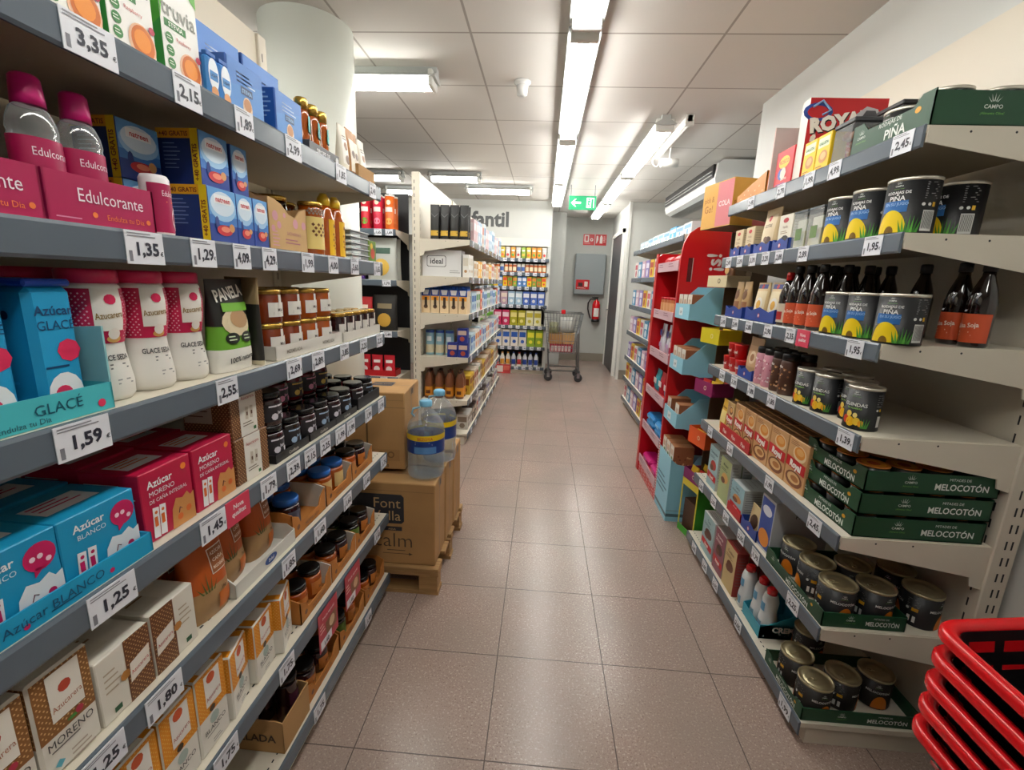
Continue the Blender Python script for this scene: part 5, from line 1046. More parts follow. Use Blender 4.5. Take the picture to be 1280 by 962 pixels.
for i, (s, P, nm) in enumerate(((1.935, P_sp1, 'pink sprinkles jar, further of two'), (1.87, P_sp1, 'pink sprinkles jar, nearer of two'), (1.80, P_sp2, 'brown chocolate sprinkles jar, further of two'), (1.735, P_sp2, 'brown chocolate sprinkles jar, nearer of two'))):
    PR_(P, s, RZ[3], 0.02, nm + ', fourth right shelf'); PR_(P, s, RZ[3], 0.085, nm + ', second row, fourth right shelf')
PR_(Proto('caramel_packet', 'baking', carton(0.085, 0.04, 0.06, '#b87a3c').text(TF(), 'CARAMEL', 0, 0.025, 0.014, '#5a2a10', maxw=0.07)), 1.655, RZ[3], 0.2, 'small caramel coloured box behind the cherry tins')
P_po4 = Proto('baking_pouch', 'baking', (lambda q: q[0].quad(q[1], -0.05, 0.05, 0.05, 0.14, '#caa27a', 0.0006, n=6, nv=3).disc(q[1], 0.01, 0.09, 0.028, '#e0c8a8', 0.0014, rings=2).disc(q[1], 0.01, 0.09, 0.016, '#9a6a44', 0.002))(pouch(0.125, 0.175, 0.05, '#b8946c')))
PR_(P_bt2, 2.03, RZ[3], 0.02, 'blue crested tray between red cups and pink jars, fourth right shelf'); PR_(P_po4, 2.03, RZ[3] + 0.0035, 0.035, 'beige baking pouch in blue tray, fourth right shelf')
cup = B().lathe([(0.024, 0), (0.03, 0.06), (0.031, 0.065)], '#c8141ag', n=18, cy=0.03); cup.text(TC(0.028, 0, 0.03), 'Royal', 0, 0.025, 0.017, '#f4e8e4', 0.002, maxw=0.034)
P_cup = Proto('mousse_cup', 'dessert cup', cup)
k = 0
for s in (2.13, 2.20, 2.27):
    for q, d in enumerate((0.02, 0.085)): PR_(P_cup, s, RZ[3], d, f"{ORD[k // 2]} red dessert cup, {['front', 'second'][q]} row, lower tier, fourth right shelf", 'red dessert cups'); k += 1
PR_(P_cup, 2.165, RZ[3] + 0.0665, 0.022, 'red dessert cup stacked on the lower cups, nearer one', 'red dessert cups'); PR_(P_cup, 2.235, RZ[3] + 0.0665, 0.022, 'red dessert cup stacked on the lower cups, further one', 'red dessert cups')
# ---- fifth right shelf
def royal(w, d, h, col='#c99a68', pic='#d88a2a', tall=False, red=True):
    b = carton(w, d, h, col); T = TF()
    b.poly(T, [(-w * .47, h * .42), (w * .47, h * .36), (w * .47, h * .58), (-w * .47, h * .62)], '#c4141e', 0.0018).text(T, 'Royal', 0, h * 0.425, h * 0.18, '#f6efe8', 0.0024, maxw=w * 0.84, rot=-0.08, bold=0.06)
    b.disc(T, w * 0.1, h * 0.74, w * 0.32, '#e8d0a8', 0.0006, rv=h * 0.16, n=18).disc(T, w * 0.1, h * 0.76, w * 0.26, pic, 0.001, rv=h * 0.12, n=18).disc(T, w * 0.12, h * 0.78, w * 0.18, '#e0a860', 0.0013, rv=h * 0.07)
    b.disc(T, 0, h * 0.2, w * 0.42, '#7a4424', 0.0006, rv=h * 0.16, n=16).disc(T, 0.0, h * 0.22, w * 0.32, '#d8b07a', 0.001, rv=h * 0.11, n=16).disc(T, w * .05, h * .22, w * .2, '#a86a34', 0.0014, rv=h * .06)
    b.lines(T, -w * 0.4, h * 0.95, w * 0.5, 3, h * 0.035, '#8a5a34')
    b.lines(TRt(w / 2), 0.005, h * 0.85, d - 0.01, 6, h * 0.09, '#a87a4c', h=0.002)
    b.quad(TT(-w / 2, 0, h), 0.003, 0.003, w - 0.003, d - 0.003, '#8a6440', 0.0004); return b
P_roy = Proto('dessert_mix_box', 'baking', royal(0.125, 0.034, 0.175)); P_roy2 = Proto('dessert_mix_box', 'baking', royal(0.098, 0.034, 0.175)); P_flan = Proto('dessert_mix_box', 'baking', royal(0.078, 0.034, 0.16, col='#c2a06c', pic='#7a4a24'))
for i, (s, P) in enumerate(((1.555, P_roy), (1.685, P_roy), (1.815, P_roy), (1.93, P_roy2), (2.035, P_roy2), (2.135, P_flan))):
    for q in range(4): PR_(P, s, RZ[4], 0.03 + q * 0.0375, f"tan dessert mix box, {ORD[i]} column, {['front', 'second', 'third', 'back'][q]} row, fifth right shelf", 'tan dessert mix boxes')
b = B().box(-0.16, 0.16, 0, 0.002, 0, 0.05, '#bc1a22').box(-0.16, 0.16, 0, 0.02, 0, 0.002, '#bc1a22')
for x in (-0.1, 0, 0.1): b.text(TF(), 'Flan', x, 0.014, 0.026, '#f4e8e4', 0.001)
PR_(Proto('display_tray', 'tray', b), 2.03, RZ[4], 0.014, 'red front strip before the far dessert boxes, fifth right shelf')
b, T = pouch(0.085, 0.15, 0.04, '#d8a83a'); b.quad(T, -0.03, 0.04, 0.03, 0.1, '#e8d48a', 0.0008, n=4, nv=2).text(T, 'Maizena', 0, 0.11, 0.014, '#6a3a14', 0.0014, maxw=0.06)
P_yb = Proto('baking_pouch', 'baking', b); PR_(P_yb, 2.225, RZ[4], 0.03, 'yellow baking pouch beyond the dessert boxes, fifth right shelf'); PR_(P_yb, 2.225, RZ[4], 0.08, 'yellow baking pouch in second row, fifth right shelf')
P_gt = Proto('printed_tray', 'tray', gtray(0.285, 0.35, 0.064, 'MITADES DE', 'MELOCOTÓN'))
pc = [('cup_body', B().lathe([(0.035, 0), (0.0395, 0.058)], '#171a18g', n=20, cy=0.0405)), ('foil_lid', B().lathe([(0.0405, 0.058), (0.0405, 0.061)], '#c8782a', n=20, cy=0.0405).disc(TT(0, 0.0405, 0.061), 0, 0.0, 0.03, '#e09a30', 0.0005).disc(TT(0, 0.0405, 0.061), 0.005, -0.003, 0.016, '#b84a20', 0.001))]
P_pc2 = Proto('peach_cup', 'fruit cup', pc)
for lay in range(3):
    z = RZ[4] + lay * 0.0695; dd = 0.036 + lay * 0.003
    PR_(P_gt, 1.387, z, dd, f"dark green peach tray, {['lowest', 'middle', 'topmost'][lay]} of three stacked on the fifth right shelf", 'stacked green peach trays')
    for i, s in enumerate((1.297, 1.387, 1.477)):
        for q in range(4):
            if lay < 2 and i == 1 and 0 < q < 3: continue
            PR_(P_pc2, s, z + 0.0035, dd + 0.009 + q * 0.0825, f"peach cup in the {['lowest', 'middle', 'topmost'][lay]} green tray, {ORD[i]} column, {ORD[q]} the aisle", 'peach cups in the stacked trays')
# ---- sixth right shelf
b = gtray(0.35, 0.24, 0.05, 'MITADES DE', 'MELOCOTÓN', floor=False)
PR_(Proto('printed_tray', 'tray', b), 1.425, RZ[5], 0.008, 'dark green peach tray with tins, sixth right shelf')
for i, (x, y) in enumerate(((0.950, 1.315), (1.062, 1.315), (1.20, 1.315), (0.950, 1.425), (1.062, 1.425), (0.950, 1.535), (1.20, 1.425))):
    intray = x < 1.10
    PR_(P_pch, y, RZ[5] + (0.0035 if intray else 0), x - RX - 0.053, f"peach tin on the sixth right shelf, {ORD[[0, 0, 0, 1, 1, 2, 1][i]]} in the {['rail', 'middle', 'inner', 'rail', 'middle', 'rail', 'inner'][i]} row", 'peach tins on the sixth right shelf', rz=0.3 * i)
def tallbox(w, d, h, col, l1, c1, pic, red=True, side='#d8d8d4'):
    b = B().box(-w / 2, w / 2, 0, d, 0, h, {'*': col, 'r': side, 'u': side}); T = TF()
    if red: b.poly(T, [(-w * .46, h * .2), (w * .46, h * .17), (w * .46, h * .32), (-w * .46, h * .35)], '#c4141e', 0.001).text(T, 'Royal', 0, h * 0.215, h * 0.1, '#f6efe8', 0.0014, maxw=w * 0.8, bold=0.04)
    b.text(T, l1, 0, h * 0.82, h * 0.09, c1, maxw=w * 0.85).disc(T, w * 0.05, h * 0.55, w * 0.3, pic, rv=h * 0.12, n=14).disc(T, -w * 0.1, h * 0.48, w * 0.2, '#6a3a24', 0.001, rv=h * 0.07, n=10).lines(T, -w * .4, h * .76, w * .7, 2, h * .035, c1)
    b.lines(TRt(w / 2), 0.008, h * 0.9, d - 0.016, 10, h * 0.07, '#6a6a6a', h=0.002).lines(TT(-w / 2, 0, h), w * .1, d * .8, w * .7, 3, d * .2, '#8a8a88', h=0.002); return b
PR_(Proto('milk_carton_box', 'carton', (lambda b: b.quad(TF(), -0.045, 0.01, 0.045, 0.205, '#2c4a9a').disc(TF(), 0, 0.16, 0.035, '#e0e4f0', 0.001, rv=0.02).disc(TF(), 0, 0.05, 0.04, '#d8842a', 0.001, rv=0.035).text(TRt(0.05), 'HARINA', 0.12, 0.16, 0.024, '#4a4c50'))(B().box(-0.05, 0.05, 0, 0.2, 0, 0.215, '#b9bcbe'))), 1.655 + 0.006, RZ[5], 0.02, 'grey box with blue and orange front, sixth right shelf')
P_bt6 = Proto('display_tray', 'tray', bluetray(0.14, 0.15, 0.05)); PR_(P_bt6, 1.775, RZ[5], 0.015, 'blue tray of slumped baking sachets, sixth right shelf')
b, T = pouch(0.12, 0.11, 0.04, '#c8b083'); b.disc(T, 0, 0.05, 0.03, '#4a3020', 0.001, rings=2)
P_sl = Proto('baking_pouch', 'baking', b); PR_(P_sl, 1.775, RZ[5] + 0.0035, 0.03, 'slumped beige sachet with dark picture in the blue tray'); PR_(P_sl, 1.775, RZ[5] + 0.0035, 0.09, 'second beige sachet behind in the blue tray')
P_rs = Proto('cake_mix_box', 'baking', tallbox(0.13, 0.12, 0.145, '#8fb6c0', 'TARTA', '#2a3a4a', '#c88a4a', side='#b9c0c0'))
PR_(Proto('display_tray', 'tray', B().box(-0.07, 0.07, 0, 0.002, 0, 0.04, '#bc1a22').box(-0.07, 0.07, 0, 0.14, 0, 0.002, '#bc1a22').box(0.068, 0.07, 0, 0.14, 0, 0.04, '#bc1a22')), 1.925, RZ[5], 0.015, 'red crested tray under the pale blue cake box')
PR_(P_rs, 1.925, RZ[5] + 0.003, 0.02, 'pale blue and grey cake mix box in red tray, sixth right shelf')
P_gn = Proto('cake_mix_box', 'baking', tallbox(0.12, 0.045, 0.205, '#a3ae7c', 'Mousse', '#3a4a2a', '#d8a860', red=False)); P_lb = Proto('cake_mix_box', 'baking', tallbox(0.12, 0.045, 0.21, '#9fc0c6', 'Cheesecake', '#2a4a5a', '#b8342c'))
for i, (s, P, nm) in enumerate(((2.075, P_gn, 'tall olive green mousse box'), (2.225, P_lb, 'tall pale blue cheesecake box'))):
    PR_(P, s, RZ[5], 0.02, nm + ' at the rail, sixth right shelf'); PR_(P, s, RZ[5], 0.07, nm + ' in second row, sixth right shelf')
# ---- bottom right shelf
PR_(Proto('printed_tray', 'tray', gtray(0.24, 0.36, 0.048, 'MITADES DE', 'MELOCOTÓN', floor=False)), 1.37, RZ[6], 0.006, 'dark green peach tray at the near end, bottom right shelf')
for i, (x, y, g_) in enumerate(((0.937, 1.305, 1), (1.042, 1.34, 1), (0.937, 1.415, 1), (1.16, 1.36, 1), (1.05, 1.543, 0))):
    PR_(P_pch2, y, RZ[6] + (0.0035 if g_ else 0), x - RX - 0.051, ['nearest peach tin, front corner of the bottom green tray', 'peach tin in the middle of the bottom green tray', 'peach tin at the rail behind the nearest, bottom green tray', 'peach tin with barcode standing furthest from rail, bottom tray', 'peach tin just beyond the bottom green tray'][i], rz=(0.2, 0.9, 0.1, -0.2, 0.4)[i])
# angled cyan box with a bottle inside
b = B(); w_, d_ = 0.15, 0.17
b.box(-w_ / 2, w_ / 2, 0, d_, 0, 0.002, '#2f9ab0').box(w_ / 2 - .002, w_ / 2, 0, d_, 0, 0.06, '#2f9ab0').prism([(0, 0), (d_, 0), (d_, 0.13), (0.03, 0.06), (0, 0.05)], w_ / 2 - .002, w_ / 2, '#2f9ab0', axis='x').prism([(0, 0), (d_, 0), (d_, 0.13), (0.03, 0.06), (0, 0.05)], -w_ / 2, -w_ / 2 + .002, '#2f9ab0', axis='x').box(-w_ / 2, w_ / 2, 0, 0.002, 0, 0.05, '#2f9ab0').box(-w_ / 2, w_ / 2, d_ - .002, d_, 0, 0.13, '#2f9ab0')
b.text(TRt(w_ / 2), 'CREMA', 0.1, 0.03, 0.032, '#e8f0f2', 0.001, bold=0.04); rr = random.Random(2)
for k in range(14): b.disc(TRt(w_ / 2), rr.uniform(0.01, 0.16), rr.uniform(0.01, 0.05), 0.0025, '#b8dce4', 0.0008, n=6)
PR_(Proto('display_tray', 'tray', b), 1.672, RZ[6], 0.03, 'cyan sloped cream display tray, bottom right shelf')
cp_ = [(0.03, 0), (0.034, 0.008), (0.034, 0.06), (0.027, 0.1), (0.03, 0.14), (0.024, 0.165), (0.017, 0.172)]
bt = B().lathe(cp_, '#dcdfe0g', n=20, cy=0.034); T = TC(0.034, 0, 0.034)
l_ = B().quad(T, -0.035, 0.02, 0.015, 0.055, '#7fa8c0', 0.001, n=5).quad(TC(0.0295, 0, 0.034), -0.03, 0.1, 0.015, 0.135, '#5f98bc', 0.0015, n=5).disc(T, -0.015, 0.03, 0.014, '#b8824a', 0.0016, rings=1)
P_crm = Proto('cream_bottle', 'bottle', [('bottle_body', bt), ('label', l_), ('cap', B().lathe([(0.019, 0), (0.019, 0.018), (0.014, 0.024)], 'red_plastic', n=16, cy=0.034, z0=0.17))])
PR_(P_crm, 1.785, RZ[6], 0.025, 'white cream bottle with red cap standing at the bottom right rail'); PR_(P_crm, 1.70, RZ[6] + 0.003, 0.04, 'white cream bottle standing inside the cyan tray'); PR_(P_crm, 1.634, RZ[6] + 0.003, 0.04, 'second white cream bottle, near side inside the cyan tray')
P_g1 = Proto('brownie_box', 'baking', tallbox(0.115, 0.05, 0.21, '#cdb37e', 'Cookies', '#6a3a24', '#6a3a20', red=False, side='#9a3a34')); P_g2 = Proto('brownie_box', 'baking', tallbox(0.115, 0.05, 0.21, '#8a4a5a', 'Brownie', '#f0e0d8', '#4a2a20', side='#a89a94')); P_g3 = Proto('cake_mix_box', 'baking', tallbox(0.15, 0.05, 0.205, '#98b8bc', 'Tarta', '#2a4a5a', '#5a3428'))
for i, (s, P, nm) in enumerate(((1.895, P_g1, 'beige cookie mix box'), (2.02, P_g2, 'crimson and purple brownie box'), (2.17, P_g3, 'pale blue cake box with red logo'))):
    for q in range(3): PR_(P, s, RZ[6], 0.02 + q * 0.0525, f"{nm}, {['front', 'second', 'third'][q]} row, bottom right shelf")
# ------------------------------------------------------------------ nested shopping baskets, front right
def rrect(hx, hy, r, n=6):
    out = []
    for (cx, cy_, a0) in ((hx - r, hy - r, 0), (-hx + r, hy - r, PI / 2), (-hx + r, -hy + r, PI), (hx - r, -hy + r, 1.5 * PI)):
        for k in range(n + 1):
            a = a0 + PI / 2 * k / n; out.append((cx + r * math.cos(a), cy_ + r * math.sin(a)))
    return out
hx, hy, hh = 0.168, 0.235, 0.245
rim = B(); P0 = rrect(hx, hy, 0.055); P1 = rrect(hx - 0.029, hy - 0.029, 0.034)
prof_ = [(0.0, -0.002, -0.019), (-0.0, -0.006, -0.004), (0.25, -0.002, 0.004), (0.7, 0.0, 0.003), (1.0, 0.0, -0.004), (1.0, 0.0, -0.012)]
vs = []
for t_, _, z in prof_:
    for (x0, y0), (x1, y1) in zip(P0, P1): vs.append((x0 + (x1 - x0) * t_, y0 + (y1 - y0) * t_, z))
n = len(P0)
rim.add(vs, [(j * n + i, j * n + (i + 1) % n, (j + 1) * n + (i + 1) % n, (j + 1) * n + i) for j in range(len(prof_) - 1) for i in range(n)], 'red_plastic', True)
body = B(); rings = []
for k in range(7):
    t_ = k / 6; ins = 0.0295 + 0.048 * t_; rings.append((rrect(hx - ins, hy - ins, 0.035), -0.008 - t_ * (hh - 0.012)))
vs = [(x, y, z) for R_, z in rings for x, y in R_]
body.add(vs, [(j * n + i, j * n + (i + 1) % n, (j + 1) * n + (i + 1) % n, (j + 1) * n + i) for j in range(6) for i in range(n)] + [tuple(6 * n + i for i in range(n))], 'black_plastic', True)
for sx in (-1, 1):                                 # ribs and grip openings showing red along the side walls
    for k in range(5):
        y0 = -0.17 + k * 0.075
        for z0, z1 in ((-0.05, -0.03), (-0.10, -0.085)):
            q0 = hx - 0.029 - 0.045 * (-z0 / hh); q1 = hx - 0.029 - 0.045 * (-z1 / hh)
            body.add([(sx * (q0 - 0.001), y0, z0), (sx * (q0 - 0.001), y0 + 0.055, z0), (sx * (q1 - 0.001), y0 + 0.055, z1), (sx * (q1 - 0.001), y0, z1)], [(0, 1, 2, 3)], 'red_plastic')
for sy in (-1, 1):
    for k in range(3):
        x0 = -0.1 + k * 0.075
        for z0, z1 in ((-0.055, -0.03), (-0.10, -0.085)):
            q0 = hy - 0.029 - 0.045 * (-z0 / hh); q1 = hy - 0.029 - 0.045 * (-z1 / hh)
            body.add([(x0, sy * (q0 - 0.001), z0), (x0 + 0.055, sy * (q0 - 0.001), z0), (x0 + 0.055, sy * (q1 - 0.001), z1), (x0, sy * (q1 - 0.001), z1)], [(0, 1, 2, 3)], 'red_plastic')
P_bk = Proto('shopping_basket', 'shopping basket', [('rim', rim), ('basket_body', body)])
from mathutils import Euler
BAX = Euler((0.08, -0.08, 0.06)).to_matrix() @ Vector((0, 0, 0.068))        # the nest leans a little
for k in range(5):
    P_bk.put(tuple(Vector((1.060, 0.715, 0.705)) - k * BAX), 0.06, f"black shopping basket with red rim, {['topmost', 'second from top', 'middle one', 'second from bottom', 'lowest'][k]} in the nested stack", 'nested shopping baskets', tilt=(0.08, -0.08, 0))
t = empty('basket_dolly', (1.057, 0.715, 0), -0.02, 'black wheeled dolly under the nested shopping baskets', 'basket dolly')
obj('dolly_tray', B().box(-0.15, 0.13, -0.2, 0.2, 0.075, 0.15, 'black_plastic', c=0.02), t)
for x in (-0.11, 0.09):
    for y in (-0.15, 0.15):
        w_ = obj('wheel', B().lathe([(0.015, -0.012), (0.033, -0.01), (0.033, 0.01), (0.015, 0.012)], 'rubber', n=16), t); w_.matrix_local = Matrix.Translation((x, y, 0.034)) @ Matrix.Rotation(PI / 2, 4, 'X')
        obj('fork', B().box(x - 0.015, x + 0.015, y + 0.015, y + 0.019, 0.03, 0.076, 'steel').box(x - 0.015, x + 0.015, y - 0.019, y - 0.015, 0.03, 0.076, 'steel'), t)

# ------------------------------------------------------------------ pallet, boxes and water bottles
t = empty('pallet', (-0.70, 2.12, 0), 0, 'low wooden pallet on the floor at the end of left shelving', 'pallet')
for i, y in enumerate((-0.31, -0.16, -0.01, 0.14, 0.27)): obj('top_board', B().box(-0.29, 0.29, y, y + 0.09 if i < 4 else y + 0.06, 0.112, 0.13, 'pallet_wood', c=0.002), t)
for y in (-0.31, -0.03, 0.25): obj('stringer', B().box(-0.29, 0.29, y, y + 0.075, 0.094, 0.1115, 'pallet_wood'), t)
for x in (-0.28, -0.04, 0.20):
    for y in (-0.31, -0.03, 0.25): obj('block', B().box(x, x + 0.085, y + 0.0, y + 0.075, 0.018, 0.0935, 'pallet_wood', c=0.002), t)
for y in (-0.31, -0.03, 0.25): obj('bottom_board', B().box(-0.29, 0.29, y, y + 0.075, 0, 0.0175, 'pallet_wood'), t)
def cbox(w, d, h, printed=True, side=True):
    b = B().box(-w / 2, w / 2, 0, d, 0, h, 'card', c=0.004); T = TF()
    b.quad(TT(-w / 2, 0, h), 0.01, d / 2 - 0.002, w - 0.01, d / 2 + 0.002, '#7a5c38', 0.0005).quad(T, -w / 2 + 0.004, h * 0.90, w / 2 - 0.004, h * 0.905, '#8a6a42')
    S = TRt(w / 2); b.quad(S, d * 0.42, h * 0.04, d * 0.46, h * 0.98, '#8a6a42').poly(S, [(d * .3, h), (d * .7, h), (d * .62, h * .88), (d * .38, h * .88)], '#8f6c42', 0.0007).quad(S, d * .44, h * .9, d * .56, h * .97, '#3a2c20', 0.001)
    return b
w_ = 0.54; b = cbox(w_, 0.205, 0.395); T = TF()
b.box(-0.001, 0.001, -0.0001, 0.0, 0, 0.001, 'card')
b.poly(T, [(-0.13 + x, 0.2 + y) for x, y in [(0.0, 0.012), (0.012, 0.0), (0.248, 0.0), (0.26, 0.012), (0.26, 0.128), (0.248, 0.14), (0.012, 0.14), (0.0, 0.128)]], '#2e3038', 0.0006)
b.text(T, 'Font', 0.115, 0.275, 0.068, '#c8a878', 0.001, al='r', maxw=0.2, bold=0.0).text(T, 'Vella', 0.115, 0.215, 0.068, '#c8a878', 0.001, al='r', maxw=0.2, bold=0.0)
b.quad(T, 0.03, 0.165, 0.12, 0.185, '#2e3038').text(T, 'AGUA', 0.075, 0.169, 0.012, '#c8a878', 0.001).text(T, 'calm', 0.165, 0.085, 0.1, '#4a3a2a', 0.0008, al='r', maxw=0.3, bold=-0.01).lines(T, 0.05, 0.07, 0.12, 1, 0.01, '#4a3a2a').quad(T, 0.03, 0.05, 0.15, 0.0525, '#4a3a2a').poly(T, [(0.15, 0.058), (0.168, 0.051), (0.15, 0.044)], '#4a3a2a')
Proto('cardboard_box', 'cardboard box', b).put((-0.70, 1.835, 0.131), 0, 'large printed water carton at the front of the pallet')
Proto('cardboard_box', 'cardboard box', cbox(0.54, 0.175, 0.40)).put((-0.695, 2.045, 0.131), 0, 'cardboard carton just behind the front one on the pallet')
Proto('cardboard_box', 'cardboard box', cbox(0.54, 0.18, 0.415)).put((-0.69, 2.225, 0.131), 0, 'rearmost low cardboard carton on the pallet')
b = cbox(0.31, 0.30, 0.36); T = TF(); b.quad(T, -0.02, 0.0, -0.012, 0.36, '#6a5030').quad(T, -0.155, 0.29, 0.155, 0.293, '#8a6a42').quad(T, 0.02, 0.31, 0.07, 0.34, '#3a3c44')
b.quad(T, -0.03, 0.04, 0.13, 0.095, '#a67c4c')
for k in range(3): b.disc(T, 0.0 + k * 0.045, 0.07, 0.016, '#7a5834', 0.0008).disc(T, 0.0 + k * 0.045, 0.07, 0.010, '#a67c4c', 0.0011)
b.text(T, '5 litros', 0.045, 0.012, 0.024, '#4a3a28', 0.0008, maxw=0.1); b.quad(TT(-0.155, 0, 0.36), 0.12, 0.13, 0.22, 0.21, '#3a3c44', 0.0008).text(TT(-0.155, 0, 0.36), 'Font Vella', 0.17, 0.16, 0.022, '#b08c5c', 0.0012, maxw=0.085)
Proto('cardboard_box', 'cardboard box', b).put((-0.745, 1.925, 0.548), 0.06, 'tall cardboard carton stacked on top of the pallet cartons')
Proto('cardboard_box', 'cardboard box', cbox(0.13, 0.28, 0.35)).put((-0.985, 1.95, 0.548), 0.03, 'second tall carton behind the shelf end on the pallet')
bp_ = [(0.05, 0), (0.07, 0.008), (0.074, 0.03), (0.071, 0.05), (0.074, 0.07), (0.071, 0.09), (0.074, 0.115), (0.074, 0.2), (0.071, 0.21), (0.074, 0.225), (0.068, 0.25), (0.045, 0.29), (0.026, 0.312), (0.021, 0.32), (0.021, 0.335)]
bp_ = [(r_ * 1.12 if r_ > 0.03 else r_, z_) for r_, z_ in bp_]
wb = B().lathe(bp_, 'water_plastic', n=28)
wt = B().lathe([(0.052, 0.004), (0.076, 0.012), (0.078, 0.04), (0.0775, 0.235)], 'clear_blue', n=24)
wl = B(); T = TC(0.0832)
wl.quad(T, -0.25, 0.125, 0.25, 0.2, '#22408ag', 0.0006, n=40).quad(T, -0.25, 0.185, 0.25, 0.21, '#e8c61cg', 0.0012, n=40).quad(T, -0.05, 0.128, 0.05, 0.158, '#5a90c8', 0.001, n=8).text(T, 'BEZOYA', 0.0, 0.189, 0.018, '#c8502a', 0.0018, maxw=0.09).lines(T, -0.045, 0.178, 0.09, 2, 0.008, '#e8e8f0', 0.0012)
wc = B().lathe([(0.027, 0), (0.028, 0.004), (0.028, 0.022), (0.022, 0.027)], '#7fc4e8g', n=20, z0=0.325)
wh = B().tube([(-0.024, 0, 0.318), (-0.055, 0, 0.312), (-0.062, 0, 0.29), (-0.05, 0, 0.275)], 0.005, '#9fd0ea', n=6)
P_wa = Proto('water_bottle', 'water bottle', [('bottle_body', wb), ('water', wt), ('label', wl), ('cap', wc), ('carry_handle', wh)])
P_wa.put((-0.497, 1.945, 0.5285), 0.2, 'large clear water bottle with blue cap, nearer one on cartons')
P_wa.put((-0.478, 2.13, 0.5335), -0.3, 'large clear water bottle with blue cap, further one behind')

# ------------------------------------------------------------------ red display stand
RDX = 0.815
t = empty('red_display_stand', (RDX, 3.21, 0), RRZ, 'tall red wooden display stand with curved side panel facing aisle', 'display stand')
def side(x, h, d=0.36, curve=True):
    pts = [(0, 0), (d, 0), (d, h)]
    if curve: pts += [(0.14, h - 0.005), (0.08, h - 0.02), (0.035, h - 0.055), (0.01, h - 0.11), (0, h - 0.19)]
    else: pts += [(0.02, h), (0, h - 0.02)]
    return pts
b = B().prism(side(0, 1.78), 0.262, 0.285, 'red_board', axis='x'); S = TRt(0.285)
b.quad(S, 0.045, 1.445, 0.075, 1.585, '#5a1014', 0.0006).quad(S, 0.071, 1.445, 0.075, 1.585, '#c8b8b4', 0.001)
b.text(S, '¡s!', 0.235, 1.56, 0.12, '#e6dedb', 0.001, rot=PI / 2, maxw=0.14)
for k in range(24): b.quad(TF(0, 0, 0), 0.262, 0.02 + k * 0.018, 0.285, 0.028 + k * 0.018, '#e8ddd8', 0.0006)
obj('side_panel', b, t)
obj('side_panel', B().prism(side(0, 1.64, curve=False), -0.305, -0.25, 'red_board', axis='x'), t)
obj('back_panel', B().box(-0.25, 0.262, 0.34, 0.36, 0.0, 1.62, '#8a7c80'), t)
obj('front_rail', B().box(-0.305, -0.245, -0.01, 0.0, 0, 1.64, 'red_board'), t)
rz_ = [1.55, 1.235, 0.965, 0.68, 0.40, 0.12]
for k, z in enumerate(rz_):
    s_ = obj('shelf', B().box(-0.25, 0.262, 0.002, 0.34, z - 0.025, z - 0.01, 'red_board'), t)
    bb = B().box(-0.25, 0.262, -0.006, 0.002, z - 0.04, z + 0.02, '#c9a8b0'); bb.lines(TF(0, 0, -0.006), -0.2, z + 0.008, 0.12, 2, 0.014, '#8a5a68').lines(TF(0, 0, -0.006), 0.04, z + 0.008, 0.14, 2, 0.014, '#8a5a68'); obj('price_rail', bb, s_, 'translucent pink price rail')
b = B().box(-0.25, 0.262, 0.0, 0.02, 0, 0.085, 'red_board')
for k in range(6):
    for j in range(3): b.quad(TF(), -0.24 + k * 0.083, 0.012 + j * 0.024, -0.19 + k * 0.083, 0.018 + j * 0.024, '#e0c8c4')
obj('kick_board', b, t)
def onrd(P, x, z, d, label, group=None, rz=0): P.put((RDX + d, 3.21 - x, z - 0.0095), RRZ + rz, label, group)
b = B().lathe([(0.02, 0), (0.035, 0.02), (0.035, 0.16), (0.02, 0.18)], '#c81a28g', n=12).lathe([(0.0355, 0.06), (0.0355, 0.11)], '#ece2de', n=12, cap=False)
P_roll = Proto('sausage_pack', 'snack', B().box(-0.1, 0.1, 0, 0.09, 0, 0.07, '#c41c26', c=0.02).text(TF(), 'nuez', 0, 0.025, 0.03, '#f0e0dc').quad(TF(), -0.09, 0.01, 0.09, 0.018, '#e8d8d4'))
onrd(P_roll, -0.13, rz_[0], 0.03, 'red shiny snack pack on the top of the red stand, further'); onrd(P_roll, 0.11, rz_[0], 0.03, 'red shiny snack pack on the top of the red stand, nearer')
P_rj = Proto('snack_tub', 'snack', B().lathe([(0.03, 0), (0.034, 0.1), (0.03, 0.11)], '#b8683a', n=14, cy=0.034).quad(TC(0.033, 0, 0.034), -0.03, 0.02, 0.03, 0.08, '#d8a070', 0.001, n=6).lathe([(0.035, 0.1), (0.035, 0.115)], '#c41c26', n=14, cy=0.034))
for k, x in enumerate((-0.2, -0.12, -0.04, 0.04, 0.12, 0.2)): onrd(P_rj, x, rz_[1], 0.03, f'orange snack tub on the second red stand shelf, {LFT[k]}', 'orange snack tubs')
P_tb = Proto('toy_bag', 'sweets', pouch(0.11, 0.2, 0.05, '#c9cdd8')[0].disc(TF(0, 0, -0.002), 0, 0.14, 0.025, '#1f3f8a').quad(TF(0, 0, -0.002), -0.03, 0.04, 0.03, 0.07, '#b8a0c8'))
onrd(P_tb, -0.14, rz_[1] + 0.0 - 0.27, 0.04, 'pale bag with blue round mark, third red stand shelf, further'); onrd(P_tb, 0.0, rz_[2], 0.05, 'pale bag with blue round mark, third red stand shelf, middle')
P_pk = Proto('sweets_pack', 'sweets', B().box(-0.06, 0.06, 0, 0.06, 0, 0.1, '#e6dce0', c=0.01).quad(TF(), -0.05, 0.02, 0.05, 0.06, '#c02a60'))
onrd(P_pk, 0.14, rz_[2], 0.04, 'white and pink sweets pack, third red stand shelf')
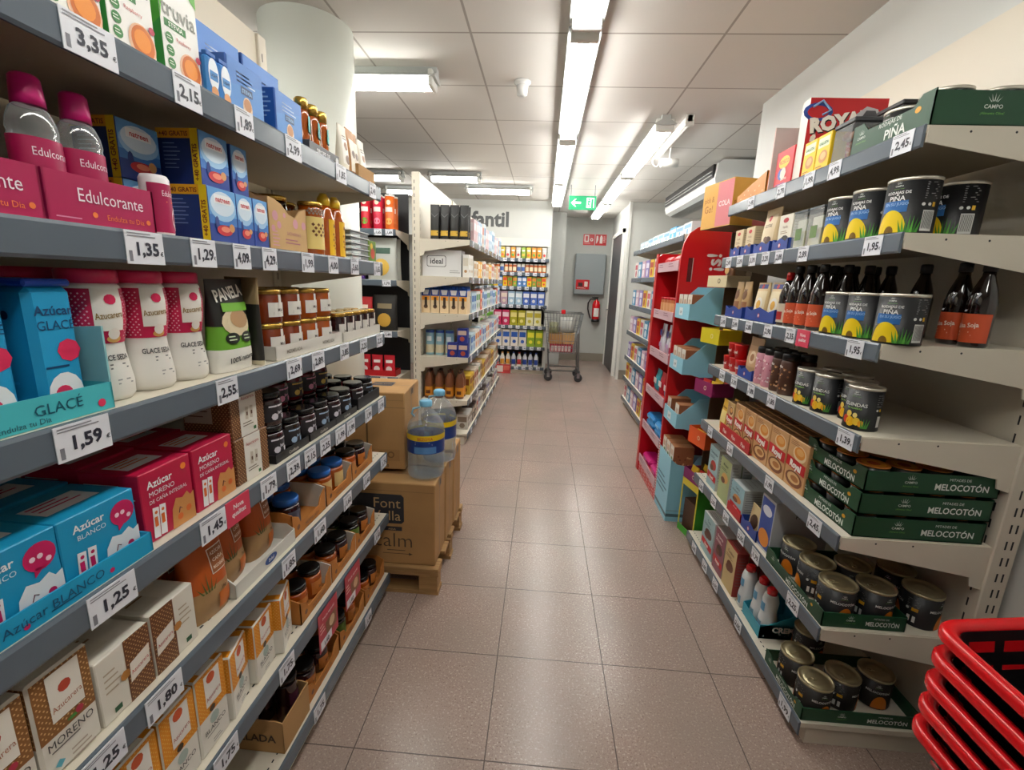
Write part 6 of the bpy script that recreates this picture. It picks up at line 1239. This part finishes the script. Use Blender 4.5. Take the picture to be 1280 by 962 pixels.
for k, (x, c) in enumerate(((-0.17, '#3aa0b0'), (-0.03, '#b81c2c'), (0.12, '#2f9ab8'))):
    Pq = Proto('sweets_bag', 'sweets', pouch(0.13, 0.15, 0.06, c)[0].quad(TF(0, 0, -0.002), -0.04, 0.05, 0.04, 0.09, '#e8e2dc')); onrd(Pq, x, rz_[3], 0.04, f"{['turquoise', 'crimson', 'bright blue'][k]} sweets bag on the fourth red stand shelf")
P_bp = Proto('wipes_pack', 'packet', B().box(-0.11, 0.11, 0, 0.11, 0, 0.045, '#1f86c8', c=0.015).quad(TF(), -0.09, 0.01, 0.0, 0.03, '#7fc0e8'))
for k in range(2):
    for x in (-0.13, 0.12): onrd(P_bp, x, rz_[4] + k * 0.0465, 0.02, f"flat bright blue packet, {['lower', 'upper'][k]} {['further', 'nearer'][x > 0]} one, fifth red stand shelf", 'flat blue packets')
P_pp = Proto('wipes_pack', 'packet', B().box(-0.11, 0.11, 0, 0.11, 0, 0.05, '#c81a78', c=0.015).quad(TF(), -0.09, 0.012, 0.02, 0.032, '#e88ab8'))
for x in (-0.13, 0.12): onrd(P_pp, x, rz_[5], 0.02, f"flat magenta packet, {['further', 'nearer'][x > 0]} one, lowest red stand shelf", 'flat magenta packets')

# ------------------------------------------------------------------ pale blue cardboard tier display
BDX = 0.815; BY = 2.785
t = empty('blue_tier_display', (BDX, BY, 0), RRZ, 'pale blue cardboard tier display beside the red stand', 'cardboard display')
BC = '#8fcbe0'
tiers = [1.235, 0.925, 0.60]
for z in tiers:
    b = B().box(-0.136, 0.136, 0, 0.3, z - 0.004, z, BC).prism([(-0.136, z - 0.004), (0.136, z - 0.004), (0.136, z + 0.085), (-0.136, z + 0.08)], -0.001, 0.003, BC)
    b.prism([(0, z + 0.085), (0.02, z + 0.085), (0.12, z + 0.18), (0.3, z + 0.18), (0.3, z - 0.03), (0.16, z - 0.03), (0.05, z - 0.004), (0, z - 0.004)], 0.133, 0.1365, BC, axis='x').prism([(0, z + 0.08), (0.02, z + 0.085), (0.12, z + 0.18), (0.3, z + 0.18), (0.3, z - 0.03), (0.16, z - 0.03), (0.05, z - 0.004), (0, z - 0.004)], -0.1365, -0.133, BC, axis='x')
    b.quad(TF(0, 0, -0.001), -0.05, z + 0.015, 0.02, z + 0.06, '#dfe8ee').text(TF(0, 0, -0.001), '1,99', -0.015, z + 0.028, 0.02, '#2c2e3c', 0.001, maxw=0.05); obj('tray', b, t)
b = B().box(-0.136, 0.136, 0, 0.3, 0.0, 0.34, BC)
b.prism([(0, 0.34), (0, 0.40), (0.04, 0.37), (0.12, 0.36), (0.16, 0.43), (0.3, 0.43), (0.3, 0.34)], 0.133, 0.136, BC, axis='x').box(-0.136, 0.136, 0, 0.003, 0.34, 0.40, BC)
S = TRt(0.136); T = TF(); b.quad(S, 0, 0.03, 0.3, 0.05, '#4a6a78').quad(S, 0, 0.065, 0.3, 0.075, '#8ab8cc').quad(T, -0.136, 0.03, 0.136, 0.05, '#4a6a78').lines(T, -0.12, 0.25, 0.22, 4, 0.03, '#35708e')
obj('base_box', b, t)
obj('back_board', B().box(-0.136, 0.136, 0.302, 0.306, 0.34, 1.46, BC), t)
def cereal(w, d, h):
    b = B().box(-w / 2, w / 2, 0, d, 0, h, {'*': '#a8704a', 'f': '#e0d8cc', 'r': '#9a5c3c'}); T = TF(); rr = random.Random(4)
    b.disc(T, 0, h * 0.136, w * 0.3, '#b8502a', rv=h * 0.1).quad(T, -w * 0.3, h * 0.55, w * 0.3, h * 0.8, '#c8a890').disc(T, w * .1, h * .4, w * .16, '#6a8a3a')
    for k in range(16): b.disc(TRt(w / 2), rr.uniform(0.008, d - 0.008), rr.uniform(0.01, h * 0.6), 0.006, ['#c88a5a', '#7a3a20', '#d8a878'][k % 3], 0.0006 + k * 0.0001, n=6)
    return b
P_ce = Proto('cereal_bar_box', 'cereal bars', cereal(0.075, 0.12, 0.135))
for i, z in enumerate(tiers + [0.3415]):
    for k, x in enumerate((-0.085, 0.0, 0.085)):
        if i == 2 and k == 1: continue
        P_ce.put((BDX + 0.012, BY - x, z + 0.001), RRZ, f"cereal bar box, {['furthest', 'middle', 'nearest'][k]} on the {['top', 'second', 'third', 'bottom'][i]} pale blue tier", 'cereal bar boxes on the blue display')

# ------------------------------------------------------------------ coloured card tower at the end of the right run
TRZ = -1.352; TX, TY = 0.893, 2.50
t = empty('coloured_tray_tower', (TX, TY, 0), TRZ, 'card tower of cream, yellow, magenta and orange snack trays', 'cardboard display')
for z, h_, c, nm in ((1.42, 0.055, '#d9cba6', 'cream'), (1.127, 0.075, '#d8c81c', 'yellow'), (0.85, 0.07, '#8a1c5a', 'magenta'), (0.555, 0.09, '#d8521c', 'orange'), (0.335, 0.06, '#7a1c5c', 'purple')):
    b = B().box(-0.084, 0.084, 0, 0.21, z - 0.003, z, c).box(-0.084, 0.084, -0.003, 0.0, z - 0.003, z + h_, c).box(0.081, 0.084, 0, 0.21, z, z + h_, c).box(-0.084, -0.081, 0, 0.21, z, z + h_, c)
    b.disc(TF(0, 0, -0.003), 0.02, z + h_ / 2, 0.012, '#e8d8b8' if nm != 'cream' else '#3a3028').disc(TF(0, 0, -0.003), 0.02, z + h_ / 2, 0.008, c, 0.001); obj('tray', b, t, nm + ' tray')
obj('back_board', B().box(-0.084, 0.084, 0.212, 0.216, 0, 1.70, '#6a5a48').box(0.078, 0.081, 0.0, 0.212, 0, 0.33, '#3f9a2c').box(-0.084, -0.08, 0.1, 0.212, 0, 1.70, '#6a5a48').box(0.09, 0.094, 0.12, 0.212, 0.34, 1.70, '#6a5a48'), t)
b = B().box(-0.084, 0.084, -0.003, 0, 0, 0.04, '#3f9a2c').box(-0.084, 0.084, -0.003, 0, 0.29, 0.33, '#d8c83a').box(-0.084, -0.075, -0.003, 0, 0.04, 0.29, '#d8c83a').box(0.075, 0.084, -0.003, 0, 0.04, 0.29, '#d8c83a').box(-0.075, 0.075, 0.02, 0.2, 0.0, 0.2, '#4a2c1c')
obj('base_frame', b, t, 'green and yellow base frame')
hb = B().box(-0.19, 0.07, 0, 0.24, 0.0, 0.22, {'*': '#d9a84a', 'd': '#24502a', 'f': '#dcae50'}); S = TF(-0.06)
hb.quad(S, -0.13, 0.004, 0.0, 0.216, '#dca64c').quad(S, 0.0, 0.004, 0.13, 0.216, '#d47a80').text(S, 'pick &', -0.07, 0.13, 0.04, '#b06a1c', 0.001, maxw=0.09, bold=0.01).text(S, 'Go!', -0.07, 0.08, 0.05, '#b06a1c', 0.001, maxw=0.09, bold=0.01).text(S, 'COLA', 0.065, 0.1, 0.035, '#f0dcdc', 0.001, maxw=0.1)
S = TRt(0.07); hb.quad(S, 0.12, 0.004, 0.236, 0.216, '#d47a80').text(S, 'COLA', 0.175, 0.1, 0.03, '#f0dcdc', 0.001, maxw=0.09).text(S, 'pick & Go!', 0.06, 0.1, 0.03, '#b06a1c', 0.001, maxw=0.1)
obj('header_box', hb, t, 'yellow and pink header box').location = (-0.0, -0.02, 1.715)
sw = [('#c8a01c', '#b8241c'), ('#b8241c', '#e8c83a'), ('#d8b02a', '#4a2a1c')]
P_sw = [Proto('sweets_bag', 'sweets', pouch(0.075, 0.07, 0.05, a)[0].disc(TF(0, 0, -0.003), 0, 0.035, 0.016, c)) for a, c in sw]
def ont(P, x, z, d, label, group=None):
    c, s_ = math.cos(TRZ), math.sin(TRZ); P.put((TX + x * c - d * s_, TY + x * s_ + d * c, z + 0.001), TRZ, label, group)
for i, (z, nm) in enumerate(((1.127, 'yellow'), (0.85, 'magenta'), (0.555, 'orange'), (0.335, 'purple'))):
    for k in range(4): ont(P_sw[(i + k) % 3], (-0.04, 0.04)[k % 2], z + 0.0, 0.02 + 0.075 * (k // 2), f"small shiny sweets bag in the {nm} tray, {['far', 'near'][k % 2]} {['front', 'back'][k // 2]} one", 'small sweets bags in the card tower')
ont(Proto('nut_pouch', 'snack', pouch(0.06, 0.13, 0.04, '#7a5234')[0].disc(TF(0, 0, -0.003), 0, 0.08, 0.018, '#c89a60')), 0.03, 1.42, 0.03, 'tall brown pouch standing in the cream tray of the tower')

# ------------------------------------------------------------------ shopping trolley
t = empty('shopping_trolley', (0.30, 6.90, 0), 0, 'wire shopping trolley loaded with boxes before the back wall', 'shopping trolley')
def quadp(z, f): 
    a = (1 - f); return [(-0.28 + 0.09 * a, -0.2), (0.29 - 0.10 * a, -0.2), (0.29 - 0.10 * a, 0.2), (-0.28 + 0.09 * a, 0.2)]
b = B(); W = 0.0035
for z, f in ((1.0, 1.0), (0.90, 0.83), (0.80, 0.66), (0.70, 0.5), (0.6, 0.33), (0.5, 0.16), (0.42, 0.0)):
    b.tube([(x, y, z) for x, y in quadp(z, f)], 0.008 if f == 1 else W, 'steel', n=5, closed=True)
for k in range(13):
    q = k / 12
    for y in (-0.2, 0.2): b.tube([(-0.28 + 0.57 * q, y, 1.0), (-0.19 + 0.38 * q, y, 0.42)], W * 0.8, 'steel', n=4)
for k in range(7):
    y = -0.2 + 0.4 * k / 6
    b.tube([(-0.28, y, 1.0), (-0.19, y, 0.42), (0.19, y, 0.42), (0.29, y, 1.0)], W * 0.8, 'steel', n=4)
obj('basket', b, t)
b = B()
for y in (-0.2, 0.2):
    b.tube([(-0.19, y, 0.42), (-0.17, y, 0.12)], 0.011, 'steel').tube([(0.24, y, 0.72), (0.27, y, 0.13)], 0.011, 'steel').tube([(-0.17, y, 0.16), (0.27, y, 0.16)], 0.009, 'steel')
b.tube([(-0.17, -0.2, 0.16), (-0.17, 0.2, 0.16)], 0.009, 'steel').tube([(0.27, -0.2, 0.16), (0.27, 0.2, 0.16)], 0.009, 'steel')
obj('frame', b, t)
obj('push_handle', B().tube([(-0.28, -0.21, 1.02), (-0.32, -0.21, 1.06), (-0.32, 0.21, 1.06), (-0.28, 0.21, 1.02)], 0.014, 'black_plastic'), t)
obj('coin_lock', B().box(-0.03, 0.03, -0.22, -0.19, 0.99, 1.05, 'red_board', c=0.005), t)
wheel = B().lathe([(0.03, -0.014), (0.058, -0.012), (0.062, 0), (0.058, 0.012), (0.03, 0.014)], 'rubber', n=20)
for x in (-0.17, 0.27):
    for y in (-0.2, 0.2):
        w_ = obj('wheel', wheel, t); w_.matrix_local = Matrix.Translation((x, y, 0.063)) @ Matrix.Rotation(PI / 2, 4, 'X')
        obj('fork', B().box(x - 0.02, x + 0.02, y - 0.02, y - 0.017, 0.06, 0.14, 'steel').box(x - 0.02, x + 0.02, y + 0.017, y + 0.02, 0.06, 0.14, 'steel').box(x - 0.02, x + 0.02, y - 0.02, y + 0.02, 0.13, 0.14, 'steel'), t)
P_tc = Proto('crate_of_cartons', 'carton', (lambda b: [b.quad(TF(), -0.15 + k * 0.05, 0.01, -0.11 + k * 0.05, 0.09, '#d8c8c4') for k in range(6)] and b)(B().box(-0.165, 0.165, 0, 0.3, 0, 0.11, '#a82c44')))
P_tc.put((0.30, 6.75, 0.432), 0, 'red and white carton tray at the bottom of the trolley')
Proto('cardboard_box', 'cardboard box', B().box(-0.1, 0.1, 0, 0.25, 0, 0.15, 'card', c=0.003)).put((0.22, 6.78, 0.545), 0.05, 'brown box at left inside the trolley')
Proto('cardboard_box', 'cardboard box', B().box(-0.08, 0.08, 0, 0.22, 0, 0.16, 'card_light', c=0.003)).put((0.405, 6.80, 0.545), -0.05, 'tilted brown box at right inside the trolley')
Proto('plastic_sack', 'sack', pouch(0.24, 0.22, 0.2, '#9a9a94')[0]).put((0.375, 6.79, 0.712), 0.1, 'grey translucent sack on top in the trolley')
Proto('snack_packet', 'snack', pouch(0.14, 0.16, 0.1, '#7a7a5a')[0]).put((0.165, 6.79, 0.70), -0.2, 'dull olive packet at the left top of the trolley')
# ------------------------------------------------------------------ middle run behind the pallet (end faces the camera)
MRZ = LRZ
def PM(P, s, z, d, label, group=None, rz=0.0): x, y, z_ = MP(s, d, z + 0.0009); return P.put((x, y, z_), MRZ + rz, label, group)
ML = ['top', 'second', 'third', 'fourth', 'fifth', 'bottom']
def far_carton(w, d, h, c1, c2, c3=None, cap=None):
    b = B().box(-w / 2, w / 2, 0, d, 0, h, c1)
    for T in (TF(), TLf(-w / 2, d), TRt(w / 2)):
        q = w if T is not None else d
    b.quad(TF(), -w * 0.42, h * 0.55, w * 0.42, h * 0.85, c2).disc(TF(), 0, h * 0.28, min(w * 0.25, h * 0.24), c3 or c2, n=8)
    b.quad(TLf(-w / 2, d), d * 0.1, h * 0.5, d * 0.9, h * 0.85, c2).disc(TLf(-w / 2, d), d / 2, h * 0.26, min(d * 0.25, w * 0.25, h * 0.22), c3 or c2, n=8)
    if cap: b.box(-w * .2, w * .2, d * .3, d * .7, h, h + 0.015, cap)
    return b
def face_cam(P, x, y, z, label, group=None, rz=0.0): return P.put((x, y, z + 0.001), -0.012 + rz, label, group)
# coffee bags on top
b, T = pouch(0.075, 0.27, 0.05, '#1a1a1a'); b.quad(T, -0.03, 0.03, 0.03, 0.07, '#c8a23a', 0.001, n=4).poly(T, [(-0.03, 0.2), (0.0, 0.17), (0.03, 0.2), (0.03, 0.205), (0.0, 0.178), (-0.03, 0.205)], '#5a5a5c', 0.0015)
P_cof = Proto('coffee_bag', 'coffee', b)
for i, x in enumerate((-0.905, -0.825, -0.745, -0.665)):
    for q in range(2): face_cam(P_cof, x, 3.84 + q * 0.09, MZ[0], f"tall black coffee bag, {LFT[i]} in the {['front', 'back'][q]} row, top shelf behind the pallet", 'black coffee bags')
b = B().box(-0.17, 0.155, 0, 0.16, 0, 0.21, '#dedede', c=0.002); T = TF()
b.poly(T, [(-0.13 + x, 0.075 + y) for x, y in [(0, .01), (.01, 0), (.15, 0), (.16, .01), (.16, .08), (.15, .09), (.01, .09), (0, .08)]], '#6a6a6c', 0.0006).poly(T, [(-0.125 + x, 0.08 + y) for x, y in [(0, .01), (.01, 0), (.14, 0), (.15, .01), (.15, .07), (.14, .08), (.01, .08), (0, .07)]], '#dedede', 0.001)
b.text(T, 'ideal', -0.05, 0.10, 0.06, '#3c3c3e', 0.0014, maxw=0.13).lines(T, 0.06, 0.05, 0.1, 2, 0.015, '#9a9a9a')
face_cam(Proto('milk_case', 'cardboard box', b), -0.835, 3.83, MZ[1], 'white printed milk case at the shelf end behind the pallet')
P_wp = Proto('milk_carton', 'milk', far_carton(0.05, 0.05, 0.18, '#e8e6e0', '#d8d0c0', '#b88a5a'))
for k in range(4): PM(P_wp, 3.86 + k * 0.055, MZ[1], 0.02, f'{ORD[k]} small white carton beside the printed milk case', 'small white cartons by the milk case')
b = far_carton(0.072, 0.07, 0.19, '#e2c8a0', '#e8982c', '#6a4a34'); b.quad(TF(), -0.036, 0.14, 0.036, 0.19, '#1f4aa0', 0.0006).poly(TF(), [(-0.028, 0.19), (0.028, 0.19), (0.02, 0.15), (-0.02, 0.15)], '#e8e8ea', 0.001); b.prism([(0.0, 0.19), (0.07, 0.19), (0.035, 0.225)], -0.036, 0.036, '#2452a8', axis='x'); b.lathe([(0.014, 0), (0.014, 0.014)], '#2a5ac0', cy=0.018, z0=0.205, n=10)
b.quad(TF(), -0.01, 0.05, 0.012, 0.13, '#3a2a20', 0.0012)
P_mc = Proto('milk_carton', 'milk', b)
for i, x in enumerate((-0.975, -0.897, -0.819, -0.741, -0.663)):
    for q in range(2): face_cam(P_mc, x, 3.83 + q * 0.09, MZ[2], f"milkshake carton with blue top, {LFT[i]} in the {['front', 'back'][q]} row", 'blue-topped milk cartons')
b = B().lathe([(0.036, 0), (0.037, 0.003), (0.037, 0.21), (0.035, 0.215)], '#8fb8c8', n=16, cy=0.037); b.quad(TC(0.037, 0, 0.037), -0.1, 0.02, 0.1, 0.09, '#d8ccae', 0.0006, n=14).quad(TC(0.037, 0, 0.037), -0.1, 0.19, 0.1, 0.212, '#2a4a9a', 0.0006, n=14).quad(TC(0.037, 0, 0.037), -0.02, 0.12, 0.02, 0.16, '#e8eef0', 0.001, n=4)
P_tn = Proto('milk_powder_tin', 'tin', b)
for i, x in enumerate((-0.955, -0.87, -0.785)): face_cam(P_tn, x, 3.86, MZ[3], f'pale blue cylindrical tin, {LFT[i]} on the fourth shelf behind pallet', 'pale blue tins')
P_bq = Proto('biscuit_pack', 'biscuits', far_carton(0.085, 0.08, 0.12, '#1e2f86', '#c8b0a0', '#a84a3a'))
for i, x in enumerate((-0.74, -0.65)): face_cam(P_bq, x, 3.79, MZ[3], f"dark blue square pack, lower {['left', 'right'][i]} one behind the pallet")
face_cam(P_bq, -0.66, 3.80, MZ[3] + 0.1215, 'dark blue square pack stacked on the lower two')
bb = B().lathe([(0.034, 0), (0.037, 0.006), (0.037, 0.17), (0.02, 0.215), (0.015, 0.225)], '#7a4a30g', n=18, cy=0.037); lb = B().quad(TC(0.037, 0, 0.037), -0.08, 0.02, 0.08, 0.1, '#d8902a', 0.0006, n=12).quad(TC(0.037, 0, 0.037), -0.02, 0.04, 0.02, 0.07, '#5a2a14', 0.001, n=4)
P_sh = Proto('milkshake_bottle', 'bottle', [('bottle_body', bb), ('label', lb), ('cap', B().lathe([(0.017, 0), (0.017, 0.02)], '#4a2a1c', n=12, cy=0.037, z0=0.222))])
for i, x in enumerate((-0.955, -0.865, -0.775, -0.685)):
    for q in range(2): face_cam(P_sh, x, 3.81 + q * 0.085, MZ[4], f"brown milkshake bottle with orange label, {LFT[i]} in the {['front', 'back'][q]} row", 'brown milkshake bottles')
# along the rail, seen at a grazing angle
pal = [[('#d8b8bc', '#e8e0e0'), ('#a8c0d4', '#e8eef2'), ('#d8ccc0', '#b86a5a'), ('#c8d8e0', '#5a88b0')],
       [('#e0dcd2', '#c8a070'), ('#e8b040', '#f0e4c8'), ('#d8d4cc', '#a86a3a'), ('#e4e0da', '#c85a3a')],
       [('#c8dce8', '#2f6ab0'), ('#e2e2e0', '#5aa05a'), ('#d84a1c', '#f0c8a0'), ('#d8d8dc', '#4a7ab8')],
       [('#c8dce4', '#3a70b8'), ('#e8e4dc', '#e08a3a'), ('#b8ccd8', '#d8402c'), ('#dcdcd8', '#8a6aa0')],
       [('#d8b23a', '#8a4a1c'), ('#d8c8b4', '#a85a3a'), ('#e0dcd4', '#6a8a4a'), ('#c8a88a', '#5a3a28')],
       [('#d4d0c8', '#8a7a6a'), ('#3a2a24', '#c8b8a0'), ('#c8c0b4', '#a83a2a'), ('#e0dcd4', '#5a5a8a')]]
for i, z in enumerate(MZ):
    hs = [0.23, 0.17, 0.2, 0.2, 0.2, 0.16][i]; st = [4.06, 4.10, 4.02, 4.0, 3.99, 3.90][i]
    protos = [Proto('carton_pack', 'food pack', far_carton(0.115, 0.1, hs * (0.85 + 0.05 * k), a, c)) for k, (a, c) in enumerate(pal[i])]
    n_ = int((6.34 - st) / 0.125)
    for k in range(n_):
        PM(protos[(k // 2 + k // 5) % 4], st + 0.06 + k * 0.125, z, 0.02, f"{ORD[k] if k < 16 else str(k + 1) + 'th'} rail-side pack on the {ML[i]} shelf beyond the pallet" if k < 16 else f"distant rail-side pack {['just past', 'well past', 'at the end, past'][k - 16]} sixteen others, {ML[i]} middle shelf")
# ------------------------------------------------------------------ snack shelves
def snk(P, x, z, d, label, group=None, rz=0): P.put((-1.96 + x, 3.70 + d, z + 0.001), rz, label, group)
def tubecan(c1, c2):
    b = B().lathe([(0.036, 0), (0.037, 0.003), (0.037, 0.245)], c1, n=18, cy=0.037).lathe([(0.038, 0.245), (0.038, 0.258)], '#e8e4dc', n=18, cy=0.037); T = TC(0.037, 0, 0.037)
    return b.disc(T, 0, 0.2, 0.018, '#f0e0c8', 0.001).quad(T, -0.03, 0.13, 0.03, 0.165, '#f0e8e0', 0.001, n=5).disc(T, 0.0, 0.06, 0.025, c2, 0.001)
for i, (x, c1, c2) in enumerate(((0.72, '#d8641c', '#e8b060'), (0.625, '#c81a3c', '#e88aa0'), (0.525, '#c8142c', '#6aa83a'), (0.425, '#1c1c1e', '#c8c8c8'), (0.33, '#2a7a4a', '#e8e0a0'))):
    Pq = Proto('crisp_tube', 'snack', tubecan(c1, c2))
    for q in range(2): snk(Pq, x, SZ[0], 0.02 + q * 0.085, f"{['orange', 'raspberry red', 'scarlet', 'black', 'green'][i]} crisp tube, {['front', 'back'][q]} row, top snack shelf")
def bag(w, h, t_, c, c2, c3):
    b, T = pouch(w, h, t_, c); return b.disc(T, 0, h * 0.3, w * 0.28, c2, 0.0012, rings=3).quad(T, -w * 0.3, h * 0.62, w * 0.3, h * 0.76, c3, 0.0012, n=6)
P_s1 = Proto('crisp_bag', 'snack', bag(0.24, 0.33, 0.09, '#b9bcb6', '#d8b04a', '#3a5a4a')); P_s2 = Proto('crisp_bag', 'snack', bag(0.17, 0.27, 0.08, '#b81c24', '#e0b060', '#f0d8c8')); P_s3 = Proto('crisp_bag', 'snack', bag(0.2, 0.29, 0.09, '#1c1a18', '#c89a3a', '#8a7a5a')); P_s4 = Proto('sweets_pouch', 'snack', bag(0.095, 0.17, 0.05, '#c01428', '#e8d8d4', '#f0e8e4')); P_s5 = Proto('crisp_bag', 'snack', bag(0.2, 0.28, 0.08, '#4a2a7a', '#c8b040', '#e0d8e8'))
snk(P_s1, 0.645, SZ[1], 0.03, 'silver crisp bag with yellow picture on the second snack shelf'); snk(P_s5, 0.40, SZ[1], 0.03, 'purple crisp bag beside the silver one, second snack shelf'); snk(P_s1, 0.645, SZ[1], 0.14, 'silver crisp bag in the row behind, second snack shelf')
snk(P_s3, 0.66, SZ[2], 0.03, 'black crisp bag on the third snack shelf'); snk(P_s2, 0.47, SZ[2], 0.03, 'red snack bag beside the black one, third snack shelf'); snk(P_s2, 0.29, SZ[2], 0.03, 'second red snack bag further left, third snack shelf')
for k in range(4): snk(P_s4, 0.37 + k * 0.105, SZ[3] + 0.004, 0.05, f'red sweets pouch, {LFT[k]} in the red tray, fourth snack shelf', 'red sweets pouches')
snk(Proto('display_tray', 'tray', open_tray(0.44, 0.14, 0.05, 0.05, 0.05, '#b8141c')), 0.53, SZ[3], 0.03, 'red tray holding sweets pouches, fourth snack shelf')
# ------------------------------------------------------------------ far wall unit
rowsI = [
 (0.16, 0.075, [('#8aa83a', '#e8b040'), ('#c8b03a', '#e86a2a'), ('#e0902c', '#5a9a3a'), ('#d8d0c8', '#c83a3a')], 'baby food pouch', 'pouch'),
 (0.13, 0.06, [('#c8682a', '#e8d8b8'), ('#b85a2a', '#f0e0c0'), ('#d8d4cc', '#4a6ab0')], 'small jar', 'jar'),
 (0.15, 0.07, [('#b8742a', '#6a9a3a'), ('#7a9a3a', '#d88a3a'), ('#5a8ac8', '#e8e8f0'), ('#e0b81c', '#d84a2c')], 'fruit puree pack', 'food pack'),
 (0.2, 0.11, [('#c8b090', '#8a6a4a'), ('#b898a8', '#e0d0c0'), ('#a0bcd0', '#e8eef0'), ('#4a6ab8', '#e8e8ea')], 'cereal box', 'food box'),
 (0.23, 0.12, [('#dcdcd0', '#6aa83a'), ('#c82a5a', '#f0d0d8'), ('#a8a01c', '#e8dc8a'), ('#e8e4b8', '#c8b83a')], 'baby cereal box', 'food box'),
 (0.26, 0.125, [('#c8c0c4', '#b82a3a'), ('#e6e0d6', '#2a5ab0'), ('#e6e0d6', '#2a5ab0'), ('#8aa82a', '#e8dc3a')], 'tall infant milk box', 'food box'),
 (0.22, 0.085, [('#d8dce2', '#2a4a9a'), ('#e4e2dc', '#c83a3a'), ('#e8e4da', '#d89a3a')], 'milk bottle', 'bottle')]
for i, (h_, w_, cs, nm, ct) in enumerate(rowsI):
    if nm == 'milk bottle': ps = [Proto('milk_bottle', ct, B().lathe([(0.034, 0), (0.036, 0.01), (0.036, 0.14), (0.016, 0.19), (0.016, 0.2)], a, n=12, cy=0.036).quad(TC(0.036, 0, 0.036), -0.035, 0.03, 0.035, 0.11, c, 0.001, n=6).lathe([(0.018, 0.2), (0.018, 0.218)], c, n=10, cy=0.036)) for a, c in cs]
    elif 'jar' in nm: ps = [Proto('food_jar', ct, B().lathe([(0.027, 0), (0.029, 0.004), (0.029, 0.1), (0.024, 0.11)], a, n=12, cy=0.03).quad(TC(0.029, 0, 0.03), -0.03, 0.02, 0.03, 0.08, c, 0.001, n=6).lathe([(0.027, 0.11), (0.027, 0.125)], '#c8c4b8', n=12, cy=0.03)) for a, c in cs]
    elif 'pouch' in nm: ps = [Proto('food_pouch', ct, bag(w_ * 0.95, h_, 0.05, a, c, '#e8e8e0')) for a, c in cs]
    else: ps = [Proto('food_box', ct, far_carton(w_ * 0.93, 0.08, h_, a, c)) for a, c in cs]
    x = -1.0 + w_ / 2; k = 0
    while x < 0.02 and k < 16:
        q = [0, 1, 0, 2, 1, 3, 2, 3, 0, 1, 2, 2, 3, 1, 0, 3][(k + i) % 16] % len(ps)
        if i in (3, 4, 5): q = min(k * len(ps) // 8, len(ps) - 1)
        ps[q].put((x, 7.175, IZ[i] + 0.001), 0, f"{nm}, {LFT[k]} on the {['top', 'second', 'third', 'fourth', 'fifth', 'sixth', 'bottom'][i]} shelf of the far wall unit"); x += w_ + 0.004; k += 1
Proto('leaflet_box', 'box', B().box(-0.12, 0.12, 0, 0.02, 0, 0.14, '#c03a3a').quad(TF(), -0.1, 0.02, 0.0, 0.12, '#e8d8d0').quad(TF(), 0.01, 0.05, 0.1, 0.12, '#d86a5a')).put((-0.58, 7.12, 0.001), 0, 'red and white card leaning low against the far wall unit')
# ------------------------------------------------------------------ run beyond the red stand
def PF(P, s, z, d, label, group=None): P.put((1.02 + d, s, z + 0.001), RRZ, label, group)
tp = [Proto('tissue_pack', 'household pack', far_carton(0.2, 0.16, h_, a, c)) for h_, a, c in ((0.085, '#c8d8e4', '#7aa8cc'), (0.09, '#e2e6e8', '#8ab8d8'), (0.1, '#5aa8d8', '#e0eef4'), (0.08, '#a8bcc8', '#e8ecee'))]
for k in range(9): PF(tp[[1, 0, 2, 0, 1, 1, 0, 3, 3][k]], 3.72 + k * 0.205, FZ[0], 0.04, f'pale blue or white packet, {ORD[k]} on top of the run beyond the red stand')
cc = [Proto('household_pack', 'household pack', far_carton(0.15, 0.12, 0.17, a, c)) for a, c in (('#8a7ab8', '#e0dce8'), ('#d8d4d0', '#b84a5a'), ('#c8a8b8', '#e8e0e4'), ('#d8b83a', '#a83a2a'), ('#4a8ab0', '#e0e8ec'))]
for i in range(1, 7):
    for k in range(10): PF(cc[(k * 2 + i * 3) % 5], 3.75 + k * 0.19, FZ[i], 0.02, f"{ORD[k]} pack on the {['', 'second', 'third', 'fourth', 'fifth', 'sixth', 'bottom'][i]} shelf beyond the red stand")
